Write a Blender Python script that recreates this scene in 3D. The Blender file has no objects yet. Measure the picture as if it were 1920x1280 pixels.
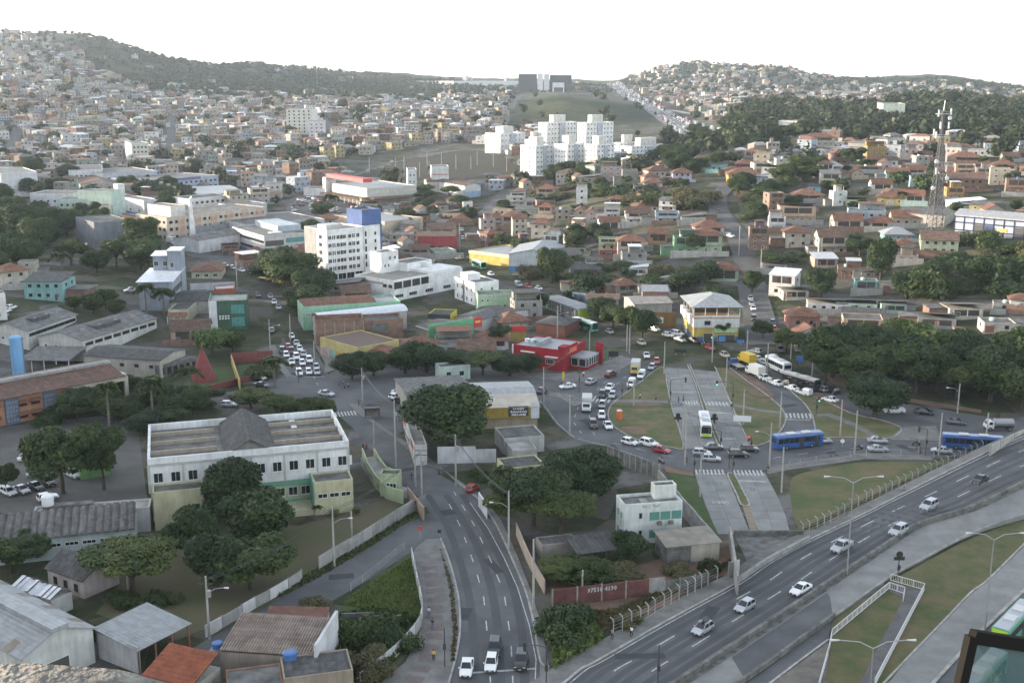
import bpy,bmesh,math,random
import numpy as np
from mathutils import Vector,Matrix
from mathutils.geometry import tessellate_polygon
random.seed(7)
RNG=np.random.default_rng(11)
S=bpy.context.scene
C=S.collection
# camera
H=78.0
PITCH=math.radians(12.94)
F=40.0/36.0*1920.0
cam_d=bpy.data.cameras.new('camera')
cam_d.lens=40.0
cam_d.sensor_width=36.0
cam_d.clip_start=0.1
cam_d.clip_end=20000.0
cam=bpy.data.objects.new('camera',cam_d)
cam.location=(0,0,H)
cam.rotation_euler=(math.radians(90)-PITCH,0,0)
C.objects.link(cam)
S.camera=cam
# sky, sun, exposure
SUN_EL=math.radians(9.0)
SUN_DIR=Vector((-0.97,0.16,0)).normalized()
SUN_VEC=Vector((SUN_DIR.x*math.cos(SUN_EL),SUN_DIR.y*math.cos(SUN_EL),math.sin(SUN_EL)))
world=bpy.data.worlds.new('World')
S.world=world
world.use_nodes=True
wn=world.node_tree.nodes
wl=world.node_tree.links
bg=wn['Background']
sky=wn.new('ShaderNodeTexSky')
sky.sky_type='NISHITA'
sky.sun_disc=False
sky.sun_elevation=SUN_EL
sky.sun_rotation=math.atan2(SUN_VEC.x,SUN_VEC.y)
sky.air_density=1.0
sky.dust_density=1.5
sky.ozone_density=1.0
sky.altitude=850.0
hs=wn.new('ShaderNodeHueSaturation')
hs.inputs['Saturation'].default_value=0.45
wl.new(sky.outputs[0],hs.inputs['Color'])
wl.new(hs.outputs[0],bg.inputs[0])
bg.inputs[1].default_value=0.15
sun_d=bpy.data.lights.new('sun','SUN')
sun_d.energy=2.5
sun_d.angle=math.radians(1.0)
sun_d.color=(1.0,0.84,0.65)
sun=bpy.data.objects.new('sun',sun_d)
sun.rotation_euler=SUN_VEC.to_track_quat('Z','Y').to_euler()
sun.location=(-200,100,300)
C.objects.link(sun)
S.view_settings.view_transform='Standard'
S.view_settings.look='None'
S.view_settings.gamma=1.0
S.view_settings.use_curve_mapping=False
S.view_settings.exposure=2.38
S.cycles.max_bounces=6
S.cycles.diffuse_bounces=3
S.cycles.volume_bounces=1
S.cycles.transparent_max_bounces=8
S.cycles.caustics_reflective=False
S.cycles.caustics_refractive=False
# terrain height
CP,SP=math.cos(PITCH),math.sin(PITCH)
def ray(px,py):
 dx=(px-960.0)/F
 dv=(640.0-py)/F
 return dx,CP+dv*SP,-SP+dv*CP
COLS={-500:[(600,371),(500,470),(430,560),(360,690),(280,950),(210,1300),(140,1750),(90,2300)],0:[(600,371),(500,475),(420,600),(340,800),(250,1150),(180,1500),(120,1900),(61,2500)],130:[(600,371),(500,475),(420,600),(340,800),(250,1150),(185,1550),(130,1950),(60,2500)],220:[(600,371),(500,475),(420,600),(340,800),(250,1150),(188,1570),(140,2000),(76,2500)],330:[(600,371),(500,475),(420,600),(340,800),(250,1150),(190,1600),(150,2050),(111,2500)],400:[(600,371),(500,475),(420,600),(340,800),(250,1150),(190,1630),(158,2100),(119,2550)],480:[(600,371),(500,475),(420,600),(340,800),(250,1150),(190,1650),(160,2100),(117,2700)],560:[(600,371),(500,475),(420,600),(340,790),(250,1150),(195,1620),(165,2150),(126,2900)],720:[(600,371),(500,475),(420,605),(340,780),(250,1130),(200,1600),(170,2250),(134,3300)],900:[(600,371),(500,472),(420,600),(350,730),(300,860),(250,1110),(200,1550),(170,2350),(146,3800)],965:[(600,371),(500,468),(430,570),(350,715),(300,830),(235,1250),(190,1600),(172,2350),(147,3800)],1050:[(600,371),(500,458),(430,540),(350,690),(310,770),(235,1250),(177,1500),(176,1700),(172,2350),(149,3800)],1140:[(600,371),(500,450),(430,515),(350,650),(310,740),(240,1200),(192,1480),(190,1650),(172,2350),(152,3800)],1225:[(640,339),(575,385),(520,425),(470,462),(420,508),(370,570),(325,660),(250,1080),(225,1350),(190,1800),(165,2500),(130,3100)],1300:[(640,339),(565,392),(520,428),(475,456),(430,490),(380,545),(330,630),(260,950),(225,1350),(190,1850),(160,2400),(117,3000)],1390:[(640,339),(565,392),(520,430),(480,455),(440,480),(400,520),(360,575),(330,625),(295,710),(250,900),(205,1300),(180,2000),(124,3000)],1485:[(640,339),(565,392),(520,430),(480,455),(440,480),(400,520),(360,575),(330,625),(295,710),(255,880),(205,1300),(180,2000),(128,3000)],1520:[(640,339),(565,392),(520,430),(480,455),(440,480),(400,520),(360,575),(330,625),(295,710),(255,880),(205,1300),(180,2100),(141,3100)],1640:[(640,339),(565,392),(525,425),(480,453),(440,480),(400,520),(360,575),(330,625),(295,710),(265,820),(205,1250),(185,2100),(145,3200)],1780:[(640,339),(570,388),(535,410),(490,440),(440,478),(400,520),(360,575),(330,625),(300,690),(270,800),(200,1250),(182,2200),(139,3200)],1920:[(640,339),(570,388),(540,405),(500,425),(440,470),(400,515),(360,570),(330,620),(300,690),(275,790),(215,1200),(190,2200),(162,3300)],2300:[(640,339),(570,388),(540,405),(500,425),(440,470),(400,515),(360,570),(330,620),(300,690),(275,790),(215,1200),(190,2200),(160,3300)],}
NR,NA=420,181
LR=np.linspace(math.log(15.0),math.log(9000.0),NR)
AZ0,AZ1=math.radians(-36),math.radians(36)
AZ=np.linspace(AZ0,AZ1,NA)
def _build_table():
 Rs=np.exp(LR)
 cols,azs=[],[]
 for px in sorted(COLS):
  rr,zz,az=[0.0],[0.0],None
  for row,R in COLS[px]:
   x,y,z=ray(px,row)
   h=math.hypot(x,y)
   zz.append(max(0.0,H+R*z/h));rr.append(R)
   az=math.atan2(x,y)
  rr.insert(1,rr[1]-25.0);zz.insert(1,0.0)
  rr+=[rr[-1]*1.25,rr[-1]*2.2,20000]
  zt=zz[-1]
  zz+=[zt*0.80,40.0,0.0]
  cols.append(np.interp(Rs,rr,zz));azs.append(az)
 cols=np.array(cols)
 tab=np.empty((NA,NR))
 for j in range(NR):
  tab[:,j]=np.interp(AZ,azs,cols[:,j])
 k=np.array([1,2,3,2,1.0]);k/=k.sum()
 for i in range(NA):
  tab[i]=np.convolve(np.pad(tab[i],2,'edge'),k,'valid')
 ka=np.array([1,2,1.0]);ka/=ka.sum()
 for j in range(NR):
  tab[:,j]=np.convolve(np.pad(tab[:,j],1,'edge'),ka,'valid')
 return tab
TAB=_build_table()
def shade_ridge(x,y):
 """unseen ridge added west of the frame to shade the near valley"""
 d=np.clip(1.0-np.abs(x+520.0)/230.0,0,1)
 e=np.clip((y+260.0)/120.0,0,1)*np.clip((500.0-y)/120.0,0,1)
 s=d*d*(3-2*d)
 return 104.0*s*e*e*(3-2*e)
def hgt_np(x,y):
 x=np.asarray(x,float);y=np.asarray(y,float)
 R=np.maximum(np.hypot(x,y),15.1)
 a=np.arctan2(x,y)
 fi=np.clip((a-AZ0)/(AZ1-AZ0)*(NA-1),0,NA-1.001)
 fj=np.clip((np.log(R)-LR[0])/(LR[-1]-LR[0])*(NR-1),0,NR-1.001)
 i=fi.astype(int);j=fj.astype(int)
 u=fi-i;v=fj-j
 t=(TAB[i,j]*(1-u)*(1-v)+TAB[i+1,j]*u*(1-v)+TAB[i,j+1]*(1-u)*v+TAB[i+1,j+1]*u*v)
 amp=np.clip((R-900.0)/1500.0,0,1)*5.0
 n=(np.sin(x*0.013+1.3)*np.sin(y*0.011)+0.6*np.sin(x*0.031+y*0.017)+0.4*np.sin(x*0.055-y*0.043+2)+0.35*np.sin(x*0.09+0.7)*np.sin(y*0.07+1))
 back=np.clip(1.0-np.abs(a)/math.radians(100),0,1)
 back=np.clip(back*4,0,1)
 return t*back+n*amp*0.5*back+shade_ridge(x,y)
def hgt(x,y):
 return float(hgt_np(x,y))
_STEPS=np.concatenate([np.arange(60,700,4.0),np.arange(700,1600,10.0),np.arange(1600,8000,25.0)])
def at(px,py,h=0.0):
 """the point where the line of sight through a photograph pixel meets the ground raised by h"""
 dx,dy,dz=ray(px,py)
 n=math.hypot(dx,dy)
 r=_STEPS
 x=dx/n*r;y=dy/n*r;z=H+dz/n*r
 g=hgt_np(x,y)+h
 below=np.nonzero(z<=g)[0]
 if len(below)==0:
  k=len(r)-1
  lo,hi=r[k-1],r[k]
 elif below[0]==0:
  lo,hi=5.0,r[0]
 else:
  lo,hi=r[below[0]-1],r[below[0]]
 for _ in range(14):
  m=0.5*(lo+hi)
  if H+dz/n*m<=hgt(dx/n*m,dy/n*m)+h:
   hi=m
  else:
   lo=m
 m=0.5*(lo+hi)
 return Vector((dx/n*m,dy/n*m,H+dz/n*m))
def P(px,py,z=0.0):
 """the point where the line of sight meets the level z"""
 dx,dy,dz=ray(px,py)
 t=(z-H)/dz
 return Vector((dx*t,dy*t,z))
def ppm(p):
 """photograph pixels per metre at a point"""
 return F/(p.y*CP+(H-p.z)*SP)
# scene helpers
def tag(o,label=None,cat=None,group=None,kind=None):
 if label:o['label']=label
 if cat:o['category']=cat
 if group:o['group']=group
 if kind:o['kind']=kind
 return o
def empty(name,loc=(0,0,0),rz=0.0,label=None,cat=None,group=None):
 o=bpy.data.objects.new(name,None)
 o.empty_display_size=0.5
 o.location=loc
 o.rotation_euler=(0,0,rz)
 C.objects.link(o)
 return tag(o,label,cat,group)
def link(name,me,parent=None,loc=None,rz=0.0,scale=None):
 o=bpy.data.objects.new(name,me)
 C.objects.link(o)
 if parent is not None:o.parent=parent
 if loc is not None:o.location=loc
 if rz:o.rotation_euler=(0,0,rz)
 if scale is not None:o.scale=scale
 return o
KIDS={}
def copy_tree(o,parent=None):
 c=o.copy()
 C.objects.link(c)
 if parent is not None:c.parent=parent
 for ch in o.children:
  copy_tree(ch,c)
 return c
def set_mat(o,i,m):
 o.material_slots[i].link='OBJECT'
 o.material_slots[i].material=m
class MB:
 """collects faces, builds ONE mesh"""
 def __init__(s):
  s.v=[];s.f=[];s.m=[]
 def add(s,vs,fs,mi=0):
  b=len(s.v)
  s.v+=[tuple(q)for q in vs]
  s.f+=[tuple(b+i for i in q)for q in fs]
  s.m+=[mi]*len(fs)
  return s
 def quad(s,a,b,c,d,mi=0):
  return s.add([a,b,c,d],[(0,1,2,3)],mi)
 def box(s,x0,x1,y0,y1,z0,z1,mi=0,bottom=True):
  v=[(x0,y0,z0),(x1,y0,z0),(x1,y1,z0),(x0,y1,z0),(x0,y0,z1),(x1,y0,z1),(x1,y1,z1),(x0,y1,z1)]
  f=[(4,5,6,7),(0,1,5,4),(1,2,6,5),(2,3,7,6),(3,0,4,7)]
  if bottom:f.append((3,2,1,0))
  return s.add(v,f,mi)
 def bar(s,a,b,w,h=None,mi=0):
  """square bar between two points"""
  a=Vector(a);b=Vector(b);h=h or w
  d=(b-a)
  if d.length<1e-6:return s
  d.normalize()
  up=Vector((0,0,1))if abs(d.z)<0.95 else Vector((0,1,0))
  x=d.cross(up).normalized()*w/2
  y=x.cross(d).normalized()*h/2
  v=[a-x-y,a+x-y,a+x+y,a-x+y,b-x-y,b+x-y,b+x+y,b-x+y]
  return s.add(v,[(0,1,2,3),(7,6,5,4),(0,4,5,1),(1,5,6,2),(2,6,7,3),(3,7,4,0)],mi)
 def tube(s,pts,rad,seg=6,mi=0,cap=True):
  pts=[Vector(p)for p in pts]
  if not isinstance(rad,(list,tuple)):rad=[rad]*len(pts)
  rings=[]
  for i,p in enumerate(pts):
   d=(pts[min(i+1,len(pts)-1)]-pts[max(i-1,0)])
   d=d.normalized()if d.length>1e-9 else Vector((0,0,1))
   up=Vector((0,0,1))if abs(d.z)<0.9 else Vector((1,0,0))
   x=d.cross(up).normalized();y=x.cross(d).normalized()
   rings.append([p+(x*math.cos(2*math.pi*k/seg)+y*math.sin(2*math.pi*k/seg))*rad[i]for k in range(seg)])
  v=[q for r in rings for q in r];f=[]
  for i in range(len(pts)-1):
   for k in range(seg):
    f.append((i*seg+k,i*seg+(k+1)%seg,(i+1)*seg+(k+1)%seg,(i+1)*seg+k))
  if cap:
   f.append(tuple(range(seg))[::-1]);f.append(tuple((len(pts)-1)*seg+k for k in range(seg)))
  return s.add(v,f,mi)
 def prism(s,poly,z0,z1,mi=0,mtop=None,bottom=False):
  """vertical prism over a 2D polygon"""
  n=len(poly)
  a=sum(poly[i][0]*poly[(i+1)%n][1]-poly[(i+1)%n][0]*poly[i][1]for i in range(n))
  if a<0:poly=poly[::-1]
  v=[(p[0],p[1],z0)for p in poly]+[(p[0],p[1],z1)for p in poly]
  s.add(v,[(i,(i+1)%n,n+(i+1)%n,n+i)for i in range(n)],mi)
  tri=tessellate_polygon([[Vector((p[0],p[1],0))for p in poly]])
  tf=[]
  for t in tri:
   t=list(t)
   A,B,D=(Vector(poly[k]).to_2d()for k in t)
   if(B-A).cross(D-A)<0:t.reverse()
   tf.append(tuple(t))
  s.add([(p[0],p[1],z1)for p in poly],tf,mi if mtop is None else mtop)
  return s
 def mesh(s,name,mats=None,smooth=False):
  me=bpy.data.meshes.new(name)
  me.from_pydata(s.v,[],s.f)
  for m in(mats or[]):me.materials.append(m)
  if any(s.m):me.polygons.foreach_set('material_index',s.m)
  if smooth:me.polygons.foreach_set('use_smooth',[True]*len(me.polygons))
  me.update()
  return me
 def build(s,name,mats=None,parent=None,loc=None,rz=0.0,smooth=False):
  if mats is not None and not isinstance(mats,(list,tuple)):mats=[mats]
  return link(name,s.mesh(name,mats,smooth),parent,loc,rz)
def smooth_line(pts,n=6,closed=False):
 """Catmull-Rom through points (any dimension)"""
 q=[Vector(p)for p in pts]
 out=[]
 N=len(q)
 for i in range(N if closed else N-1):
  p0=q[(i-1)%N]if closed or i>0 else q[0]
  p1=q[i];p2=q[(i+1)%N]
  p3=q[(i+2)%N]if closed or i+2<N else q[-1]
  for k in range(n):
   t=k/n
   out.append(0.5*((2*p1)+(p2-p0)*t+(2*p0-5*p1+4*p2-p3)*t*t+(3*p1-p0-3*p2+p3)*t**3))
 if not closed:out.append(q[-1])
 return out
# materials
MATS={}
def _nodes(m):
 m.use_nodes=True
 nt=m.node_tree
 return nt,nt.nodes,nt.links,nt.nodes['Principled BSDF']
def surf(name,rgb,rough=0.85,scale=1.0,amt=0.25,rgb2=None,bump=0.0,bscale=None,stretch=(1,1,1),metal=0.0,detail=4.0,spec=0.3,coords='Object',rnd=0.0):
 """noisy two-tone surface"""
 if name in MATS:return MATS[name]
 m=bpy.data.materials.new(name)
 nt,N,L,B=_nodes(m)
 tc=N.new('ShaderNodeTexCoord')
 mp=N.new('ShaderNodeMapping');mp.inputs['Scale'].default_value=stretch
 L.new(tc.outputs[coords],mp.inputs[0])
 nz=N.new('ShaderNodeTexNoise');nz.inputs['Scale'].default_value=scale;nz.inputs['Detail'].default_value=detail
 nz.inputs['Roughness'].default_value=0.65
 L.new(mp.outputs[0],nz.inputs[0])
 rp=N.new('ShaderNodeValToRGB')
 c2=rgb2 or tuple(c*(1-amt)for c in rgb)
 rp.color_ramp.elements[0].position=0.37;rp.color_ramp.elements[1].position=0.63
 rp.color_ramp.elements[0].color=(*c2,1);rp.color_ramp.elements[1].color=(*rgb,1)
 L.new(nz.outputs[0],rp.inputs[0])
 out=rp.outputs[0]
 if rnd:
  oi=N.new('ShaderNodeObjectInfo')
  mr=N.new('ShaderNodeMapRange');mr.inputs[3].default_value=1-rnd;mr.inputs[4].default_value=1+rnd
  L.new(oi.outputs['Random'],mr.inputs[0])
  mx=N.new('ShaderNodeVectorMath');mx.operation='SCALE'
  L.new(out,mx.inputs[0]);L.new(mr.outputs[0],mx.inputs['Scale'])
  out=mx.outputs[0]
 L.new(out,B.inputs['Base Color'])
 B.inputs['Roughness'].default_value=rough
 B.inputs['Metallic'].default_value=metal
 B.inputs['Specular IOR Level'].default_value=spec
 if bump:
  n2=N.new('ShaderNodeTexNoise');n2 .inputs['Scale'].default_value=bscale or scale*4;n2 .inputs['Detail'].default_value=3
  L.new(mp.outputs[0],n2 .inputs[0])
  bp=N.new('ShaderNodeBump');bp.inputs['Strength'].default_value=bump;bp.inputs['Distance'].default_value=0.1
  L.new(n2 .outputs[0],bp.inputs['Height']);L.new(bp.outputs[0],B.inputs['Normal'])
 MATS[name]=m
 return m
def paint(rgb,rough=0.8):
 """weathered painted masonry: blotches and rain streaks of the paint itself"""
 key='paint_%02x%02x%02x'%tuple(int(max(0,min(1,c))*255)for c in rgb)
 if key in MATS:return MATS[key]
 m=bpy.data.materials.new(key)
 nt,N,L,B=_nodes(m)
 tc=N.new('ShaderNodeTexCoord')
 mp=N.new('ShaderNodeMapping');mp.inputs['Scale'].default_value=(0.9,0.9,0.12)
 L.new(tc.outputs['Object'],mp.inputs[0])
 a=N.new('ShaderNodeTexNoise');a.inputs['Scale'].default_value=1.6;a.inputs['Detail'].default_value=5;a.inputs['Roughness'].default_value=0.7
 L.new(mp.outputs[0],a.inputs[0])
 b=N.new('ShaderNodeTexNoise');b.inputs['Scale'].default_value=0.35;b.inputs['Detail'].default_value=4
 L.new(tc.outputs['Object'],b.inputs[0])
 r1=N.new('ShaderNodeValToRGB');r1 .color_ramp.elements[0].position=0.30;r1 .color_ramp.elements[1].position=0.62
 r1 .color_ramp.elements[0].color=(*[c*0.76 for c in rgb],1);r1 .color_ramp.elements[1].color=(*rgb,1)
 L.new(a.outputs[0],r1 .inputs[0])
 g=sum(rgb)/3
 r2=N.new('ShaderNodeValToRGB');r2 .color_ramp.elements[0].position=0.35;r2 .color_ramp.elements[1].position=0.65
 r2 .color_ramp.elements[0].color=(0.78,0.76,0.73,1);r2 .color_ramp.elements[1].color=(1,1,1,1)
 L.new(b.outputs[0],r2 .inputs[0])
 mx=N.new('ShaderNodeMix');mx.data_type='RGBA';mx.blend_type='MULTIPLY';mx.inputs[0].default_value=1.0
 L.new(r1 .outputs[0],mx.inputs[6]);L.new(r2 .outputs[0],mx.inputs[7])
 L.new(mx.outputs[2],B.inputs['Base Color'])
 B.inputs['Roughness'].default_value=rough
 B.inputs['Specular IOR Level'].default_value=0.25
 MATS[key]=m
 return m
def ribbed(name,rgb,pitch=0.35,axis=0,rgb2=None,rough=0.75,depth=0.05,blot=0.5,tone=0.3):
 """corrugated or tiled roofing: ribs as relief, blotches of lichen and rust in the colour"""
 if name in MATS:return MATS[name]
 m=bpy.data.materials.new(name)
 nt,N,L,B=_nodes(m)
 tc=N.new('ShaderNodeTexCoord')
 w=N.new('ShaderNodeTexWave');w.wave_type='BANDS';w.bands_direction='XYZ'[axis]
 w.inputs['Scale'].default_value=2*math.pi/pitch/20.0
 w.inputs['Distortion'].default_value=0.15
 L.new(tc.outputs['Object'],w.inputs[0])
 bp=N.new('ShaderNodeBump');bp.inputs['Strength'].default_value=0.8;bp.inputs['Distance'].default_value=depth
 L.new(w.outputs[1],bp.inputs['Height']);L.new(bp.outputs[0],B.inputs['Normal'])
 mp=N.new('ShaderNodeMapping');sc=[0.5,0.5,0.5];sc[1-axis if axis<2 else 0]=0.16
 mp.inputs['Scale'].default_value=sc
 L.new(tc.outputs['Object'],mp.inputs[0])
 a=N.new('ShaderNodeTexNoise');a.inputs['Scale'].default_value=2.2;a.inputs['Detail'].default_value=6;a.inputs['Roughness'].default_value=0.7
 L.new(mp.outputs[0],a.inputs[0])
 r=N.new('ShaderNodeValToRGB');r.color_ramp.elements[0].position=0.33;r.color_ramp.elements[1].position=0.66
 c2=rgb2 or tuple(c*blot for c in rgb)
 r.color_ramp.elements[0].color=(*c2,1);r.color_ramp.elements[1].color=(*rgb,1)
 L.new(a.outputs[0],r.inputs[0])
 v=N.new('ShaderNodeTexVoronoi');v.inputs['Scale'].default_value=1.1
 L.new(tc.outputs['Object'],v.inputs[0])
 sp=N.new('ShaderNodeSeparateColor');L.new(v.outputs['Color'],sp.inputs[0])
 mr=N.new('ShaderNodeMapRange');mr.inputs[3].default_value=1-tone;mr.inputs[4].default_value=1+tone*0.5
 L.new(sp.outputs[0],mr.inputs[0])
 oi=N.new('ShaderNodeObjectInfo')
 mr2=N.new('ShaderNodeMapRange');mr2 .inputs[3].default_value=0.8;mr2 .inputs[4].default_value=1.12
 L.new(oi.outputs['Random'],mr2 .inputs[0])
 mu=N.new('ShaderNodeMath');mu.operation='MULTIPLY'
 L.new(mr.outputs[0],mu.inputs[0]);L.new(mr2 .outputs[0],mu.inputs[1])
 s=N.new('ShaderNodeVectorMath');s.operation='SCALE'
 L.new(r.outputs[0],s.inputs[0]);L.new(mu.outputs[0],s.inputs['Scale'])
 L.new(s.outputs[0],B.inputs['Base Color'])
 B.inputs['Roughness'].default_value=rough
 B.inputs['Specular IOR Level'].default_value=0.3
 MATS[name]=m
 return m
def plain(name,rgb,rough=0.5,metal=0.0,spec=0.5,coat=0.0,emit=None):
 if name in MATS:return MATS[name]
 m=bpy.data.materials.new(name)
 nt,N,L,B=_nodes(m)
 B.inputs['Base Color'].default_value=(*rgb,1)
 B.inputs['Roughness'].default_value=rough
 B.inputs['Metallic'].default_value=metal
 B.inputs['Specular IOR Level'].default_value=spec
 B.inputs['Coat Weight'].default_value=coat
 if emit:
  B.inputs['Emission Color'].default_value=(*emit[0],1)
  B.inputs['Emission Strength'].default_value=emit[1]
 MATS[name]=m
 return m
GLASS=plain('dark_glass',(0.015,0.018,0.02),0.12,spec=0.6)
GLASS_TEAL=surf('teal_glass',(0.10,0.27,0.25),0.15,0.8,0.3,spec=0.6)
FRAME=plain('pale_frame',(0.55,0.55,0.53),0.6)
FRAME_DARK=plain('dark_frame',(0.06,0.055,0.05),0.6)
ASPHALT=surf('asphalt',(0.102,0.102,0.105),0.85,0.13,rgb2=(0.066,0.066,0.069),bump=0.15,bscale=6,detail=9)
ASPHALT_OLD=surf('old_asphalt',(0.095,0.092,0.09),0.88,0.15,rgb2=(0.062,0.06,0.06),bump=0.15,bscale=6,detail=8)
CONCRETE_ROAD=surf('road_concrete',(0.205,0.203,0.195),0.85,0.25,rgb2=(0.15,0.148,0.142),detail=8)
CONCRETE=surf('concrete',(0.28,0.275,0.26),0.85,0.5,rgb2=(0.17,0.165,0.155),detail=7)
CONCRETE_DARK=surf('stained_concrete',(0.16,0.155,0.145),0.88,0.6,rgb2=(0.07,0.068,0.063),detail=8)
PAVEMENT=surf('pavement',(0.17,0.165,0.155),0.9,0.4,rgb2=(0.11,0.106,0.1),detail=8)
GRASS=surf('dry_lawn',(0.055,0.078,0.024),0.95,0.17,rgb2=(0.135,0.105,0.056),bump=0.6,bscale=3,detail=9)
GRASS_BROWN=surf('parched_lawn',(0.125,0.098,0.050),0.95,0.12,rgb2=(0.058,0.076,0.024),bump=0.6,bscale=3,detail=9)
GRASS_GREEN=surf('green_lawn',(0.052,0.085,0.022),0.95,0.2,rgb2=(0.040,0.055,0.02),bump=0.8,bscale=3,detail=9)
SCRUB=surf('scrub_ground',(0.045,0.058,0.022),0.95,0.25,rgb2=(0.095,0.08,0.055),bump=0.8,bscale=2,detail=9)
DIRT=surf('red_dirt',(0.17,0.105,0.07),0.95,0.25,rgb2=(0.105,0.075,0.055),bump=0.5,bscale=2,detail=9)
WHITE_LINE=surf('worn_white_paint',(0.48,0.48,0.46),0.8,1.2,rgb2=(0.26,0.26,0.255),detail=6)
BLUE_LINE=surf('worn_blue_paint',(0.07,0.15,0.22),0.8,1.2,rgb2=(0.13,0.16,0.18),detail=6)
STEEL=plain('galvanised_steel',(0.32,0.32,0.32),0.5,0.6)
POLE_CONC=surf('pole_concrete',(0.33,0.32,0.30),0.85,0.8,0.25)
BLACK=plain('black_rubber',(0.02,0.02,0.02),0.8)
# terrain
def build_terrain():
 az=np.concatenate([np.radians(np.linspace(-46,46,231)),np.radians(np.linspace(46,314,61))[1:-1]])
 rs=np.concatenate([[0.0],np.exp(np.linspace(math.log(25),math.log(8500),260))])
 A,R=np.meshgrid(az,rs[1:],indexing='ij')
 X=np.sin(A)*R;Y=np.cos(A)*R
 Z=hgt_np(X,Y)
 n,k=A.shape
 verts=np.stack([X.ravel(),Y.ravel(),Z.ravel()],1)
 verts=np.vstack([verts,[[0,0,0]]])
 i=np.arange(n);j=np.arange(k-1)
 I,J=np.meshgrid(i,j,indexing='ij')
 I2=(I+1)%n
 f=np.stack([I*k+J,I*k+J+1,I2*k+J+1,I2*k+J],-1).reshape(-1,4)
 faces=f.tolist()+[(len(verts)-1,a*k,((a+1)%n)*k)for a in range(n)]
 me=bpy.data.meshes.new('ground')
 me.from_pydata(verts.tolist(),[],faces)
 me.polygons.foreach_set('use_smooth',[True]*len(me.polygons))
 m=bpy.data.materials.new('ground_cover')
 nt,N,L,B=_nodes(m)
 tc=N.new('ShaderNodeTexCoord')
 def noise(scale,detail=8,rough=0.65):
  a=N.new('ShaderNodeTexNoise');a.inputs['Scale'].default_value=scale;a.inputs['Detail'].default_value=detail
  a.inputs['Roughness'].default_value=rough
  L.new(tc.outputs['Object'],a.inputs[0]);return a
 def ramp(src,stops):
  r=N.new('ShaderNodeValToRGB');e=r.color_ramp.elements
  e[0].position,e[0].color=stops[0][0],(*stops[0][1],1);e[1].position,e[1].color=stops[-1][0],(*stops[-1][1],1)
  for p,c in stops[1:-1]:
   q=e.new(p);q.color=(*c,1)
  L.new(src,r.inputs[0]);return r
 vo=N.new('ShaderNodeTexVoronoi');vo.inputs['Scale'].default_value=0.075;L.new(tc.outputs['Object'],vo.inputs[0])
 sv=N.new('ShaderNodeSeparateColor');L.new(vo.outputs['Color'],sv.inputs[0])
 av=N.new('ShaderNodeMath');av.operation='MULTIPLY_ADD';av.inputs[1].default_value=0.30;av.inputs[2].default_value=-0.15
 L.new(sv.outputs[0],av.inputs[0])
 ad=N.new('ShaderNodeMath');L.new(av.outputs[0],ad.inputs[0]);L.new(noise(0.09).outputs[0],ad.inputs[1])
 town=ramp(ad.outputs[0],[(0.36,(0.030,0.038,0.017)),(0.46,(0.052,0.055,0.030)),(0.54,(0.085,0.074,0.058)),(0.62,(0.070,0.069,0.068)),(0.70,(0.12,0.115,0.108))])
 wild=ramp(noise(0.012,10,0.7).outputs[0],[(0.40,(0.016,0.024,0.009)),(0.50,(0.030,0.039,0.015)),(0.58,(0.048,0.052,0.021)),(0.68,(0.085,0.076,0.038))])
 wr=ramp(noise(0.15,6).outputs[0],[(0.35,(0.7,0.7,0.7)),(0.65,(1.15,1.15,1.15))])
 wm=N.new('ShaderNodeMix');wm.data_type='RGBA';wm.blend_type='MULTIPLY';wm.inputs[0].default_value=1
 L.new(wild.outputs[0],wm.inputs[6]);L.new(wr.outputs[0],wm.inputs[7])
 at_=N.new('ShaderNodeAttribute');at_.attribute_name='wild'
 mx=N.new('ShaderNodeMix');mx.data_type='RGBA'
 L.new(at_.outputs['Fac'],mx.inputs[0]);L.new(town.outputs[0],mx.inputs[6]);L.new(wm.outputs[2],mx.inputs[7])
 L.new(mx.outputs[2],B.inputs['Base Color'])
 B.inputs['Roughness'].default_value=0.95
 B.inputs['Specular IOR Level'].default_value=0.15
 bp=N.new('ShaderNodeBump');bp.inputs['Strength'].default_value=0.6;bp.inputs['Distance'].default_value=0.6
 L.new(noise(0.6,5).outputs[0],bp.inputs['Height']);L.new(bp.outputs[0],B.inputs['Normal'])
 me.materials.append(m)
 vx,vy=verts[:,0],verts[:,1]
 rr=np.hypot(vx,vy);aa=np.arctan2(vx,vy)
 px=960+F*np.tan(np.clip(aa,-1.2,1.2))/CP
 w=np.zeros(len(verts))
 def zone(x0,x1,r0,r1,f=60,g=120):
  return(np.clip((px-x0)/f,0,1)*np.clip((x1-px)/f,0,1)*np.clip((rr-r0)/g,0,1)*np.clip((r1-rr)/g,0,1))
 w=np.maximum(w,zone(90,800,1750,9000))
 w=np.maximum(w,zone(700,1180,2050,9000))
 w=np.maximum(w,zone(950,1260,1230,1640,40,40))
 w=np.maximum(w,zone(1150,2200,2500,9000))
 w=np.maximum(w,zone(1330,2300,800,1350))
 w=np.maximum(w,np.clip((np.abs(aa)-0.6)*5,0,1)*0.8)
 at2=me.attributes.new('wild','FLOAT','POINT')
 at2 .data.foreach_set('value',w.astype(np.float32))
 o=link('ground',me);tag(o,kind='structure')
build_terrain()
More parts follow.
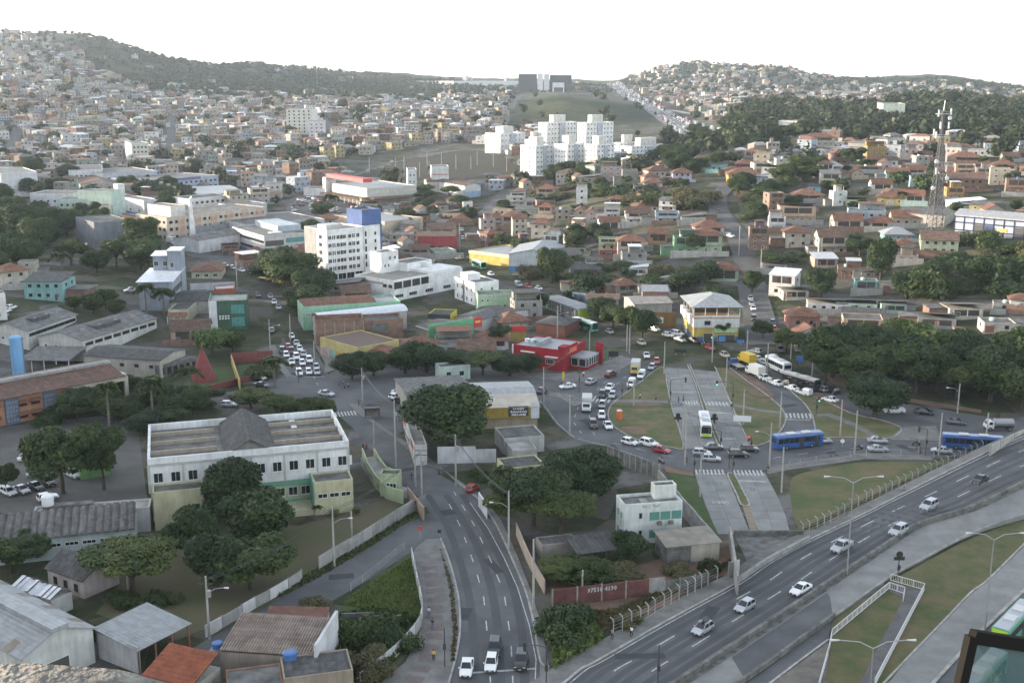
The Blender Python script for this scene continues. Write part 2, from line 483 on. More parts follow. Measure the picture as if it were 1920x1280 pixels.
# air
def build_haze():
 mb=MB();mb.box(-5200,5200,-1500,8600,-3,330)
 m=bpy.data.materials.new('haze_air');m.use_nodes=True
 nt=m.node_tree;N,L=nt.nodes,nt.links
 for n in list(N):N.remove(n)
 out=N.new('ShaderNodeOutputMaterial')
 v=N.new('ShaderNodeVolumePrincipled')
 v.inputs['Color'].default_value=(0.78,0.88,1.0,1)
 v.inputs['Density'].default_value=HAZE
 v.inputs['Anisotropy'].default_value=0.3
 L.new(v.outputs[0],out.inputs['Volume'])
 o=mb.build('haze',m);tag(o,kind='stuff')
HAZE=0.000055
build_haze()
# sheets on the valley floor
def up3(pts,z):
 return[P(p[0],p[1],p[2]if len(p)>2 else z)for p in pts]
def sheet(name,pts,z,mat,thick=0.0,sm=0,side=None,parent=None,kind='structure'):
 if sm:pts=smooth_line([(*p,0)[:3]if len(p)<3 else p for p in pts],sm,True)
 q=[Vector((*p[:2],z))for p in[(v.x,v.y)for v in up3([(p[0],p[1])for p in pts],z)]]
 mb=MB()
 if thick:
  mb.prism([(v.x,v.y)for v in q],z-thick,z,1 if side else 0,0)
 else:
  tri=tessellate_polygon([q])
  tf=[]
  for t in tri:
   a,b,c=(q[k].to_2d()for k in t)
   tf.append(tuple(t)if(b-a).cross(c-a)>0 else tuple(t)[::-1])
  mb.add(q,tf)
 o=mb.build(name,[mat,side]if side else mat,parent)
 if parent is None:tag(o,kind=kind)
 return o
def strip(pts3,w,z0,z1,mb,mi=0):
 """a kerb or low wall along world points"""
 n=len(pts3)
 L_,R_=[],[]
 for i in range(n):
  d=(pts3[min(i+1,n-1)]-pts3[max(i-1,0)]);d.z=0
  if d.length<1e-6:d=Vector((1,0,0))
  d.normalize();s=Vector((-d.y,d.x,0))*w/2
  L_.append(pts3[i]+s);R_.append(pts3[i]-s)
 v=[]
 for i in range(n):
  for p in(L_[i],R_[i]):
   v.append((p.x,p.y,pts3[i].z+z0));v.append((p.x,p.y,pts3[i].z+z1))
 f=[]
 for i in range(n-1):
  a,b=i*4,i*4+4
  f+=[(a+1,a+3,b+3,b+1),(a,a+1,b+1,b),(a+2,b+2,b+3,a+3)]
 f+=[(0,2,3,1),((n-1)*4,(n-1)*4+1,(n-1)*4+3,(n-1)*4+2)]
 mb.add(v,f,mi)
KERB=surf('kerb_concrete',(0.33,0.32,0.30),0.85,0.6,rgb2=(0.20,0.19,0.18))
def kerb(pts,closed=False,w=0.3,h=0.15,sm=5):
 q=smooth_line([(*p[:2],0)for p in pts],sm,closed)
 if closed:q.append(q[0].copy())
 mb=MB();strip([P(v.x,v.y,0.0)for v in q],w,0.0,h,mb)
 o=mb.build('kerb',KERB);tag(o,kind='structure')
def island(pts,mat,name='lawn',sm=5):
 q=smooth_line([(*p[:2],0)for p in pts],sm,True)
 sheet(name,[(v.x,v.y)for v in q],0.11,mat,0.1)
 kerb(pts,True,sm=sm)
AVENUE_L=[(838,1290),(850,1250),(862,1190),(861,1130),(852,1085),(840,1045),(826,1009)]
AVENUE_R=[(1012,1290),(1012,1240),(1000,1170),(985,1110),(960,1050),(930,985),(895,935),(860,908),(830,893),(775,845),(742,822),(705,800),(670,775),(655,757)]
sheet('avenue',[(705,852),(660,800),(632,777),(605,750),(572,725),(548,705),(530,680),(515,650),(505,620),(495,590),(483,560),(468,530),(448,508),(430,498),(400,485),(340,470),(250,450),(255,436),(340,448),(400,460),(470,488),(500,508),(520,525),(530,545),(540,570),(553,600),(570,625),(590,655),(605,680),(617,705),(635,735),(655,757),(670,775),(705,800),(742,822)],0.022,ASPHALT)
sheet('street',[(826,1009),(800,1009),(787,1020),(769,1035),(686,1089),(609,1134),(520,1180),(440,1215),(340,1270),(330,1235),(400,1190),(480,1146),(531,1115),(578,1089),(645,1053),(681,1030),(727,996),(805,955),(830,960)],0.028,ASPHALT)
sheet('street',[(605,752),(560,738),(520,738),(440,750),(430,735),(500,716),(550,702),(580,720)],0.018,ASPHALT)
sheet('street',[(610,705),(640,688),(720,682),(900,690),(1000,700),(1020,735),(1010,755),(960,716),(760,712),(745,755),(772,800),(735,818),(700,797),(655,757)],0.018,ASPHALT)
sheet('avenue_bend',AVENUE_R+[(705,800),(660,800),(705,852),(745,880),(765,907),(792,937),(805,960),(800,1009)]+AVENUE_L[::-1],0.025,ASPHALT)
sheet('roundabout',[(960,700),(1008,752),(1022,768),(1042,795),(1070,818),(1090,830),(1135,835),(1210,860),(1245,871),(1300,884),(1376,884),(1440,880),(1475,874),(1620,852),(1760,858),(1860,850),(1960,832),(1960,796),(1840,779),(1700,757),(1600,735),(1540,705),(1480,665),(1440,640),(1380,628),(1300,622),(1240,617),(1180,599),(1110,569),(1050,549),(1000,536),(960,524),(920,505),(895,488),(872,458),(882,425),(892,404),(868,402),(850,430),(836,455),(800,450),(790,470),(850,485),(880,510),(930,545),(985,577),(1040,602),(1100,627),(1150,648),(1140,672),(1090,705),(1040,712)],0.02,ASPHALT)
def pave(pts,mat=PAVEMENT,sm=0):
 sheet('pavement',pts,0.12,mat,0.11)
pave([(1060,700),(1100,690),(1150,672),(1185,657),(1195,662),(1180,684),(1150,700),(1110,715),(1060,715),(1000,708),(960,706),(960,697)])
pave([(1010,722),(1035,735),(1060,738),(1080,742),(1105,752),(1078,762),(1050,745),(1030,742)])
pave([(655,757),(672,757),(705,790),(740,815),(790,845),(832,880),(800,873),(742,822),(670,775)])
pave([(832,880),(860,900),(905,930),(940,975),(970,1040),(995,1105),(1015,1170),(1030,1250),(1030,1290),(1012,1290),(1012,1240),(1000,1170),(985,1110),(960,1050),(930,985),(895,935),(860,908)])
pave(AVENUE_L+[(800,1009),(779,1027),(770,1043),(778,1080),(790,1130),(792,1165),(782,1200),(760,1240),(700,1290)])
pave([(645,1053),(681,1030),(727,996),(805,960),(792,944),(760,968),(700,1003),(640,1040),(575,1078),(510,1118),(430,1165),(400,1190),(480,1146),(578,1089)],SCRUB)
pave([(608,700),(640,688),(630,672),(600,640),(575,600),(560,570),(548,545),(535,548),(548,572),(560,600),(577,625),(596,655),(609,680)])
pave([(1440,888),(1478,880),(1620,860),(1750,862),(1745,853),(1620,849),(1475,869),(1440,875)])
pave([(1245,874),(1300,885),(1302,893),(1248,884)],DIRT)
pave([(1480,655),(1530,690),(1560,715),(1600,731),(1700,752),(1840,774),(1840,768),(1700,745),(1600,718),(1560,700),(1530,672),(1490,640)],DIRT)
pave([(1690,800),(1755,798),(1765,826),(1668,824)])
pave([(1290,668),(1338,672),(1334,667),(1290,664)],ASPHALT_OLD)
G1=[(1242,688),(1200,717),(1168,741),(1149,757),(1141,770),(1142,786),(1154,802),(1185,820),(1225,833),(1260,839),(1281,840),(1272,800),(1260,765),(1251,722)]
island(G1,GRASS)
G2=[(1337,676),(1356,722),(1381,780),(1408,832),(1432,832),(1452,820),(1467,802),(1473,787),(1469,771),(1455,755),(1430,735),(1400,714),(1362,686)]
island(G2,GRASS)
G3=[(1482,730),(1520,741),(1560,758),(1600,776),(1660,790),(1690,804),(1672,820),(1640,822),(1580,820),(1532,820),(1528,800),(1522,777),(1507,755)]
island(G3,GRASS)
island([(1130,603),(1160,615),(1200,633),(1236,650),(1241,645),(1205,626),(1160,606),(1110,585),(1085,576),(1080,580)],DIRT,'median',3)
for pts in([(1355,695),(1400,720),(1425,745),(1440,752),(1420,738),(1395,712),(1362,690)],[(1190,752),(1225,748),(1235,757),(1200,763)],[(1165,800),(1200,800),(1212,812),(1185,812)],[(1535,735),(1570,750),(1590,764),(1560,757),(1530,745)],[(1385,700),(1420,712),(1452,742),(1440,745),(1405,722)]):
 sheet('bare_soil',smooth_line([(*p,0)for p in pts],5,True),0.118,DIRT)
for pts in([(1151,748),(1252,750),(1253,755),(1147,753)],[(1376,757),(1420,765),(1466,772),(1468,777),(1420,770),(1378,762)],[(1530,776),(1556,774),(1590,786),(1625,803),(1650,822),(1640,822),(1612,806),(1580,791),(1550,780),(1532,781)]):
 sheet('footpath',pts,0.125,PAVEMENT)
sheet('field',smooth_line([(*p,0)for p in[(1482,905),(1500,888),(1560,875),(1620,866),(1740,866),(1795,866),(1760,890),(1700,920),(1600,968),(1525,1004),(1506,1006),(1488,965)]],4,True),0.06,GRASS_BROWN)
sheet('field',[(1250,884),(1300,894),(1318,935),(1346,1002),(1338,1004),(1300,965),(1268,918)],0.06,GRASS_GREEN)
sheet('lot',[(769,1040),(775,1085),(788,1130),(790,1165),(780,1200),(757,1240),(690,1290),(560,1290),(620,1200),(640,1135),(690,1092)],0.05,GRASS_GREEN)
sheet('scrub_lot',[(632,1150),(700,1148),(786,1150),(788,1170),(775,1205),(752,1240),(690,1290),(600,1290),(610,1210)],0.07,SCRUB)
sheet('school_yard',[(790,944),(700,1000),(640,1040),(560,1085),(430,1160),(330,1200),(180,1150),(250,1060),(300,1010),(430,975),(560,985),(660,955),(760,925)],0.05,surf('yard_grass',(0.075,0.078,0.036),0.95,0.12,rgb2=(0.10,0.082,0.052),bump=0.6,bscale=3,detail=9))
sheet('yard',[(0,800),(230,775),(258,800),(285,1000),(250,1010),(0,960)],0.05,surf('yard_tarmac',(0.10,0.097,0.092),0.9,0.15,rgb2=(0.07,0.066,0.06),detail=8))
sheet('yard',[(0,575),(60,560),(70,610),(0,625)],0.05,ASPHALT_OLD)
sheet('vacant_lot',[(1030,1080),(1160,1070),(1260,1040),(1370,1010),(1372,1075),(1300,1090),(1260,1130),(1150,1170),(1095,1200),(1040,1200)],0.05,DIRT)
sheet('vacant_lot',[(180,520),(255,510),(262,575),(230,580),(140,560)],0.05,DIRT)
sheet('lawn',[(1085,700),(1160,658),(1152,650),(1125,668),(1075,692)],0.14,GRASS_GREEN)
sheet('lawn',[(340,735),(480,705),(478,680),(400,690),(355,700)],0.05,GRASS_GREEN)
# bus lanes of concrete slabs
def lane(left,right,rows,name='bus_lane'):
 """slab rows between two edges: each slab its own piece"""
 Ls=[P(*p,0.0)for p in left];Rs=[P(*p,0.0)for p in right]
 base=sheet(name,left+right[::-1],0.03,surf('slab_joint',(0.10,0.098,0.094),0.9,1.0))
 def along(pl,t):
  d=[0]
  for a,b in zip(pl,pl[1:]):d.append(d[-1]+(b-a).length)
  s=t*d[-1]
  for i in range(len(pl)-1):
   if s<=d[i+1]+1e-6:
    return pl[i].lerp(pl[i+1],(s-d[i])/max(1e-6,d[i+1]-d[i]))
  return pl[-1].copy()
 for k in range(rows):
  t0,t1=k/rows+0.0012,(k+1)/rows-0.0012
  a,b,c,d=along(Ls,t0),along(Rs,t0),along(Rs,t1),along(Ls,t1)
  for u0,u1 in((0.006,0.494),(0.506,0.994)):
   mb=MB()
   zz=0.045+random.uniform(-0.004,0.004)
   q=[a.lerp(b,u0),a.lerp(b,u1),d.lerp(c,u1),d.lerp(c,u0)]
   mb.prism([(v.x,v.y)for v in q],0.031,zz)
   mb.build('slab',random.choice((CONCRETE_ROAD,SLAB2,SLAB3)),base)
SLAB2=surf('road_concrete_grey',(0.19,0.19,0.185),0.85,0.25,rgb2=(0.14,0.139,0.134),detail=8)
SLAB3=surf('road_concrete_pale',(0.222,0.22,0.211),0.85,0.25,rgb2=(0.16,0.158,0.15),detail=8)
lane([(1246,674),(1253,722),(1261,765),(1275,808),(1284,841)],[(1284,674),(1303,722),(1318,775),(1332,806),(1346,841)],15)
lane([(1291,674),(1311,722),(1331,775),(1343,806),(1355,841)],[(1334,674),(1356,722),(1381,780),(1395,808),(1408,838)],15)
lane([(1302,886),(1315,926),(1330,965),(1346,1001)],[(1360,886),(1378,926),(1393,965),(1408,1001)],9)
lane([(1376,886),(1393,926),(1409,965),(1423,1001)],[(1434,886),(1456,926),(1473,965),(1482,1001)],9)
island([(1286,676),(1305,722),(1321,775),(1335,806),(1348,838),(1354,838),(1342,806),(1329,775),(1309,722),(1290,676)],GRASS,'median',3)
island([(1364,890),(1381,926),(1390,946),(1405,946),(1396,926),(1377,890)],GRASS,'median',3)
sheet('median',[(1392,948),(1406,948),(1421,1001),(1409,1001)],0.05,surf('buff_paving',(0.22,0.18,0.13),0.9,0.6,0.25))
# raised expressway
def deck(name,left,right,mat,under=0.35):
 L_=smooth_line(left,5);R_=smooth_line(right,5)
 n=max(len(L_),len(R_))
 def res(q):
  return[q[min(len(q)-1,int(i*(len(q)-1)/(n-1)))]if False else(lambda t:q[int(t)].lerp(q[min(int(t)+1,len(q)-1)],t-int(t)))(i*(len(q)-1)/(n-1))for i in range(n)]
 L_,R_=res(L_),res(R_)
 A=[P(v.x,v.y,max(0.06,v.z))for v in L_];B=[P(v.x,v.y,max(0.06,v.z))for v in R_]
 mb=MB()
 v=[]
 for a,b in zip(A,B):
  v+=[a,b,(a.x,a.y,0),(b.x,b.y,0)]
 f=[]
 for i in range(n-1):
  k,j=i*4,i*4+4
  f+=[(k,k+1,j+1,j),(k,j,j+2,k+2),(k+1,k+3,j+3,j+1)]
 mb.add(v,f)
 o=mb.build(name,mat);tag(o,kind='structure')
 return A,B
HW_L=[(1000,1310,0.1),(1050,1285,0.1),(1089,1254,0.1),(1115,1241,0.1),(1218,1182,0.1),(1300,1137,0.1),(1383,1092,0.1),(1440,1053,0.2),(1517,1012,0.3),(1620,963,0.5),(1690,927,1.0),(1815,865,3.2),(1900,826,5.0),(1990,790,6.2)]
HW_M=[(1215,1310,0.1),(1269,1282,0.1),(1352,1228,0.1),(1440,1171,0.1),(1551,1096,0.1),(1587,1073,0.1),(1656,1027,0.2),(1723,985,0.5),(1827,952,1.6),(1925,905,3.4),(2000,878,4.6)]
HW_M2=[(1235,1310,0.1),(1290,1282,0.1),(1372,1229,0.1),(1455,1174,0.1),(1562,1099,0.1),(1596,1076,0.1),(1664,1030,0.2),(1731,988,0.5),(1830,957,1.5),(1925,913,3.0),(2000,888,4.0)]
HW_R=[(1330,1315,0.1),(1395,1275,0.1),(1440,1246,0.1),(1500,1202,0.1),(1564,1156,0.1),(1667,1083,0.1),(1723,1052,0.1),(1819,1001,0.4),(1925,962,1.0),(2000,940,1.5)]
hwA,hwB=deck('expressway',HW_L,HW_M,ASPHALT)
mdA,mdB=deck('expressway_median',HW_M,HW_M2,CONCRETE_DARK)
exA,exB=deck('bus_expressway',HW_M2,HW_R,CONCRETE_ROAD)
sheet('asphalt_patch',[(1372,1231),(1440,1186),(1551,1110),(1556,1118),(1561,1150),(1500,1198),(1440,1241),(1395,1270)],0.115,ASPHALT)
sw=[(p[0]-14-max(0,(p[1]-900))*0.06,p[1]-9-max(0,(p[1]-900))*0.022,p[2])for p in HW_L]
deck('pavement',sw,HW_L,PAVEMENT)
mb=MB();strip([v.copy()for v in hwA],0.3,-0.2,0.17,mb);tag(mb.build('kerb',KERB),kind='structure')
sheet('ramp_lane',[(1376,1001),(1482,1001),(1508,1006),(1517,1011),(1440,1052),(1376,1088),(1374,1080),(1405,1060)],0.05,CONCRETE_DARK)
sheet('lawn',smooth_line([(*p,0)for p in[(1562,1163),(1600,1136),(1667,1091),(1723,1060),(1819,1010),(1930,972),(1930,1010),(1852,1086),(1821,1108),(1775,1155),(1710,1222),(1650,1290),(1556,1290),(1556,1215)]],3,True),0.09,surf('verge_grass',(0.050,0.066,0.020),0.95,0.2,rgb2=(0.110,0.088,0.045),bump=0.6,bscale=3,detail=9))
sheet('side_road',[(1650,1290),(1710,1226),(1775,1159),(1821,1112),(1852,1089),(1960,985),(1960,1065),(1920,1105),(1827,1195),(1738,1290)],0.08,CONCRETE_ROAD)
sheet('street',[(1744,1290),(1829,1198),(1924,1105),(2100,940),(2300,1000),(1900,1400)],0.06,ASPHALT)
sheet('street',[(1340,1325),(1440,1280),(1553,1197),(1560,1160),(1500,1208),(1440,1252),(1395,1283)],0.07,ASPHALT)
sheet('bare_ground',[(1440,1286),(1553,1203),(1556,1290),(1430,1340)],0.08,surf('worn_soil',(0.16,0.14,0.12),0.95,0.3,rgb2=(0.085,0.078,0.07),detail=9))
kerb([(1441,1283),(1500,1238),(1553,1199)])
kerb([(1651,1287),(1711,1224),(1776,1157),(1821,1110),(1852,1087),(1925,1015)])
kerb([(1742,1290),(1828,1196),(1922,1105)],w=0.5,h=0.2)
kerb([(1030,1290),(1030,1250),(1013,1240)][1:]+[(1001,1170),(986,1110),(961,1050),(931,985),(896,935),(861,907)],sm=3)
kerb(AVENUE_L,sm=3)
kerb([(1076,820),(1046,795),(1026,768),(1012,752)],sm=3)
# hill streets, following the ground
def road_up(name,pts,w,mat=ASPHALT_OLD,lift=0.25,sm=6):
 q=smooth_line([at(*p)for p in pts],sm)
 n=len(q);v=[];f=[]
 for i in range(n):
  d=q[min(i+1,n-1)]-q[max(i-1,0)];d.z=0;d.normalize()
  s=Vector((-d.y,d.x,0))*w/2
  for k in(-1,-0.33,0.33,1):
   p=q[i]+s*k
   v.append((p.x,p.y,hgt(p.x,p.y)+lift))
 for i in range(n-1):
  for k in range(3):
   f.append((i*4+k,i*4+k+1,i*4+k+5,i*4+k+4)[::-1])
 o=link(name,MB().add(v,f).mesh(name,[mat]));tag(o,kind='structure')
 ROADS.append((q,w))
 return q
ROADS=[]
road_up('street',[(1432,648),(1424,600),(1414,560),(1406,520),(1398,480),(1388,452)],10)
road_up('street',[(1388,455),(1375,432),(1358,412),(1346,390),(1346,370),(1358,355),(1372,346)],9)
road_up('street',[(905,405),(925,385),(940,368),(955,355)],9)
road_up('street',[(312,300),(318,270),(322,245),(322,225),(318,205)],9)
road_up('street',[(610,262),(618,240),(606,222)],9)
road_up('street',[(22,290),(26,265),(34,240)],9)
road_up('street',[(640,335),(690,322),(735,308),(790,295),(850,283),(900,281),(940,290)],8)
road_up('street',[(958,205),(965,190),(975,180)],9)
mw=road_up('motorway',[(1330,262),(1290,243),(1258,225),(1232,208),(1205,192),(1180,178),(1160,167),(1146,158)],34,surf('pale_asphalt',(0.16,0.16,0.165),0.85,0.05),0.6,8)
road_up('motorway_ramp',[(1215,214),(1260,215),(1330,218)],9,CONCRETE,5.0,5)
def drape(name,poly,mat,lift=.3,n=26):
 """a patch of other ground laid over the slope"""
 xs=[q[0]for q in poly];ys=[q[1]for q in poly];mb=MB();g={}
 for i in range(n+1):
  for j in range(n+1):
   p=at(min(xs)+(max(xs)-min(xs))*i/n,min(ys)+(max(ys)-min(ys))*j/n);g[i,j]=(p.x,p.y,p.z+lift)
 for i in range(n):
  for j in range(n):
   if inside(min(xs)+(max(xs)-min(xs))*(i+.5)/n,min(ys)+(max(ys)-min(ys))*(j+.5)/n,poly):mb.quad(g[i,j+1],g[i+1,j+1],g[i+1,j],g[i,j])
 tag(mb.build(name,mat),kind='structure')
def inside(x,y,poly):
 c=False;n=len(poly);j=n-1
 for i in range(n):
  if(poly[i][1]>y)!=(poly[j][1]>y)and x<(poly[j][0]-poly[i][0])*(y-poly[i][1])/(poly[j][1]-poly[i][1])+poly[i][0]:c=not c
  j=i
 return c
BROWN=surf('burnt_slope',(.028,.023,.016),.95,.06,rgb2=(.018,.018,.010),bump=.4,bscale=1,detail=9)
drape('bare_slope',[(690,335),(640,348),(700,318),(770,298),(850,285),(900,283),(945,292),(985,325),(930,335),(840,338),(760,338)],BROWN)
drape('car_park',[(530,378),(590,360),(650,360),(705,385),(640,408),(545,405)],ASPHALT_OLD)
drape('street',[(300,448),(440,436),(470,470),(520,510),(450,505),(330,475)],ASPHALT_OLD)
drape('scrub_bank',[(1822,452),(1945,452),(1945,575),(1850,560),(1740,560),(1760,500)],SCRUB)
drape('scrub_bank',[(960,515),(1010,480),(1270,500),(1270,556),(1100,548),(1000,535)],SCRUB)
drape('scrub_bank',[(1000,352),(1290,345),(1300,390),(1000,390)],SCRUB)
drape('scrub_bank',[(1380,355),(1460,350),(1470,405),(1390,420)],SCRUB)
pave([(548,705),(530,680),(505,620),(483,560),(468,530),(445,508),(438,514),(458,535),(472,562),(494,624),(519,684),(537,708)])
# roofing and wall materials
R_TILE=ribbed('clay_tiles',(0.21,0.095,0.058),0.9,1,(0.105,0.06,0.044),0.85,0.09)
R_TILE_X=ribbed('clay_tiles_across',(0.21,0.095,0.058),0.9,0,(0.105,0.06,0.044),0.85,0.09)
R_TILE_OLD=ribbed('weathered_tiles',(0.16,0.095,0.068),0.9,1,(0.075,0.055,0.045),0.9,0.09)
R_FIBRE=ribbed('fibre_cement',(0.155,0.155,0.152),0.7,0,(0.085,0.083,0.08),0.85,0.08)
R_FIBRE_DARK=ribbed('aged_fibre_cement',(0.085,0.085,0.085),0.7,0,(0.045,0.044,0.042),0.9,0.08)
R_METAL=ribbed('grey_metal_sheet',(0.27,0.28,0.29),0.6,0,(0.19,0.195,0.20),0.5,0.05,tone=0.15)
R_WHITE=ribbed('white_metal_sheet',(0.55,0.57,0.60),0.6,0,(0.44,0.45,0.47),0.45,0.05,tone=0.1)
R_SLAB=surf('roof_slab',(0.15,0.147,0.14),0.9,0.35,rgb2=(0.06,0.058,0.055),detail=8,rnd=0.25)
R_SLAB_PALE=surf('pale_roof_slab',(0.30,0.29,0.275),0.9,0.3,rgb2=(0.17,0.165,0.155),detail=8,rnd=0.15)
BRICK=None
def brickwork():
 m=bpy.data.materials.new('hollow_brick');nt,N,L,B=_nodes(m)
 tc=N.new('ShaderNodeTexCoord');b=N.new('ShaderNodeTexBrick')
 mp=N.new('ShaderNodeMapping');mp.inputs['Rotation'].default_value=(math.radians(90),0,0)
 L.new(tc.outputs['Object'],mp.inputs[0]);L.new(mp.outputs[0],b.inputs[0])
 b.inputs['Color1'].default_value=(0.24,0.125,0.08,1);b.inputs['Color2'].default_value=(0.19,0.10,0.068,1);b.inputs['Mortar'].default_value=(0.22,0.19,0.165,1)
 b.inputs['Scale'].default_value=1.0;b.inputs['Brick Width'].default_value=0.4;b.inputs['Row Height'].default_value=0.22;b.inputs['Mortar Size'].default_value=0.02
 nz=N.new('ShaderNodeTexNoise');nz.inputs['Scale'].default_value=0.6;nz.inputs['Detail'].default_value=5;L.new(tc.outputs['Object'],nz.inputs[0])
 r=N.new('ShaderNodeMapRange');r.inputs[1].default_value=0.3;r.inputs[2].default_value=0.7;r.inputs[3].default_value=0.6;r.inputs[4].default_value=1.1
 L.new(nz.outputs[0],r.inputs[0])
 s=N.new('ShaderNodeVectorMath');s.operation='SCALE';L.new(b.outputs[0],s.inputs[0]);L.new(r.outputs[0],s.inputs['Scale'])
 L.new(s.outputs[0],B.inputs['Base Color']);B.inputs['Roughness'].default_value=0.92
 return m
BRICK=brickwork()
WHITE=(0.62,0.62,0.62)
# openings
WMESH={}
def window_mesh(w,h,style='plain',mull=1,glass=None,frame=None):
 """frame proud of the wall with recessed glazing; local x along the wall, -y outwards, origin at the sill centre"""
 key=(round(w,2),round(h,2),style,mull,glass.name if glass else '',frame.name if frame else '')
 if key in WMESH:return WMESH[key]
 mb=MB();t=min(0.09,w*0.12);o=-0.07;i_=-0.02
 if style=='door':
  mb.box(-w/2,w/2,-0.03,0,0,h,1)
  mb.box(-w/2-.06,-w/2,-0.08,0,0,h,0);mb.box(w/2,w/2+.06,-0.08,0,0,h,0);mb.box(-w/2-.06,w/2+.06,-0.08,0,h,h+.06,0)
 elif style=='shutter':
  mb.box(-w/2,w/2,-0.03,0,0,h,1)
  k=max(3,int(h/0.35))
  for j in range(k):
   mb.box(-w/2,w/2,-0.06,-0.031,h*j/k+.03,h*(j+1)/k-.03,1)
 else:
  mb.quad((-w/2+t,i_,t),(w/2-t,i_,t),(w/2-t,i_,h-t),(-w/2+t,i_,h-t),1)
  mb.box(-w/2,w/2,o,0,0,t,0);mb.box(-w/2,w/2,o,0,h-t,h,0)
  mb.box(-w/2,-w/2+t,o,0,t,h-t,0);mb.box(w/2-t,w/2,o,0,t,h-t,0)
  for j in range(mull):
   x=-w/2+w*(j+1)/(mull+1)
   mb.box(x-t*.35,x+t*.35,o+.015,i_-.005,t,h-t,0)
  if style=='sill':
   mb.box(-w/2-.1,w/2+.1,-0.16,0,-0.08,-0.002,0)
 me=mb.mesh('window',[frame or FRAME,glass or GLASS])
 WMESH[key]=me
 return me
BLD=[]
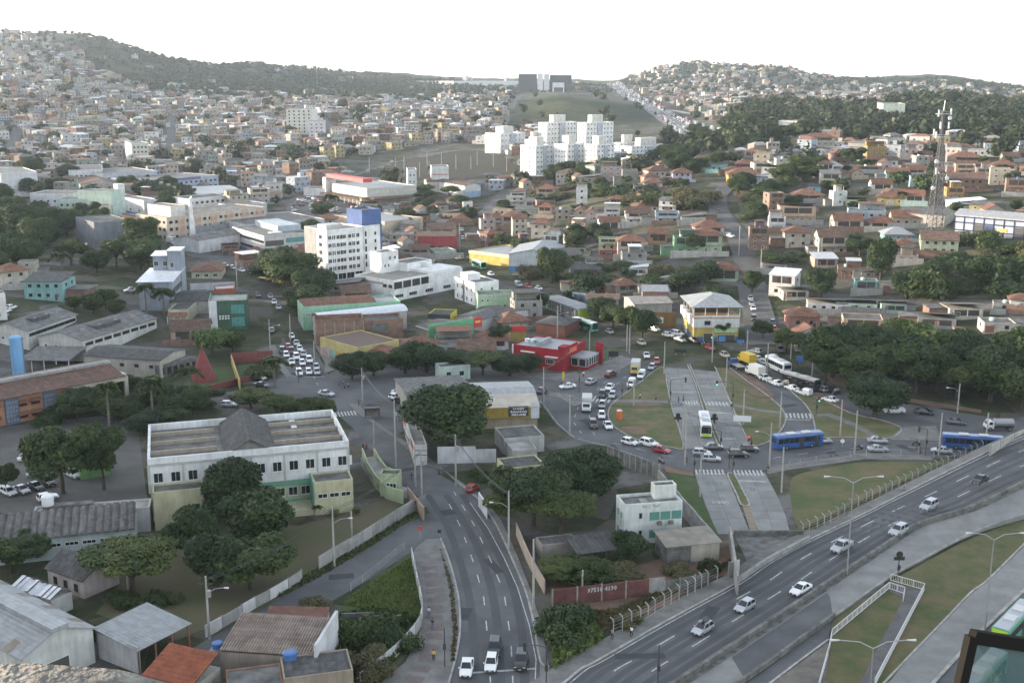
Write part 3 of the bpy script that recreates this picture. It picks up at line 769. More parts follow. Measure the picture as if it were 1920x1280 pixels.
class House:
 """a box of walls in local metres: x along the front, y away from the front"""
 def __init__(s,name,p0,p1,p2,h,label,cat,group=None,ground=None,wall=None):
  a,b,c=(p0,p1,p2)if len(p0)>2 else(at(*p0,h),at(*p1,h),at(*p2,h))
  a=Vector(a)
  BLD.append((label,a,b,c))
  d1,d2=b-a,c-a;d1 .z=d2 .z=0;L,w=d1 .length,d2 .length
  t1,t2=math.atan2(d1 .y,d1 .x),math.atan2(d2 .y,d2 .x);df=(t2-t1+math.pi)%(2*math.pi)-math.pi
  sg=1 if df>0 else-1;er=df-sg*math.pi/2;t1+=er*w*w/(L*L+w*w)
  w*=sg*math.cos(er*.5);u=Vector((math.cos(t1),math.sin(t1),0));b=a+u*L
  v=Vector((-u.y,u.x,0))
  if w<0:
   a=b.copy();u=-u;v=-v;w=-w;flip=True
  else:flip=False
  s.side='R' if flip else 'L'
  s.L,s.W,s.h=L,max(w,2.0),h
  cs=[a,a+u*L,a+v*s.W,a+u*L+v*s.W]
  g=min(hgt(q.x,q.y)for q in cs)if ground is None else ground
  s.g=g
  s.top=max(h,hgt(a.x,a.y)+h-g)if ground is None else h
  s.h=(hgt(a.x+u.x*L/2,a.y+u.y*L/2)+h-g)if ground is None else h
  s.rz=math.atan2(u.y,u.x)
  s.root=empty(name,(a.x,a.y,g),s.rz,label,cat,group)
  s.u,s.v,s.a=u,v,a
 def world(s,x,y,z):return Vector((s.a.x,s.a.y,s.g))+s.u*x+s.v*y+Vector((0,0,z))
 def body(s,mat,h=None,roof=None,parapet=0.6,t=0.22,x0=0,x1=None,y0=0,y1=None,z0=-1.0,name='wall',rname='roof',coping=None,slab_z=None):
  h=h or s.h;x1=s.L if x1 is None else x1;y1=s.W if y1 is None else y1
  mb=MB()
  if parapet>0:
   o=[(x0,y0),(x1,y0),(x1,y1),(x0,y1)];i=[(x0+t,y0+t),(x1-t,y0+t),(x1-t,y1-t),(x0+t,y1-t)]
   v=[(p[0],p[1],z0)for p in o]+[(p[0],p[1],h)for p in o]+[(p[0],p[1],h)for p in i]+[(p[0],p[1],h-parapet)for p in i]
   f=[]
   for k in range(4):
    n=(k+1)%4
    f+=[(k,n,4+n,4+k),(4+k,4+n,8+n,8+k),(8+k,8+n,12+n,12+k)]
   mb.add(v,f)
   o1=mb.build(name,mat,s.root)
   r=MB();r.box(x0+t,x1-t,y0+t,y1-t,h-parapet-0.25,h-parapet+0.004)
   o2=r.build(rname,roof or R_SLAB,s.root)
  else:
   mb.box(x0,x1,y0,y1,z0,h)
   o1=mb.build(name,mat,s.root);o2=None
  return o1,o2
 def gable(s,mat,roof,rise,h=None,x0=0,x1=None,y0=0,y1=None,along='x',ov=0.4,t=0.12,z0=-1.0,wall_name='wall',monitor=0):
  """pitched roof, ridge along x or y, gables filled"""
  h=h or s.h;x1=s.L if x1 is None else x1;y1=s.W if y1 is None else y1
  mb=MB();mb.box(x0,x1,y0,y1,z0,h)
  if along=='x':
   ym=(y0+y1)/2
   for x,fl in((x0,0),(x1,1)):
    q=[(x,y0,h),(x,y1,h),(x,ym,h+rise)]
    mb.add(q,[(0,2,1)if fl==0 else(0,1,2)])
  else:
   xm=(x0+x1)/2
   for y,fl in((y0,0),(y1,1)):
    q=[(x0,y,h),(x1,y,h),(xm,y,h+rise)]
    mb.add(q,[(0,1,2)if fl==0 else(0,2,1)])
  w=mb.build(wall_name,mat,s.root)
  out=[]
  if along=='x':
   ym=(y0+y1)/2;sl=rise/(ym-y0)
   for sgn in(0,1):
    r=MB();ye=y0-ov if sgn==0 else y1+ov;ze=h-ov*sl
    v=[(x0-ov,ye,ze),(x1+ov,ye,ze),(x1+ov,ym,h+rise),(x0-ov,ym,h+rise)]
    v2=[(a,b,c+t)for a,b,c in v]
    r.add(v+v2,[(0,3,2,1),(4,5,6,7),(0,1,5,4),(1,2,6,5),(2,3,7,6),(3,0,4,7)]if sgn==0 else[(0,1,2,3),(7,6,5,4),(1,0,4,5),(2,1,5,6),(3,2,6,7),(0,3,7,4)])
    out.append(r.build('roof',roof,s.root))
  else:
   xm=(x0+x1)/2;sl=rise/(xm-x0)
   for sgn in(0,1):
    r=MB();xe=x0-ov if sgn==0 else x1+ov;ze=h-ov*sl
    v=[(xe,y0-ov,ze),(xm,y0-ov,h+rise),(xm,y1+ov,h+rise),(xe,y1+ov,ze)]
    v2=[(a,b,c+t)for a,b,c in v]
    r.add(v+v2,[(0,3,2,1),(4,5,6,7),(0,1,5,4),(1,2,6,5),(2,3,7,6),(3,0,4,7)]if sgn==0 else[(0,1,2,3),(7,6,5,4),(1,0,4,5),(2,1,5,6),(3,2,6,7),(0,3,7,4)])
    out.append(r.build('roof',roof,s.root))
  return w,out
 def hip(s,roof,rise,h=None,ov=0.5,x0=0,x1=None,y0=0,y1=None,t=0.12):
  h=h or s.h;x1=s.L if x1 is None else x1;y1=s.W if y1 is None else y1
  a,b,c,d=x0-ov,x1+ov,y0-ov,y1+ov
  k=min(b-a,d-c)/2
  if(b-a)>=(d-c):r0,r1=(a+k,(c+d)/2),(b-k,(c+d)/2)
  else:r0,r1=((a+b)/2,c+k),((a+b)/2,d-k)
  z=h-0.05
  v=[(a,c,z),(b,c,z),(b,d,z),(a,d,z),(*r0,h+rise),(*r1,h+rise),(a,c,z-t),(b,c,z-t),(b,d,z-t),(a,d,z-t)]
  if(b-a)>=(d-c):f=[(0,1,5,4),(1,2,5),(2,3,4,5),(3,0,4)]
  else:f=[(0,1,4),(1,2,5,4),(2,3,5),(3,0,4,5)]
  f+=[(6,7,1,0),(7,8,2,1),(8,9,3,2),(9,6,0,3),(9,8,7,6)]
  return MB().add(v,f).build('roof',roof,s.root)
 def shed(s,roof,drop,h=None,ov=0.3,x0=0,x1=None,y0=0,y1=None,t=0.1,low='front'):
  """single slope, low edge at the front (or the back, left or right)"""
  h=h or s.h;x1=s.L if x1 is None else x1;y1=s.W if y1 is None else y1
  a,b,c,d=x0-ov,x1+ov,y0-ov,y1+ov
  z={'front':(h,h,h+drop,h+drop),'back':(h+drop,h+drop,h,h),'left':(h,h+drop,h+drop,h),'right':(h+drop,h,h,h+drop)}[low]
  v=[(a,c,z[0]),(b,c,z[1]),(b,d,z[2]),(a,d,z[3])]
  v2=[(p[0],p[1],p[2]+t)for p in v]
  return MB().add(v+v2,[(3,2,1,0),(4,5,6,7),(0,1,5,4),(1,2,6,5),(2,3,7,6),(3,0,4,7)]).build('roof',roof,s.root)
 def slot(s,wall,x,z,x0=0,x1=None,y0=0,y1=None):
  """position and turn of something fixed to a wall; x measured along it from its left end seen from outside"""
  x1=s.L if x1 is None else x1;y1=s.W if y1 is None else y1
  if wall=='F':return(x0+x,y0-0.004,z),0.0
  if wall=='B':return(x1-x,y1+0.004,z),math.pi
  if wall=='R':return(x1+0.004,y0+x,z),math.pi/2
  return(x0-0.004,y1-x,z),-math.pi/2
 def span(s,wall):return s.L if wall in 'FB' else s.W
 def win(s,wall,z,w,h,n=None,xs=None,a=0.6,b=None,style='plain',mull=1,glass=None,frame=None,name='window',**kw):
  span=(kw.get('x1',s.L)-kw.get('x0',0))if wall in 'FB' else(kw.get('y1',s.W)-kw.get('y0',0))
  if xs is None:
   b=span-a if b is None else b
   n=n or max(1,int((b-a)/(w*1.8)))
   xs=[a+(b-a)*(i+0.5)/n for i in range(n)]
  me=window_mesh(w,h,style,mull,glass,frame)
  r=[]
  for x in xs:
   p,rz=s.slot(wall,x,z,**kw)
   r.append(link(name,me,s.root,p,rz))
  return r
 def band(s,wall,x0,x1,z0,z1,mat,name='panel',d=0.05,y=None):
  """flat panel fixed on a wall"""
  p,rz=s.slot(wall,(x0+x1)/2,z0)
  w=x1-x0
  mb=MB();mb.box(-w/2,w/2,-d,0,0,z1-z0)
  return mb.build(name,mat,s.root,p,rz)
 def text(s,wall,x,z,string,size,mat,depth=0.06,align='CENTER',bold=0.0):
  p,rz=s.slot(wall,x,z)
  return lettering(string,size,mat,s.root,(p[0],p[1],p[2]),rz,depth,align,bold)
 def tank(s,x,y,z,r=0.7,h=0.9,mat=None):
  mb=MB();mb.tube([(0,0,0),(0,0,h*0.85),(0,0,h)],[r,r*1.08,r*0.75],10)
  return mb.build('water_tank',mat or plain('tank_blue',(0.05,0.12,0.30),0.5),s.root,(x,y,z))
 def box(s,name,x0,x1,y0,y1,z0,z1,mat):
  mb=MB();mb.box(x0,x1,y0,y1,z0,z1);return mb.build(name,mat,s.root)
def lettering(string,size,mat,parent,loc,rz=0.0,depth=0.06,align='CENTER',bold=0.0,flat=False,name='lettering'):
 cu=bpy.data.curves.new('lettering','FONT');cu.body=string;cu.size=size;cu.align_x=align;cu.extrude=0.01;cu.offset=bold
 cu.resolution_u=1
 tmp=bpy.data.objects.new('tmp',cu)
 C.objects.link(tmp)
 dg=bpy.context.evaluated_depsgraph_get()
 me=bpy.data.meshes.new_from_object(tmp.evaluated_get(dg))
 bpy.data.objects.remove(tmp);bpy.data.curves.remove(cu)
 me.materials.clear();me.materials.append(mat)
 o=link(name,me,parent)
 o.matrix_local=Matrix.Translation(Vector(loc))@Matrix.Rotation(rz,4,'Z')@(Matrix.Identity(4)if flat else Matrix.Rotation(math.radians(90),4,'X'))@Matrix.Translation((0,0,depth))
 return o
# trees
LEAF={}
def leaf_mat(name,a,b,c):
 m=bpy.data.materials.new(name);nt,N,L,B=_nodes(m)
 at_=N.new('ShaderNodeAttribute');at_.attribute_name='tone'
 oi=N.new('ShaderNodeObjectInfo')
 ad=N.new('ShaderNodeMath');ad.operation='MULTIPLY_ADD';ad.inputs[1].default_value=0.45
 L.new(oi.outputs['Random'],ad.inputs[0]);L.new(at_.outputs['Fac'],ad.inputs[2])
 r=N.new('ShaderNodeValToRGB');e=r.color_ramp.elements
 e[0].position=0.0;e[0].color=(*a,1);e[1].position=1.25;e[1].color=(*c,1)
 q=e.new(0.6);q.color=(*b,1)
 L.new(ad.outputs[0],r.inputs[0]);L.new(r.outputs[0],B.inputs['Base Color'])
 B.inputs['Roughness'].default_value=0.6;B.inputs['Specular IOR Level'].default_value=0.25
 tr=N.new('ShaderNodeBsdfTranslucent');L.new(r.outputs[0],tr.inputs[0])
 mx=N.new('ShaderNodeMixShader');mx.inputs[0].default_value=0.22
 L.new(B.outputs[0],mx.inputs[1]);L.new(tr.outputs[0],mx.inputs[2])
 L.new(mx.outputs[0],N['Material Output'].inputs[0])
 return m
LEAF_DARK=leaf_mat('dark_leaves',(0.010,0.022,0.007),(0.022,0.044,0.012),(0.064,0.090,0.026))
LEAF_MID=leaf_mat('olive_leaves',(0.015,0.030,0.009),(0.033,0.058,0.016),(0.090,0.110,0.03))
LEAF_LIGHT=leaf_mat('light_leaves',(0.045,0.070,0.018),(0.080,0.120,0.030),(0.15,0.18,0.05))
LEAF_FAR=leaf_mat('far_leaves',(.016,.026,.011),(.030,.043,.018),(.068,.078,.034))
LEAF_DRY=leaf_mat('dry_leaves',(0.05,0.05,0.022),(0.085,0.078,0.035),(0.13,0.115,0.05))
BARK=surf('bark',(0.085,0.068,0.052),0.95,2.0,0.45)
BARK_PALE=surf('pale_bark',(0.17,0.15,0.125),0.95,2.0,0.4)
def quads_mesh(name,cen,nrm,size,tone,mat,asp=1.0,rs=None,extra=None,tri=False):
 """leaf quads from arrays"""
 rs=rs or np.random.default_rng(1)
 n=len(cen)
 nrm=nrm/(np.linalg.norm(nrm,axis=1,keepdims=True)+1e-9)
 rv=rs.normal(size=(n,3));t=np.cross(nrm,rv);t/=(np.linalg.norm(t,axis=1,keepdims=True)+1e-9)
 b=np.cross(nrm,t)
 s=size[:,None]*0.5
 bend=nrm*s*0.35
 v=np.stack([cen-t*s*asp-bend,cen-b*s,cen+t*s*asp-bend,cen+b*s],1).reshape(-1,3)
 f=np.arange(n*4).reshape(n,4)
 vs=v;nq=n
 me=bpy.data.meshes.new(name)
 ev,ef,et=extra if extra else(np.zeros((0,3)),[],[])
 me.vertices.add(len(vs)+len(ev));me.vertices.foreach_set('co',np.vstack([vs,ev]).astype(np.float32).ravel())
 loops=np.concatenate([f.ravel(),(np.array(ef,int).ravel()+len(vs))if len(ef)else np.zeros(0,int)])
 me.loops.add(len(loops));me.loops.foreach_set('vertex_index',loops.astype(np.int32))
 cnt=np.concatenate([np.full(nq,4),np.full(len(ef),3)]).astype(np.int32)
 me.polygons.add(len(cnt));me.polygons.foreach_set('loop_start',np.concatenate([[0],np.cumsum(cnt)[:-1]]).astype(np.int32))
 a=me.attributes.new('tone','FLOAT','FACE');a.data.foreach_set('value',np.concatenate([tone,np.array(et)]).astype(np.float32))
 me.materials.append(mat)
 me.update(calc_edges=True)
 return me
def ico(sub=1):
 bm=bmesh.new();bmesh.ops.create_icosphere(bm,subdivisions=sub,radius=1.0)
 v=np.array([q.co[:]for q in bm.verts]);f=[tuple(x.index for x in q.verts)for q in bm.faces]
 bm.free();return v,f
ICO_V,ICO_F=ico(2)
def crown_mesh(name,blobs,n,leaf,mat,seed,core=0.72,flat=0.0):
 """leaf faces spread through a set of ellipsoid clumps; darker opaque heart so the sky only shows between clumps"""
 rs=np.random.default_rng(seed)
 blobs=np.array(blobs,float)
 wgt=(blobs[:,3]*blobs[:,4]+blobs[:,4]*blobs[:,5]);wgt/=wgt.sum()
 k=rs.choice(len(blobs),n,p=wgt)
 d=rs.normal(size=(n,3));d/=np.linalg.norm(d,axis=1,keepdims=True)
 low=d[:,2]<-0.35
 d[low,2]*=rs.choice([-1,1,1],low.sum())
 rad=0.70+0.42*rs.random(n)**0.8
 c=blobs[k,:3]+d*blobs[k,3:6]*rad[:,None]
 nr=d+rs.normal(size=(n,3))*0.55+np.array([0,0,0.5])
 sz=leaf*(0.6+0.9*rs.random(n))
 bt=rs.random(len(blobs))*0.35
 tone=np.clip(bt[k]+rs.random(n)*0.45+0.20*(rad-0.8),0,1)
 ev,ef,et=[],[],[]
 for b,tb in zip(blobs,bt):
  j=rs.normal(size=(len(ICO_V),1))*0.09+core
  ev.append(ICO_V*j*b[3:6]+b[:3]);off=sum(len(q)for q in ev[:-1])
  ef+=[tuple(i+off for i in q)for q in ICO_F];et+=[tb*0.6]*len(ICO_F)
 return quads_mesh(name,c,nr,sz,tone,mat,rs=rs,extra=(np.vstack(ev),ef,et))
def limbs_mesh(name,height,r,tips,mat,base=None,seed=0):
 mb=MB();rs=random.Random(seed)
 k=base if base is not None else height*0.45
 mb.tube([(0,0,-0.5),(rs.uniform(-.1,.1),0,k*0.5),(0,0,k)],[r*1.25,r,r*0.8],7)
 for t in tips:
  m=Vector((0,0,k)).lerp(Vector(t),0.5)+Vector((rs.uniform(-.3,.3),rs.uniform(-.3,.3),0.3))
  mb.tube([(0,0,k*0.92),m,t],[r*0.6,r*0.4,r*0.12],5)
 return mb.mesh(name,[mat])
PROTO={}
def blobs_round(rs,rx,rz,z,n,spread=0.62,small=0.5):
 b=[(0,0,z,rx*0.72,rx*0.72,rz*0.78)]
 for i in range(n):
  a=i*2.399+rs.uniform(-.4,.4);q=rs.uniform(0.45,1.0)
  el=rs.uniform(-0.45,0.95)
  rr=rx*spread*q
  b.append((math.cos(a)*rr,math.sin(a)*rr,z+rz*0.62*el,rx*small*rs.uniform(.6,1.05),rx*small*rs.uniform(.6,1.05),rz*small*rs.uniform(.55,.95)))
 return b
def make_protos():
 rs=random.Random(3)
 for i in range(4):
  b=blobs_round(rs,5.0,4.3,5.2,16+i)
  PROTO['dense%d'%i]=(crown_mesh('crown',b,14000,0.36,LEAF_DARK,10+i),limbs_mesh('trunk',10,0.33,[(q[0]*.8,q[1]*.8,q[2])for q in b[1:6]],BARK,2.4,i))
 for i in range(3):
  b=blobs_round(rs,5.0,4.0,5.5,15,0.7,0.42)[1:]
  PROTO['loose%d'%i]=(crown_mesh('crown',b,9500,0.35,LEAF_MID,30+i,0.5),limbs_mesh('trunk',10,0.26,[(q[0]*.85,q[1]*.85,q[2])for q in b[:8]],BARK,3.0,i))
 for i in range(3):
  b=[]
  for j in range(15):
   a=j*2.399;r=4.2*math.sqrt((j+.5)/15)
   b.append((math.cos(a)*r,math.sin(a)*r,7.9-0.16*r*r/2+rs.uniform(-.5,.5),1.75*rs.uniform(.8,1.2),1.75*rs.uniform(.8,1.2),0.85))
  b+=[(math.cos(j*1.9)*2.6,math.sin(j*1.9)*2.6,6.0,1.6,1.6,.9)for j in range(4)]
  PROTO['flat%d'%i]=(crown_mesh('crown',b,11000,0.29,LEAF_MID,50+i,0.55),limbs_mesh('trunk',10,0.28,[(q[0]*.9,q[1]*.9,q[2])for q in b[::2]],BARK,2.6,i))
 for i in range(2):
  b=blobs_round(rs,5.0,3.6,5.6,10)
  PROTO['bright%d'%i]=(crown_mesh('crown',b,2400,0.7,LEAF_LIGHT,70+i),limbs_mesh('trunk',10,0.3,[(q[0]*.8,q[1]*.8,q[2])for q in b[1:5]],BARK,2.4,i))
 for i in range(2):
  b=[(rs.uniform(-.8,.8),rs.uniform(-.8,.8),2+j*1.15,2.1-.12*j,2.1-.12*j,1.3)for j in range(7)]
  PROTO['tall%d'%i]=(crown_mesh('crown',b,2200,0.55,LEAF_DARK,80+i,0.6),limbs_mesh('trunk',10,0.22,[(0,0,8)],BARK,3,i))
 for i in range(2):
  q=np.random.default_rng(90+i);cen,nr,sz,tn=[],[],[],[]
  for j in range(17):
   a=j*2.399;up=q.uniform(0.1,1.0);L=q.uniform(3.2,4.2)
   for k in range(13):
    t=(k+1)/13
    x=L*t*(0.55+0.45*(1-up));z=7.6+L*(up*0.75*t-0.75*t*t)
    for sgn in(-1,1):
     wv=0.55*math.sin(math.pi*min(1,t*0.9+0.1))*sgn
     cen.append((math.cos(a)*x-math.sin(a)*wv,math.sin(a)*x+math.cos(a)*wv,z-abs(wv)*0.4))
     nr.append((-math.sin(a)*sgn*0.5,math.cos(a)*sgn*0.5,1));sz.append(0.85);tn.append(q.uniform(0.2,0.9))
  me=quads_mesh('crown',np.array(cen),np.array(nr),np.array(sz),np.array(tn),LEAF_MID,rs=q)
  mb=MB();mb.tube([(0,0,-.5),(.1,0,4),(0,0,7.6)],[0.32,0.22,0.18],7)
  PROTO['palm%d'%i]=(me,mb.mesh('trunk',[BARK_PALE]))
 for i in range(2):
  q=np.random.default_rng(120+i);n=620
  a=q.uniform(0,6.28,n);r=3.6*np.sqrt(q.random(n));z=q.uniform(1.0,4.6,n)*(1-(r/5)**2)
  cen=np.stack([np.cos(a)*r,np.sin(a)*r,z],1);nr=np.stack([np.cos(a*3),np.sin(a*3),q.uniform(0.1,1,n)],1)
  PROTO['banana%d'%i]=(quads_mesh('crown',cen,nr,q.uniform(.6,1.3,n),q.uniform(0.0,0.6,n),LEAF_MID,asp=0.4,rs=q),MB().tube([(0,0,-.3),(0,0,2.5)],[.2,.15],5).mesh('trunk',[BARK]))
 for i in range(3):
  b=[(rs.uniform(-3,3),rs.uniform(-3,3),rs.uniform(.8,2.6),rs.uniform(1.3,2.4),rs.uniform(1.3,2.4),rs.uniform(1,1.9))for j in range(9)]
  PROTO['bush%d'%i]=(crown_mesh('crown',b,3200,0.36,(LEAF_MID,LEAF_DARK,LEAF_DRY)[i],130+i,0.6),None)
 for i in range(4):
  b=blobs_round(rs,5.0,4.2,5.2,9)
  PROTO['far%d'%i]=(crown_mesh('crown',b,900,1.15,LEAF_DARK if i%2 else LEAF_MID,150+i),limbs_mesh('trunk',10,0.35,[(0,0,7)],BARK,2.4,i))
make_protos()
TREES=[]
def tree(px,py,wpx,hpx,kind,label=None,group=None,name='tree',rz=None,p=None,cat='tree'):
 """a tree standing at a pixel, crown width and total height given in photograph pixels"""
 p=p or at(px,py)
 s=ppm(p)
 ce=math.cos(math.atan2(H-p.z,math.hypot(p.x,p.y)))
 w=wpx/s*1.08;h=max(1.0,(hpx/s)/ce*(0.90 if kind[:4]!='palm' else 1.0))
 crown,trunk=PROTO[kind]
 full={'palm':8.0,'bana':4.4,'bush':4.4}.get(kind[:4],9.6)
 wid={'palm':7.2,'bana':7.6,'bush':8.4,'tall':5.0,'flat':11.5}.get(kind[:4],10.6)
 rz=random.uniform(0,6.28)if rz is None else rz
 o=empty(name,(p.x,p.y,p.z-0.1),rz,label,cat,group)
 sx=w/wid;sz=h/full
 link('crown',crown,o,scale=(sx*random.uniform(.95,1.05),sx*random.uniform(.95,1.05),sz))
 if trunk is not None:
  link('trunk',trunk,o,scale=(sx,sx,sz))
 TREES.append((p,w/2))
 return o
# buildings of the valley, one by one
def frames(s,wall,z0,z1,n,mat,w=0.3,d=0.1,name='pilaster'):
 L=s.span(wall)
 for i in range(n+1):
  x=min(max(L*i/n,w/2),L-w/2);s.band(wall,x-w/2,x+w/2,z0,z1,mat,name,d)
s=House('school_building',(276,860),(656,830),(256,797),12.0,'long white and pale green school building with pitched block crossing its grey roof','school')
s.body(paint((0.66,0.67,0.68)),12.0,CONCRETE_DARK,1.3,0.45,z0=5.4)
mint=paint((0.40,0.46,0.30));tealp=paint((0.16,0.36,0.26));cream=paint((0.47,0.45,0.30))
s.box('wall',0.15,s.L-0.15,0.15,s.W-0.15,-1,5.4,mint)
gr=surf('pilaster_grey',(0.38,0.38,0.36),0.85,1.0,0.2)
frames(s,'F',5.5,10.6,6,gr,0.35,0.14)
s.band('F',0,s.L,10.5,10.9,gr,'string_course',0.2)
n=12
for i in range(n):
 x=s.L*(i+0.55)/n
 s.win('F',7.3,1.7,1.9,xs=[x],style='sill')
 s.band('F',x+1.0,x+1.8,7.3,9.2,paint((0.66,0.67,0.67)),'shutter',0.06)
s.win('L',7.3,1.5,1.9,n=6,style='sill')
frames(s,'L',5.5,10.6,6,gr,0.35,0.14)
s.win('F',2.4,1.7,1.7,n=9,a=s.L*0.22,b=s.L*0.80,style='sill')
s.band('F',s.L*0.2,s.L*0.82,0.2,1.6,tealp,'dado',0.06)
s.band('F',s.L*0.5,s.L*0.82,4.4,5.3,tealp,'dado',0.06)
for y in(0.25,0.52,0.78):
 s.box('roof_upstand',0.5,s.L*0.34,s.W*y,s.W*y+0.35,10.71,11.5,paint((0.36,0.31,0.25)))
 s.box('roof_upstand',s.L*0.63,s.L-0.5,s.W*y,s.W*y+0.35,10.71,11.5,paint((0.36,0.31,0.25)))
s.gable(CONCRETE_DARK,R_FIBRE_DARK,2.6,11.2,s.L*0.38,s.L*0.62,0.4,s.W-0.4,'y',0.25,z0=10.6,wall_name='attic')
s.box('roof_hatch',s.L*0.75,s.L*0.78,s.W*0.7,s.W*0.95,10.72,10.8,plain('hatch_white',(0.6,0.6,0.6)))
s.body(cream,7.2,R_SLAB,0.4,0.25,0.6,9.2,-4.6,0.1,name='annex_wall',rname='annex_roof')
s.body(cream,6.4,R_SLAB,0.4,0.25,s.L-7.4,s.L-0.3,-5.4,0.1,name='annex_wall',rname='annex_roof')
s.win('F',3.2,1.8,0.9,n=3,x0=s.L-7.4,x1=s.L-0.3,y0=-5.4,a=0.4,b=6.8)
s.box('terrace',s.L*0.42,s.L-7.4,-5.0,0.05,-1,1.2,cream)
s.band('F',s.L-7.6,s.L-7.4,1.2,6.4,tealp,'dado',5.3)
s.win('F',3.0,1.4,1.4,xs=[7.2],x0=0.6,x1=9.2,y0=-4.6,frame=plain('green_frame',(0.08,0.22,0.14)))
r=empty('access_ramp',P(715,925,0),0,'pale green curved access ramp between school and avenue','ramp')
c0=P(715,925,0)
for nm,pts,w,h0,h1,m in(('deck',[(690,870),(705,895),(722,918),(745,930),(758,935)],3.0,0,1.6,CONCRETE),('parapet',[(680,862),(690,890),(705,915),(725,935),(757,945)],0.25,0,2.7,mint),('parapet',[(702,862),(712,880),(724,897),(740,903)],0.25,0,2.6,mint)):
 mb=MB();strip([P(*p,0)-c0 for p in pts],w,h0,h1,mb);mb.build(nm,m,r)
s=House('gatehouse',(712,888),(744,893),(703,878),4.5,'small pale green gatehouse on the pavement at the head of the ramp','gatehouse')
s.body(mint,roof=R_SLAB,parapet=0.3);s.win('F',1.2,1.3,1.5,n=2)
s=House('boundary_wall',(763,912),(793,951),(768,911),2.6,'rust stained wall beside the ramp and the avenue bend','wall')
s.box('panel',0,s.L,0,0.25,-0.3,2.6,paint((0.33,0.24,0.19)))
s=House('primary_school',(238,700),(0,744),(180,681),7.0,'orange school with blue panels, long brown roof and open porch at its end','school')
L=s.L
s.box('wall',-20,L*0.62,0.6,s.W,-1,6.3,paint((0.40,0.21,0.125)))
MB().add([(-20,-0.6,6.4),(L*0.98,-0.6,6.4),(L*0.98,s.W*.55,8.2),(-20,s.W*.55,8.2),(-20,-0.6,6.6),(L*0.98,-0.6,6.6),(L*0.98,s.W*.55,8.4),(-20,s.W*.55,8.4)],[(3,2,1,0),(4,5,6,7),(0,1,5,4),(1,2,6,5),(2,3,7,6),(3,0,4,7)]).build('roof',ribbed('brown_fibre',(0.12,0.068,0.05),0.9,0,(0.08,0.05,0.04),0.9,0.09),s.root)
MB().add([(-20,s.W*.62,8.6),(L*0.98,s.W*.62,8.6),(L*0.98,s.W+.6,7.4),(-20,s.W+.6,7.4),(-20,s.W*.62,8.8),(L*0.98,s.W*.62,8.8),(L*0.98,s.W+.6,7.6),(-20,s.W+.6,7.6)],[(3,2,1,0),(4,5,6,7),(0,1,5,4),(1,2,6,5),(2,3,7,6),(3,0,4,7)]).build('roof',MATS['brown_fibre'],s.root)
s.box('ridge_beam',-20,L*0.99,s.W*0.5,s.W*0.64,8.3,8.9,CONCRETE)
s.box('porch_beam',L*0.62,L,-0.4,0.4,5.4,6.4,paint((0.46,0.43,0.34)))
s.box('porch_wall',L*0.50,L*0.66,-0.3,0.5,-1,6.38,paint((0.46,0.43,0.34)))
s.box('porch_column',L*0.97,L,-0.4,0.4,-1,5.4,paint((0.46,0.43,0.34)))
s.box('porch_end',L*0.97,L,0.4,s.W,5.2,7.0,paint((0.46,0.43,0.34)))
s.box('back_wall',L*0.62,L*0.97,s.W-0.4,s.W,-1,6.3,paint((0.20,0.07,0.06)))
bl=paint((0.12,0.16,0.24))
for x in(L*0.37,L*0.08):
 mb=MB();mb.box(x-1.6,x+1.6,0.2,0.6,-0.5,6.2,0);o=mb.build('block_screen',bl,s.root)
 w=window_mesh(0.35,0.5,'plain',0)
 for i in range(4):
  for j in range(5):link('opening',w,s.root,(x-1.1+i*.7,0.19,0.7+j*1.05))
for x in(L*0.26,L*0.16,-1.5,-8):
 for z in(0.9,3.7):
  o=link('window',window_mesh(2.2,1.5,'plain',2,frame=plain('red_frame',(0.22,0.05,0.03))),s.root,(x,0.59,z))
  MB().add([(x-1.3,0.6,z+1.7),(x+1.3,0.6,z+1.7),(x+1.3,-0.5,z+.95),(x-1.3,-0.5,z+.95)],[(0,3,2,1)]).build('awning',paint((0.19,0.085,0.06)),s.root)
wf=paint((0.52,0.51,0.49))
for nm,p0,p1,p2,lab in(('A',(52,619),(-42,632),(180,567),'white pitched factory hall with raised roof slabs behind the blue water tower'),('B',(155,637),(53,632),(305,581),'white factory hall with grey roof and strip windows along its street side')):
 s=House('factory_hall',p0,p1,p2,6.0,lab,'factory')
 s.gable(wf,R_FIBRE,2.0,5.8,along='y',ov=0.5)
 s.win('R',3.9,3.2,1.0,n=8,mull=3,frame=FRAME_DARK)
 s.win('F',3.0,1.0,0.8,n=4,mull=1)
 for k in range(4):
  y=s.W*(0.14+0.22*k)
  s.box('roof_vent',s.L*0.70,s.L*0.76,y,y+0.7,6.0,7.9,CONCRETE)
 s.box('roof_monitor',s.L*0.56,s.L*0.80,s.W*0.3,s.W*0.62,6.6,7.75,R_FIBRE_DARK)
s=House('workshop_building',(300,672),(157,662),(345,652),5.5,'cream workshop with dark fibre cement roof and stained walls beside the factory','workshop')
s.gable(paint((0.40,0.375,0.33)),R_FIBRE_DARK,1.0,5.0,along='x')
s.win('F',2.6,1.2,0.9,n=5,frame=FRAME_DARK);s.win('R',2.2,1.2,1.2,n=3,frame=plain('rust_frame',(0.25,0.1,0.06)))
s=House('covered_yard',(128,675),(50,668),(135,655),3.4,'open fronted shed with grey roof under the factory wall','shed')
s.shed(R_FIBRE,1.0,3.2);s.box('wall',0,s.L,s.W-0.3,s.W,-0.5,3.9,wf)
for i in range(5):s.box('post',s.L*i/4-0.1,s.L*i/4+0.1,0,0.2,-0.3,3.2,FRAME)
s=House('canopy_block',(372,668),(332,690),(385,652),3.6,'low grey walkway roof beside the red cone in the school garden','canopy')
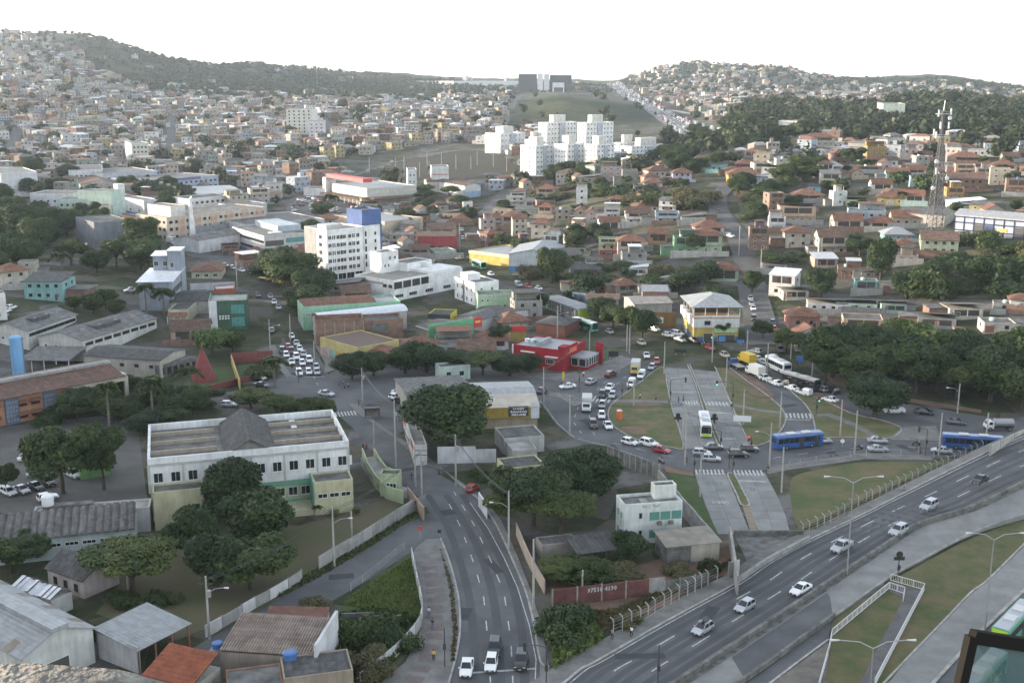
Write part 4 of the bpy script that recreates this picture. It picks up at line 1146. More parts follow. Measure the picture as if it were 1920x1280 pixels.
s.body(CONCRETE_DARK,parapet=0.2);s.win('F',0.8,1.2,1.8,n=6,frame=FRAME_DARK)
p=at(382,712);o=empty('red_cone',p,0,'tall dark red pointed cone on the school lawn','cone')
MB().tube([(0,0,-0.3),(0,0,9.0)],[3.6,0.12],14).build('shell',surf('cone_red',(0.20,0.05,0.05),0.8,0.8,0.3),o)
MB().tube([(0,0,9),(0,0,10)],0.08,5).build('tip',STEEL,o)
p=at(36,707);o=empty('water_tower',p,0,'slender pale blue cylindrical water tower','water tower')
MB().tube([(0,0,-.5),(0,0,2.6),(0,0,2.9),(0,0,11.0),(0,0,11.4)],[1.55,1.55,1.62,1.62,1.1],18).build('tank',surf('tower_blue',(0.16,0.33,0.55),0.6,0.5,0.2,stretch=(1,1,.2)),o)
MB().bar((1.7,0,0),(1.7,0,11),0.1).bar((1.7,.4,0),(1.7,.4,11),0.1).build('ladder',STEEL,o)
s=House('garden_wall',(432,662),(500,668),(470,712),3.0,'dark red garden wall stepping down towards the avenue','wall')
s.box('panel',0,s.L,0,0.3,-0.5,3.0,surf('wall_red',(0.19,0.06,0.055),0.85,0.7,0.3));s.box('panel',s.L-.3,s.L,0.3,s.W,-0.5,2.6,paint((0.42,0.32,0.13)))
s=House('low_wall',(395,722),(472,702),(396,718),1.6,'low maroon wall along the school lawn','wall')
s.box('panel',0,s.L,0,0.3,-0.5,1.6,MATS['wall_red'])
s=House('office_building',(322,528),(257,526),(347,507),10.0,'blue grey office building with white sheet roof and tall stair tower','office building')
gb=paint((0.27,0.30,0.35))
s.body(gb,10.0,R_WHITE,0.0,z0=-1);s.shed(R_WHITE,0.9,10.05,0.6)
s.win('R',1.5,1.5,1.9,n=9,frame=FRAME_DARK);s.win('R',5.6,1.5,1.9,n=9,frame=FRAME_DARK)
s.body(gb,15.8,None,0.0,x0=1.6,x1=s.L*0.62,y0=s.W*0.80,y1=s.W*1.15,name='upper_wall');s.shed(R_WHITE,0.5,15.9,0.7,1.6,s.L*0.62,s.W*0.80,s.W*1.15)
s.body(gb,17.6,None,0.0,x0=s.L*0.62,x1=s.L+0.3,y0=s.W*0.74,y1=s.W*1.1,name='stair_tower');MB().box(s.L*.6,s.L+.6,s.W*.72,s.W*1.13,17.6,17.9).build('tower_roof',R_WHITE,s.root)
for x in(2.6,5.6):link('window',window_mesh(1.5,1.8,'plain',1),s.root,(x,s.W*0.80-.005,12.3))
link('window',window_mesh(1.3,1.8,'plain',1),s.root,(s.L*0.75,s.W*0.74-.005,12.0))
s=House('villa',(352,580),(318,585),(382,560),4.5,'low house with red tiled lean-to between the grey office and the green cube','house')
s.body(paint((0.44,0.44,0.33)),4.5,R_FIBRE_DARK,0.3);MB().add([(0,-2,2.6),(s.L,-2,2.6),(s.L,0,3.6),(0,0,3.6)],[(0,1,2,3)]).build('porch_roof',R_TILE_X,s.root)
for i in range(4):s.box('post',s.L*i/3.05,s.L*i/3.05+.2,-1.9,-1.7,-.5,2.6,FRAME)
s=House('long_shed',(392,560),(325,565),(398,538),5.0,'dark roofed single storey shed behind the green cube building','shed')
s.gable(paint((0.4,0.4,0.36)),R_FIBRE_DARK,1.2,4.4)
s=House('showroom',(391,562),(461,557),(412,542),9.5,'dark green and white cube building with large teal windows','showroom')
dg=paint((0.055,0.105,0.070));L=s.L
s.body(dg,9.5,R_SLAB_PALE,0.5,0.25)
s.band('F',-0.1,L*0.2,-0.5,9.56,paint((0.60,0.61,0.61)),'white_fin',0.12)
s.band('L',0,s.W,-0.5,9.54,paint((0.60,0.61,0.61)),'white_fin',0.1)
for z in(1.2,5.2):s.win('F',z,4.2,3.0,xs=[L*0.74],mull=3,glass=GLASS_TEAL,frame=dg);s.win('R',z,3.4,3.0,xs=[2.2],mull=2,glass=GLASS_TEAL,frame=dg)
s.win('F',6.0,0.6,1.1,xs=[L*0.1],frame=FRAME_DARK,mull=0);s.win('F',2.0,0.6,1.1,xs=[L*0.1],frame=FRAME_DARK,mull=0)
wt=plain('sign_white',(0.6,0.6,0.6))
for i in range(4):
 for j in range(2):s.band('F',L*0.25+i*0.85,L*0.25+i*0.85+0.55,3.6+j*0.75,4.05+j*0.75,wt,'sign_tile',0.1)
s=House('garage',(404,541),(432,537),(418,533),5.5,'orange red box with grey roof behind the green cube building','garage')
s.body(paint((0.36,0.10,0.05)),roof=R_METAL,parapet=0.3)
s=House('boundary_wall',(356,528),(440,528),(357,524),3.2,'long white boundary wall beside the bend of the avenue','wall')
s.box('panel',0,s.L,0,0.3,-0.5,3.2,paint((0.5,0.52,0.55)))
s=House('bungalow',(358,500),(412,503),(362,487),4.5,'wide red tiled bungalow behind the grey office building','bungalow')
s.body(paint((0.45,0.43,0.33)),3.4,parapet=0);s.hip(R_TILE,1.8,3.4,0.8);s.win('F',1.0,1.6,1.2,n=3)
s=House('clinic_building',(612,430),(683,425),(567,421),20.5,'tall white clinic block with rows of windows and blue lift tower','clinic')
wp=paint((0.74,0.74,0.74));L,W=s.L,s.W
s.body(wp,20.5,R_SLAB_PALE,0.5,0.3)
gy=paint((0.30,0.30,0.29))
s.band('L',0,W*0.52,0.5,20.3,gy,'grey_panel',0.12)
for f in range(5):
 z=4.6+f*3.0
 xs=[L*q for q in(0.075,0.30,0.47,0.62,0.84)]
 s.win('F',z,1.5,1.5,xs=xs,mull=1)
 s.win('F',z,0.45,1.5,xs=[L*q for q in(0.16,0.21,0.375,0.405,0.70,0.74)],mull=0,frame=FRAME_DARK)
 s.win('L',z,2.6,1.7,xs=[W*0.12,W*0.34],mull=2);s.win('L',z,2.4,1.7,xs=[W*0.72],mull=2)
s.win('F',0.8,3.6,2.4,n=4,mull=1,frame=wp)
bp_=paint((0.085,0.135,0.30))
s.body(wp,20.9,None,0.0,x0=L+0.02,x1=L+7.6,y0=-0.5,y1=W*0.6,name='lift_tower')
s.body(bp_,27.0,R_SLAB,0.6,0.3,x0=L-1.0,x1=L+8.0,y0=-0.8,y1=W*0.62,z0=20.92,name='lift_tower_top',rname='lift_tower_roof')
s.box('blue_flank',L+7.62,L+8.3,-0.7,W*0.62,-1,20.9,bp_)
for f in range(5):s.win('F',4.8+f*3.0,0.8,1.3,xs=[L+5.2],x1=L+7.6,y0=-0.5,frame=FRAME_DARK);s.win('F',4.6+f*3.0,0.8,2.0,xs=[L+0.7],x1=L+7.6,y0=-0.5,mull=1,frame=FRAME_DARK)
s.box('roof_plant',3,L*0.6,W*0.3,W*0.7,20.01,21.6,paint((0.5,0.5,0.48)))
s=House('conference_centre',(737,526),(871,502),(657,513),7.6,'long low white building with a dark glazed corner and flat buff roof','public building')
s.body(wp,7.6,surf('roof_buff',(0.26,0.24,0.21),0.9,0.4,rgb2=(0.17,0.16,0.145)),0.35,0.3)
L,W=s.L,s.W
dkg=surf('corner_glass',(0.03,0.03,0.03),0.15,1.0,0.3,spec=0.6)
for i in range(4):s.win('F',4.2,L*0.115,2.7,xs=[L*(0.065+0.125*i)],mull=0,glass=dkg)
s.win('F',1.0,L*0.11,1.3,xs=[L*q for q in(0.08,0.27,0.50,0.76,0.92)],mull=3)
for q in(0.05,0.19):s.win('L',4.6,W*0.11,1.4,xs=[W*(1-q-0.02)],mull=0,glass=dkg)
s.band('L',0,W*0.75,5.6,6.4,paint((0.36,0.34,0.32)),'fascia',0.15)
s.box('roof_step',L*0.55,L-0.4,0.35,W*0.6,7.26,8.2,wp)
s.body(wp,15.0,R_SLAB,0.5,0.25,L*0.26,L*0.50,W*0.78,W*1.08,name='stair_block',rname='stair_roof')
s.win('F',11.8,1.0,1.3,xs=[L*.12,L*.19],x0=L*.26,x1=L*.5,y0=W*.78);s.win('F',9.3,.8,1.1,xs=[L*.05,L*.10],x0=L*.26,x1=L*.5,y0=W*.78,mull=0)
s.body(wp,10.4,R_SLAB,0.4,0.25,L*0.5,L*0.86,W*0.55,W*1.0,name='roof_block',rname='block_roof')
s.box('roof_hut',L*0.72,L*0.80,W*0.45,W*0.54,7.26,10.0,wp)
s=House('office_house',(890,530),(938,526),(848,517),8.2,'three storey white house with roof box beside the mint warehouse','house')
s.body(wp,8.2,R_SLAB,0.4,0.25)
for z in(1.0,4.6):s.win('L',z,1.0,1.3,n=4,mull=1);s.win('F',z+.3,0.9,1.2,n=2)
s.band('L',s.W*.42,s.W*.50,0,8.0,paint((0.2,0.17,0.15)),'stair_panel',0.1);s.box('roof_box',s.L*.1,s.L*.62,s.W*.45,s.W*.8,7.81,10.2,wp)
mg=paint((0.36,0.50,0.36))
s=House('warehouse',(896,553),(982,549),(905,543),6.6,'mint green warehouse with blank walls beside the avenue trees','warehouse')
s.body(mg,6.6,R_SLAB,0.5,0.25);s.win('F',4.2,0.8,0.8,xs=[1.5,3.4],mull=0);s.win('F',2.0,1.0,1.2,xs=[7.0,9.2])
s=House('terrace_hall',(568,573),(751,564),(556,556),8.0,'long mint green hall with orange tile strips on its roof','hall')
mg2=paint((0.25,0.44,0.31));L,W=s.L,s.W
s.body(mg2,8.0,R_METAL,0.4,0.3)
for y in(0.12,0.6):MB().add([(0.6,W*y,7.75),(L*.76,W*y,7.75),(L*.76,W*(y+.32),8.6),(0.6,W*(y+.32),8.6),(L*.76,W*(y+.32),7.7),(0.6,W*(y+.32),7.7)],[(0,1,2,3),(3,2,4,5),(0,3,5),(1,4,2)]).build('tiled_roof',R_TILE_X,s.root)
s.win('F',4.6,1.6,1.4,xs=[L*q for q in(.05,.12,.21)],glass=plain('grey_pane',(.2,.22,.22)));s.win('F',4.4,.45,1.7,xs=[L*q for q in(.27,.295,.32,.345)],mull=0,frame=FRAME_DARK)
s.win('L',4.2,1.2,1.6,n=3);s.win('L',1.0,1.2,1.6,n=3)
s=House('vaulted_store',(600,590),(762,572),(586,582),7.6,'long store under a curved white sheet roof behind the brick ruin','store')
s.body(paint((0.42,0.40,0.37)),6.0,parapet=0)
n=8;mb=MB();v=[]
for i in range(n+1):
 a=math.pi*i/n;y=s.W/2-math.cos(a)*(s.W/2+.4);z=5.9+math.sin(a)*1.6
 v+=[(-.3,y,z),(s.L+.3,y,z)]
mb.add(v,[(2*i,2*i+1,2*i+3,2*i+2)for i in range(n)]);mb.build('vault',R_WHITE,s.root,smooth=True)
s=House('brick_ruin',(590,600),(682,596),(586,590),8.0,'unfinished bare brick building with open top beside the avenue','unfinished building')
s.body(BRICK,8.0,R_SLAB,1.6,0.25)
for i in range(6):s.band('F',s.L*i/5-(.0 if i==0 else.3 if i==5 else.15),s.L*i/5+(.3 if i==0 else.0 if i==5 else.15),0,7.0,CONCRETE,'column',0.06)
s.win('F',2.4,1.5,1.0,xs=[s.L*.86],frame=FRAME_DARK);s.body(BRICK,7.0,R_SLAB,.8,.22,s.L+.1,s.L+12,.8,s.W+3,name='side_wall',rname='side_roof')
s.band('F',s.L+2,s.L+7,3.2,6.0,CONCRETE_DARK,'shutter',.1)
s=House('corner_bar',(600,632),(636,657),(650,612),5.2,'yellow and mural painted corner bar with a rusty flat roof','bar')
s.body(paint((0.42,0.36,0.16)),5.2,surf('roof_rust',(0.13,0.075,0.05),0.9,0.5,rgb2=(0.09,0.085,0.08)),0.25,0.4)
for i,c in enumerate(((0.35,0.25,0.35),(0.2,0.33,0.33),(0.4,0.3,0.1),(0.33,0.18,0.2),(0.2,0.26,0.36))):s.band('F',s.L*(.06+.18*i),s.L*(.06+.18*i)+s.L*.15,.2,2.6,paint(c),'mural',.04)
s=House('yard_wall',(700,637),(766,634),(701,632),3.6,'stained buff yard wall under the green shop','wall')
s.box('panel',0,s.L,0,.3,-.5,3.6,paint((0.36,0.31,0.22)))
s=House('supermarket_shop',(803,613),(891,603),(764,607),5.6,'shop behind a plain bright green parapet with yellow sign strip','shop')
gp=surf('sign_green',(0.13,0.33,0.17),0.7,0.4,0.12);L=s.L
s.body(paint((0.4,0.4,0.37)),4.6,parapet=0);s.gable(paint((0.45,0.38,0.28)),R_FIBRE,1.4,4.4,along='y')
s.box('parapet',0,L,-.4,-.05,1.6,6.4,gp);s.band('F',L*.55,L,.9,1.9,plain('sign_yellow',(0.62,0.45,0.07),.7),'sign_band',.6)
s.text('F',L*.77,1.1,'SUPER VAREJAO',0.75,plain('sign_red',(0.45,0.03,0.03),.6),0.64)
s.box('sign_box',L,L+3.2,-.3,0,3.4,6.6,plain('sign_red',(0.45,0.03,0.03),.6));s.band('F',L+.7,L+2.6,4.9,5.5,plain('sign_yellow',(0.6,0.4,0.05)),'sign_stripe',.34)
s=House('tyre_shop',(802,588),(843,591),(812,577),4.6,'small yellow shop with a wide black sign','shop')
s.body(paint((0.52,0.43,0.05)),4.6,R_FIBRE_DARK,.3);s.band('F',0,s.L,3.0,4.7,plain('sign_black',(.03,.03,.035),.6),'sign',.2);s.win('F',.1,1.6,2.2,n=3,style='door',glass=FRAME_DARK)
s=House('parking_shed',(905,597),(940,583),(858,590),4.2,'grey sheet roofed shed between mint warehouse and green shop','shed')
s.gable(paint((.4,.4,.38)),R_FIBRE,1.0,3.8,along='x')
s=House('sheet_roof_shed',(880,585),(905,600),(905,565),4.0,'small white sheet roofed shed behind the yellow shop','shed')
s.gable(paint((.5,.5,.5)),R_FIBRE_DARK,1.0,3.6)
s=House('restaurant',(1057,657),(963,644),(1092,638),6.0,'bright red restaurant with grey roof, glazed front and tall red pylon','restaurant')
red=paint((0.28,0.016,0.026));L,W=s.L,s.W
s.body(red,6.0,R_METAL,0.35,.25)
s.band('F',0,0.4,0,6.05,plain('fin_white',(.6,.58,.55)),'fin',.15);s.win('F',1.6,2.6,1.6,xs=[L*.74],mull=3);s.band('F',L*.66,L*.90,3.7,3.9,plain('fin_white',(.6,.58,.55)),'canopy',.9);s.band('F',L*.18,L*.45,4.3,4.6,plain('fin_white',(.6,.58,.55)),'canopy',.5)
s.box('parapet',L*.90,L+.4,-.3,W*.22,5.0,7.0,red);s.box('glazed_front',L,L+5.0,W*.30,W*.85,0,.9,red)
for i in range(5):
 y=W*.30+W*.55*(i+.5)/5
 link('window',window_mesh(W*.1,2.2,'plain',0),s.root,(L+5.0,y,1.0),math.pi/2)
for i in range(2):link('window',window_mesh(2.1,2.2,'plain',0),s.root,(L+1.4+i*2.3,W*.30,1.0))
s.box('front_core',L+.05,L+4.9,W*.31,W*.84,.9,3.3,GLASS);s.box('front_roof',L-.1,L+5.2,W*.28,W*.87,3.31,3.6,R_METAL)
s.box('sign_wall',L-.02,L+.3,W*.05,W*.6,4.0,6.8,red);s.band('R',W*.12,W*.55,4.6,6.0,plain('sign_bright_red',(.55,.06,.04),.5),'sign',.34);s.text('R',W*.33,4.9,'RESTAURANTE',.75,plain('sign_letter',(.7,.5,.1)),.38)  # sign face is one plain bright red
s.box('pylon',L+4.0,L+5.8,W*.90,W*.97,-.3,6.2,red)
for i in range(3):s.tank(1.6+i*1.7,W*.45,5.66,.75,1.0,plain('tank_pale',(.5,.56,.56))if i<2 else plain('tank_teal',(.1,.3,.3)))
s.box('roof_well',6.2,7.4,W*.2,W*.7,5.66,6.9,R_METAL)
s=House('repair_workshop',(1008,752),(902,762),(1000,706),6.2,'big grey roofed garage with ochre end wall and a black lettered sign','garage')
L,W=s.L,s.W
s.gable(paint((0.34,0.28,0.20)),R_METAL,1.6,5.0,along='x',ov=.6)
s.box('sign_wall',0,L*.88,-.72,-.66,2.6,5.2,ribbed('ochre_sheet',(.36,.25,.045),.5,0,(.26,.18,.04),.6,.04,tone=.1));s.box('white_end',L*.88,L+.3,-.74,-.64,2.4,6.2,R_WHITE)
s.box('sign',L*.50,L*.84,-.84,-.72,3.0,5.4,plain('sign_black',(.03,.03,.035),.6))
for i,t in enumerate(('Locação','Automóveis','3453-6048')):lettering(t,.78,plain('letter_white',(.75,.75,.75)),s.root,(L*.67,-.72,4.65-i*.75),0,.14,bold=.015)
MB().add([(-.4,-1.0,5.2),(L+.4,-1.0,5.2),(L+.4,W*.3,6.3),(-.4,W*.3,6.3)],[(0,1,2,3)]).build('pale_roof',surf('roof_cream',(.42,.38,.32),.8,.3,.25),s.root)
s=House('workshop_hall',(775,768),(905,764),(733,708),4.8,'wide corrugated roof hall hidden behind the big round tree','hall')
s.gable(paint((.36,.34,.31)),R_FIBRE,1.5,4.4,along='x')
s=House('row_of_shops',(756,772),(775,835),(775,768),4.4,'little white shop row with posters beside the avenue','shop')
s.body(paint((.5,.5,.48)),4.4,R_SLAB_PALE,.3)
for i,c in enumerate(((.5,.06,.05),(.5,.5,.5),(.45,.45,.42),(.5,.08,.06))):s.band('F',s.L*(.05+.23*i),s.L*(.05+.23*i)+s.L*.17,2.6,3.8,paint(c),'poster',.1)
s.win('F',0,1.2,2.1,n=3,style='door',glass=FRAME_DARK)
s=House('yard_shed',(945,822),(1017,813),(938,800),3.6,'low grey flat roofed shed beneath the ochre garage','shed');s.body(paint((.40,.40,.39)),3.6,R_SLAB,.3)
s=House('yard_shed',(962,845),(1003,838),(955,826),3.0,'small concrete hut with pale flat roof by the wall of the ring road','hut');s.body(paint((.36,.36,.34)),3.0,R_SLAB_PALE,.2)
s=House('boundary_wall',(820,838),(930,836),(821,833),3.6,'whitewashed patchy wall on the pavement corner','wall');s.box('panel',0,s.L*.65,0,.3,-.3,3.6,paint((.55,.55,.56)));s.box('panel',s.L*.65,s.L,0,.3,-.3,2.9,paint((.45,.45,.45)))
s=House('bungalow',(950,878),(1020,868),(940,858),3.2,'low house with dark roof and yellow gable strip among the big trees','bungalow');s.body(paint((.48,.46,.28)),3.2,R_FIBRE_DARK,.25)
s=House('boundary_wall',(1140,837),(1235,872),(1141,833),3.0,'grey block wall along the outer edge of the ring road','wall')
for i in range(9):s.box('panel',s.L*i/9+.02,s.L*(i+1)/9-.02,0,.25,-.3,3.0+(i%2)*.05,CONCRETE_DARK)
for i in range(10):s.box('post',s.L*i/9-.12,s.L*i/9+.12,-.06,.31,-.3,3.25,CONCRETE)
s=House('retaining_wall',(1236,880),(1340,998),(1230,882),3.4,'stained concrete retaining wall beside the sunken bus lanes','wall')
for i in range(7):s.box('panel',s.L*i/7+.02,s.L*(i+1)/7-.02,0,.3,-.3,3.4-.12*(i%2),CONCRETE)
s=House('retaining_wall',(1371,986),(1386,1078),(1366,987),3.4,'narrow ribbed concrete wall at the end of the bus lanes','wall')
for i in range(8):s.box('panel',s.L*i/8,s.L*(i+1)/8-.04,0,.35,-.3,3.4,CONCRETE)
s=House('white_house',(1171,946),(1280,938),(1155,927),7.4,'white two storey house with green shutters and box on its stained flat roof','house')
L,W=s.L,s.W;wg=paint((.56,.59,.58));gs=plain('green_shutter',(.075,.20,.17),.6)
s.body(wg,7.4,R_SLAB,.5,.25)
for z in(1.0,4.2):s.win('F',z,1.75,1.5,xs=[L*.52,L*.71,L*.90],style='shutter',glass=gs);s.win('F',z+.5,.5,1.0,xs=[L*.28],mull=0,frame=FRAME_DARK)
s.win('L',1.0,1.3,1.5,n=2,glass=GLASS_TEAL);s.win('L',4.2,1.3,1.5,n=2,glass=GLASS_TEAL)
s.body(paint((.6,.61,.58)),9.4,R_SLAB,.25,.2,L*.60,L*.98,W*.55,W*.98,z0=6.9,name='roof_room',rname='roof_room_slab')
for x in(L*.60,L*.80):s.box('air_conditioner',x-.4,x+.4,-.55,-.01,3.4,4.0,paint((.2,.17,.15)))
s.box('roof_hatch',L*.34,L*.46,W*.3,W*.7,6.91,7.0,R_SLAB_PALE);s.box('stain',L*.3,L*.62,-.012,-.004,6.5,7.1,surf('peeled_plaster',(.56,.58,.57),.9,2.0,rgb2=(.16,.15,.14)))
s=House('shed',(1251,1023),(1352,1015),(1223,999),3.4,'open shed with stained buff sheet roof below the white house','shed')
s.shed(surf('roof_dust',(.23,.205,.175),.9,.5,rgb2=(.16,.145,.125)),.5,3.2,.3);s.box('wall',0,s.L*.45,0,s.W,-.5,3.1,CONCRETE_DARK);s.box('wall',s.L*.45,s.L,0.2,s.W,-.5,3.15,paint((.42,.39,.33)))
s=House('shed',(1085,1035),(1160,1020),(1075,1010),2.8,'low dark lean-to roof over the junk yard','shed');s.shed(R_FIBRE_DARK,.8,2.5)
for i in range(4):s.box('post',s.L*i/3.1,s.L*i/3.1+.15,0,.15,-.3,2.5,FRAME_DARK)
s=House('shed',(1016,1022),(1082,1012),(1014,1006),2.6,'low dark shed beside the curved avenue pavement','shed');s.body(paint((.25,.23,.2)),2.6,R_FIBRE_DARK,.1)
s=House('corner_shop_building',(1302,569),(1391,569),(1266,546),12.0,'white, yellow and blue corner building with open roof terrace under a grey roof','shop')
L,W=s.L,s.W;wht=paint((.60,.60,.60));ye=paint((.46,.35,.10));blu=paint((.09,.15,.33))
s.box('ground_floor',0.2,L-.2,0.2,W-.2,1.8,4.6,ye);s.box('ground_floor',0.17,L-.17,0.17,W-.17,-1,1.8,blu)
s.box('first_floor',0,L,0,W,4.6,7.4,wht)
s.box('terrace_floor',-.15,L+.15,-.15,W+.15,7.4,7.75,paint((.38,.25,.13)));s.box('terrace_wall',0,L,0,.2,7.75,8.3,wht);s.box('terrace_core',L*.1,L*.9,W*.45,W-.3,7.75,10.9,paint((.12,.09,.075)))
for i in range(5):s.box('post',L*i/4-.12,L*i/4+.12,.05,.3,8.3,11.0,wht)
for i in range(4):s.box('post',-.05,.2,W*(i+.6)/4,W*(i+.6)/4+.22,7.75,11.0,wht);s.box('balcony',-1.0,0.0,W*(.1+.3*i),W*(.1+.3*i)+W*.22,5.4+.3*i,8.2+.2*i,wht)if i<3 else None
s.hip(R_METAL,2.6,11.0,.9);s.win('F',5.4,1.8,1.3,xs=[L*.3],mull=3,frame=FRAME_DARK);s.win('F',5.4,1.8,1.3,xs=[L*.55,L*.78],glass=wht)
s.win('F',0,2.6,2.9,xs=[L*.32],style='door',glass=FRAME_DARK);s.win('F',0,L*.38,2.4,xs=[L*.72],style='door',glass=FRAME_DARK);s.band('F',L*.46,L*.96,3.2,4.4,surf('sign_mix',(.5,.55,.45),.7,1.5,rgb2=(.2,.42,.12)),'sign',.3);s.band('F',L*.56,L*.70,.4,2.0,plain('poster_blue',(.06,.22,.45)),'poster',.3)
s.win('L',0,2.0,2.6,n=3,style='door',glass=FRAME_DARK)
s=House('ochre_yard',(1220,585),(1268,583),(1222,577),5.0,'brown ochre wall with a small white billboard beside the corner building','wall');s.box('panel',0,s.L,0,.4,-.5,5.0,paint((.24,.15,.06)));s.band('F',s.L*.12,s.L*.50,1.6,3.4,plain('sign_white',(.6,.6,.6)),'billboard',.5)
s=House('market_hall',(1190,568),(1262,562),(1165,553),4.6,'long shed with dusty cream roof beside the avenue trees','shed');s.gable(paint((.36,.33,.3)),surf('roof_dusty',(.27,.245,.22),.9,.5,rgb2=(.18,.17,.155)),1.0,4.2)
s=House('shed_roof_house',(1205,545),(1250,548),(1180,538),6.0,'blue grey sheet roofed shed with an orange brick side','shed');s.body(BRICK,5.6,parapet=0);s.shed(R_METAL,1.0,5.7)
s=House('low_shops',(1100,558),(1158,560),(1085,545),3.6,'low tiled shop row behind the avenue trees','shop');s.gable(paint((.3,.3,.3)),R_TILE_OLD,.8,3.2)
s=House('kiosk',(1072,548),(1098,552),(1078,540),3.4,'small blue grey kiosk by the bus station','kiosk');s.body(paint((.22,.28,.36)),3.4,R_FIBRE,.2)
s=House('pet_shop',(1005,602),(1052,610),(1024,588),4.2,'dark roofed brown shop opposite the red restaurant','shop');s.hip(R_FIBRE_DARK,1.2,3.8);s.box('wall',0,s.L,0,s.W,-.5,3.8,paint((.16,.07,.05)))
s=House('fair_booth',(957,612),(985,610),(959,603),4.8,'small red arched booth beside the restaurant','booth');s.body(paint((.34,.26,.08)),4.0,R_SLAB,.2);s.band('F',0,s.L,3.2,4.9,plain('sign_red',(.45,.03,.03)),'sign',.2)
s=House('bus_station',(1085,578),(1022,551),(1097,570),4.4,'long silver bus station with ribbed roof and lime green end on the avenue','bus station')
L,W=s.L,s.W
s.box('platform',0,L,0,W,-.2,.9,CONCRETE);s.box('side_glass',.3,L-.3,.2,.35,.9,3.7,surf('station_glass',(.10,.11,.10),.2,.6,rgb2=(.28,.25,.2)));s.box('side_glass',.3,L-.3,W-.35,W-.2,.9,3.7,MATS['station_glass'])
lime=plain('lime',(.32,.42,.03),.6)
for x in(0.0,L*.12,L*.5,L*.88,L-.4):s.box('portal',x,x+.5,.1,W-.1,.9,3.75,lime if x in(0.0,L-.4)else plain('sign_white',(.6,.6,.6)))
for i in range(22):s.box('roof_rib',L*i/22+.02,L*(i+1)/22-.15,-.4,W+.4,3.78,4.25,R_METAL)
s.box('roof',-.3,L+.3,-.3,W+.3,3.76,4.0,R_METAL)
# bigger buildings of the town beyond
PALE=paint((.60,.58,.54));OFFW=paint((.72,.72,.71))
def tower(xl,xm,xr,yt,yb,floors,label,nf,nl):
 """block seen over its corner: left face, corner, right face, roof row and foot row"""
 p=at(xm,yb);k=ppm(p);r=Vector((p.y,-p.x,0)).normalized();f=Vector((p.x,p.y,0)).normalized();q=.7071
 h=(yb-yt)/k;s=House('apartment_block',p,p+(f-r)*q*((xm-xl)/k/q),p+(f+r)*q*((xr-xm)/k/q),h,label,'apartment block','white apartment blocks on the rise',ground=p.z)
 s.body(OFFW,h,R_SLAB,.8,.25,z0=-6);fh=h/floors
 for i in range(floors):
  for wall in('F',s.side):s.win(wall,fh*i+fh*.35,0.85,1.0,n=nf if wall=='F' else nl,mull=0,frame=FRAME_DARK)
 s.box('stair_head',s.L*.2,s.L*.7,s.W*.3,s.W*.7,h-.7,h+5.0,PALE)
 s.band(s.side,s.W*.40,s.W*.58,0,h-.5,paint((.42,.45,.5)),'balcony_strip',.9)
 return s
tower(975,1004,1038,274,336,7,'white apartment block with a lit cream side, nearest the bare slope',4,5)
tower(1038,1063,1096,271,328,6,'white apartment block in the middle of the front row, trees before it',4,5)
tower(1095,1118,1152,272,322,6,'white apartment block at the eastern end of the front row of three',4,5)
tower(1009,1025,1082,231,298,8,'wide white apartment block of the back row, under the green hill',2,9)
tower(1082,1098,1150,231,296,8,'wide white apartment block of the back row with two roof boxes',2,8)
tower(909,938,986,251,288,4,'low white apartment block beside the bare slope and a palm',5,7)
tower(1163,1183,1259,275,302,4,'long low white apartment block half hidden by dark trees',3,10)
tower(984,994,1022,262,300,5,'low white apartment wing joining the block by the palm',2,5)
tower(1150,1160,1200,268,300,4,'low white apartment wing behind the eastern front block',2,5)
def slab(p0,p1,p2,h,col,label,cat='building',roof=None,name='town_building',rows=((1.0,1.4,1.2,6),),walls='F',par=.4,gable=0,**kw):
 s=House(name,p0,p1,p2,h,label,cat)
 if gable:s.gable(paint(col),roof or R_FIBRE,gable,s.h-gable*.6,along=kw.get('along','x'),z0=-4)
 else:s.body(paint(col),s.h,roof or R_SLAB,par,.25,z0=-4)
 for z,w,h_,n in rows:
  for wl_ in walls:s.win(wl_,z,w,h_,n=n if wl_ in 'FB' else max(1,int(n*s.W/s.L)),mull=1,frame=kw.get('frame',FRAME_DARK))
 return s
s=slab((312,405),(492,388),(272,393),11,(.50,.43,.36),'long peach and cream college building with a white curved fin','college',rows=((1.2,1.7,1.5,18),(4.8,1.7,1.5,18),(8.2,1.7,1.3,18)),walls='FL')
for i in range(6):s.band('F',s.L*(.10+.16*i),s.L*(.17+.16*i),.1,10.9,paint((.50,.36,.28)),'peach_panel',.03)
mb=MB();x=s.L*.20;mb.add([(x,-1.2,-1),(x+3.0,-1.2,-1),(x+3.0,-1.2,8),(x+2.2,-1.2,11),(x+2.2,-1.2,20),(x+.6,-1.2,18.5),(x+.3,-1.2,11),(x,-1.2,8)]+[(a,-.3,c)for a,c in((x,-1),(x+3.0,-1),(x+3.0,8),(x+2.2,11),(x+2.2,20),(x+.6,18.5),(x+.3,11),(x,8))],[tuple(range(8)),tuple(range(15,7,-1))]+[(i,8+i,8+(i+1)%8,(i+1)%8)for i in range(8)]);mb.build('fin',OFFW,s.root)
s.body(PALE,16.0,R_SLAB,.3,.25,s.L*.06,s.L*.20,1.5,s.W*.8,z0=10,name='roof_room',rname='roof_room_slab')
slab((352,372),(425,365),(340,365),8,(.58,.58,.56),'white building with roof block behind the college roof',rows=((2,1.6,1.2,8),(5,1.6,1.2,8)))
s=slab((372,446),(448,432),(343,437),7,(.56,.57,.59),'white warehouse with arched gable end below the college','warehouse',rows=(),gable=1.6,roof=R_SLAB);s.win('F',1,.8,1.0,n=2)
s=slab((327,425),(448,418),(325,420),5.5,(.26,.27,.28),'blank grey wall block in front of the college','building',rows=())
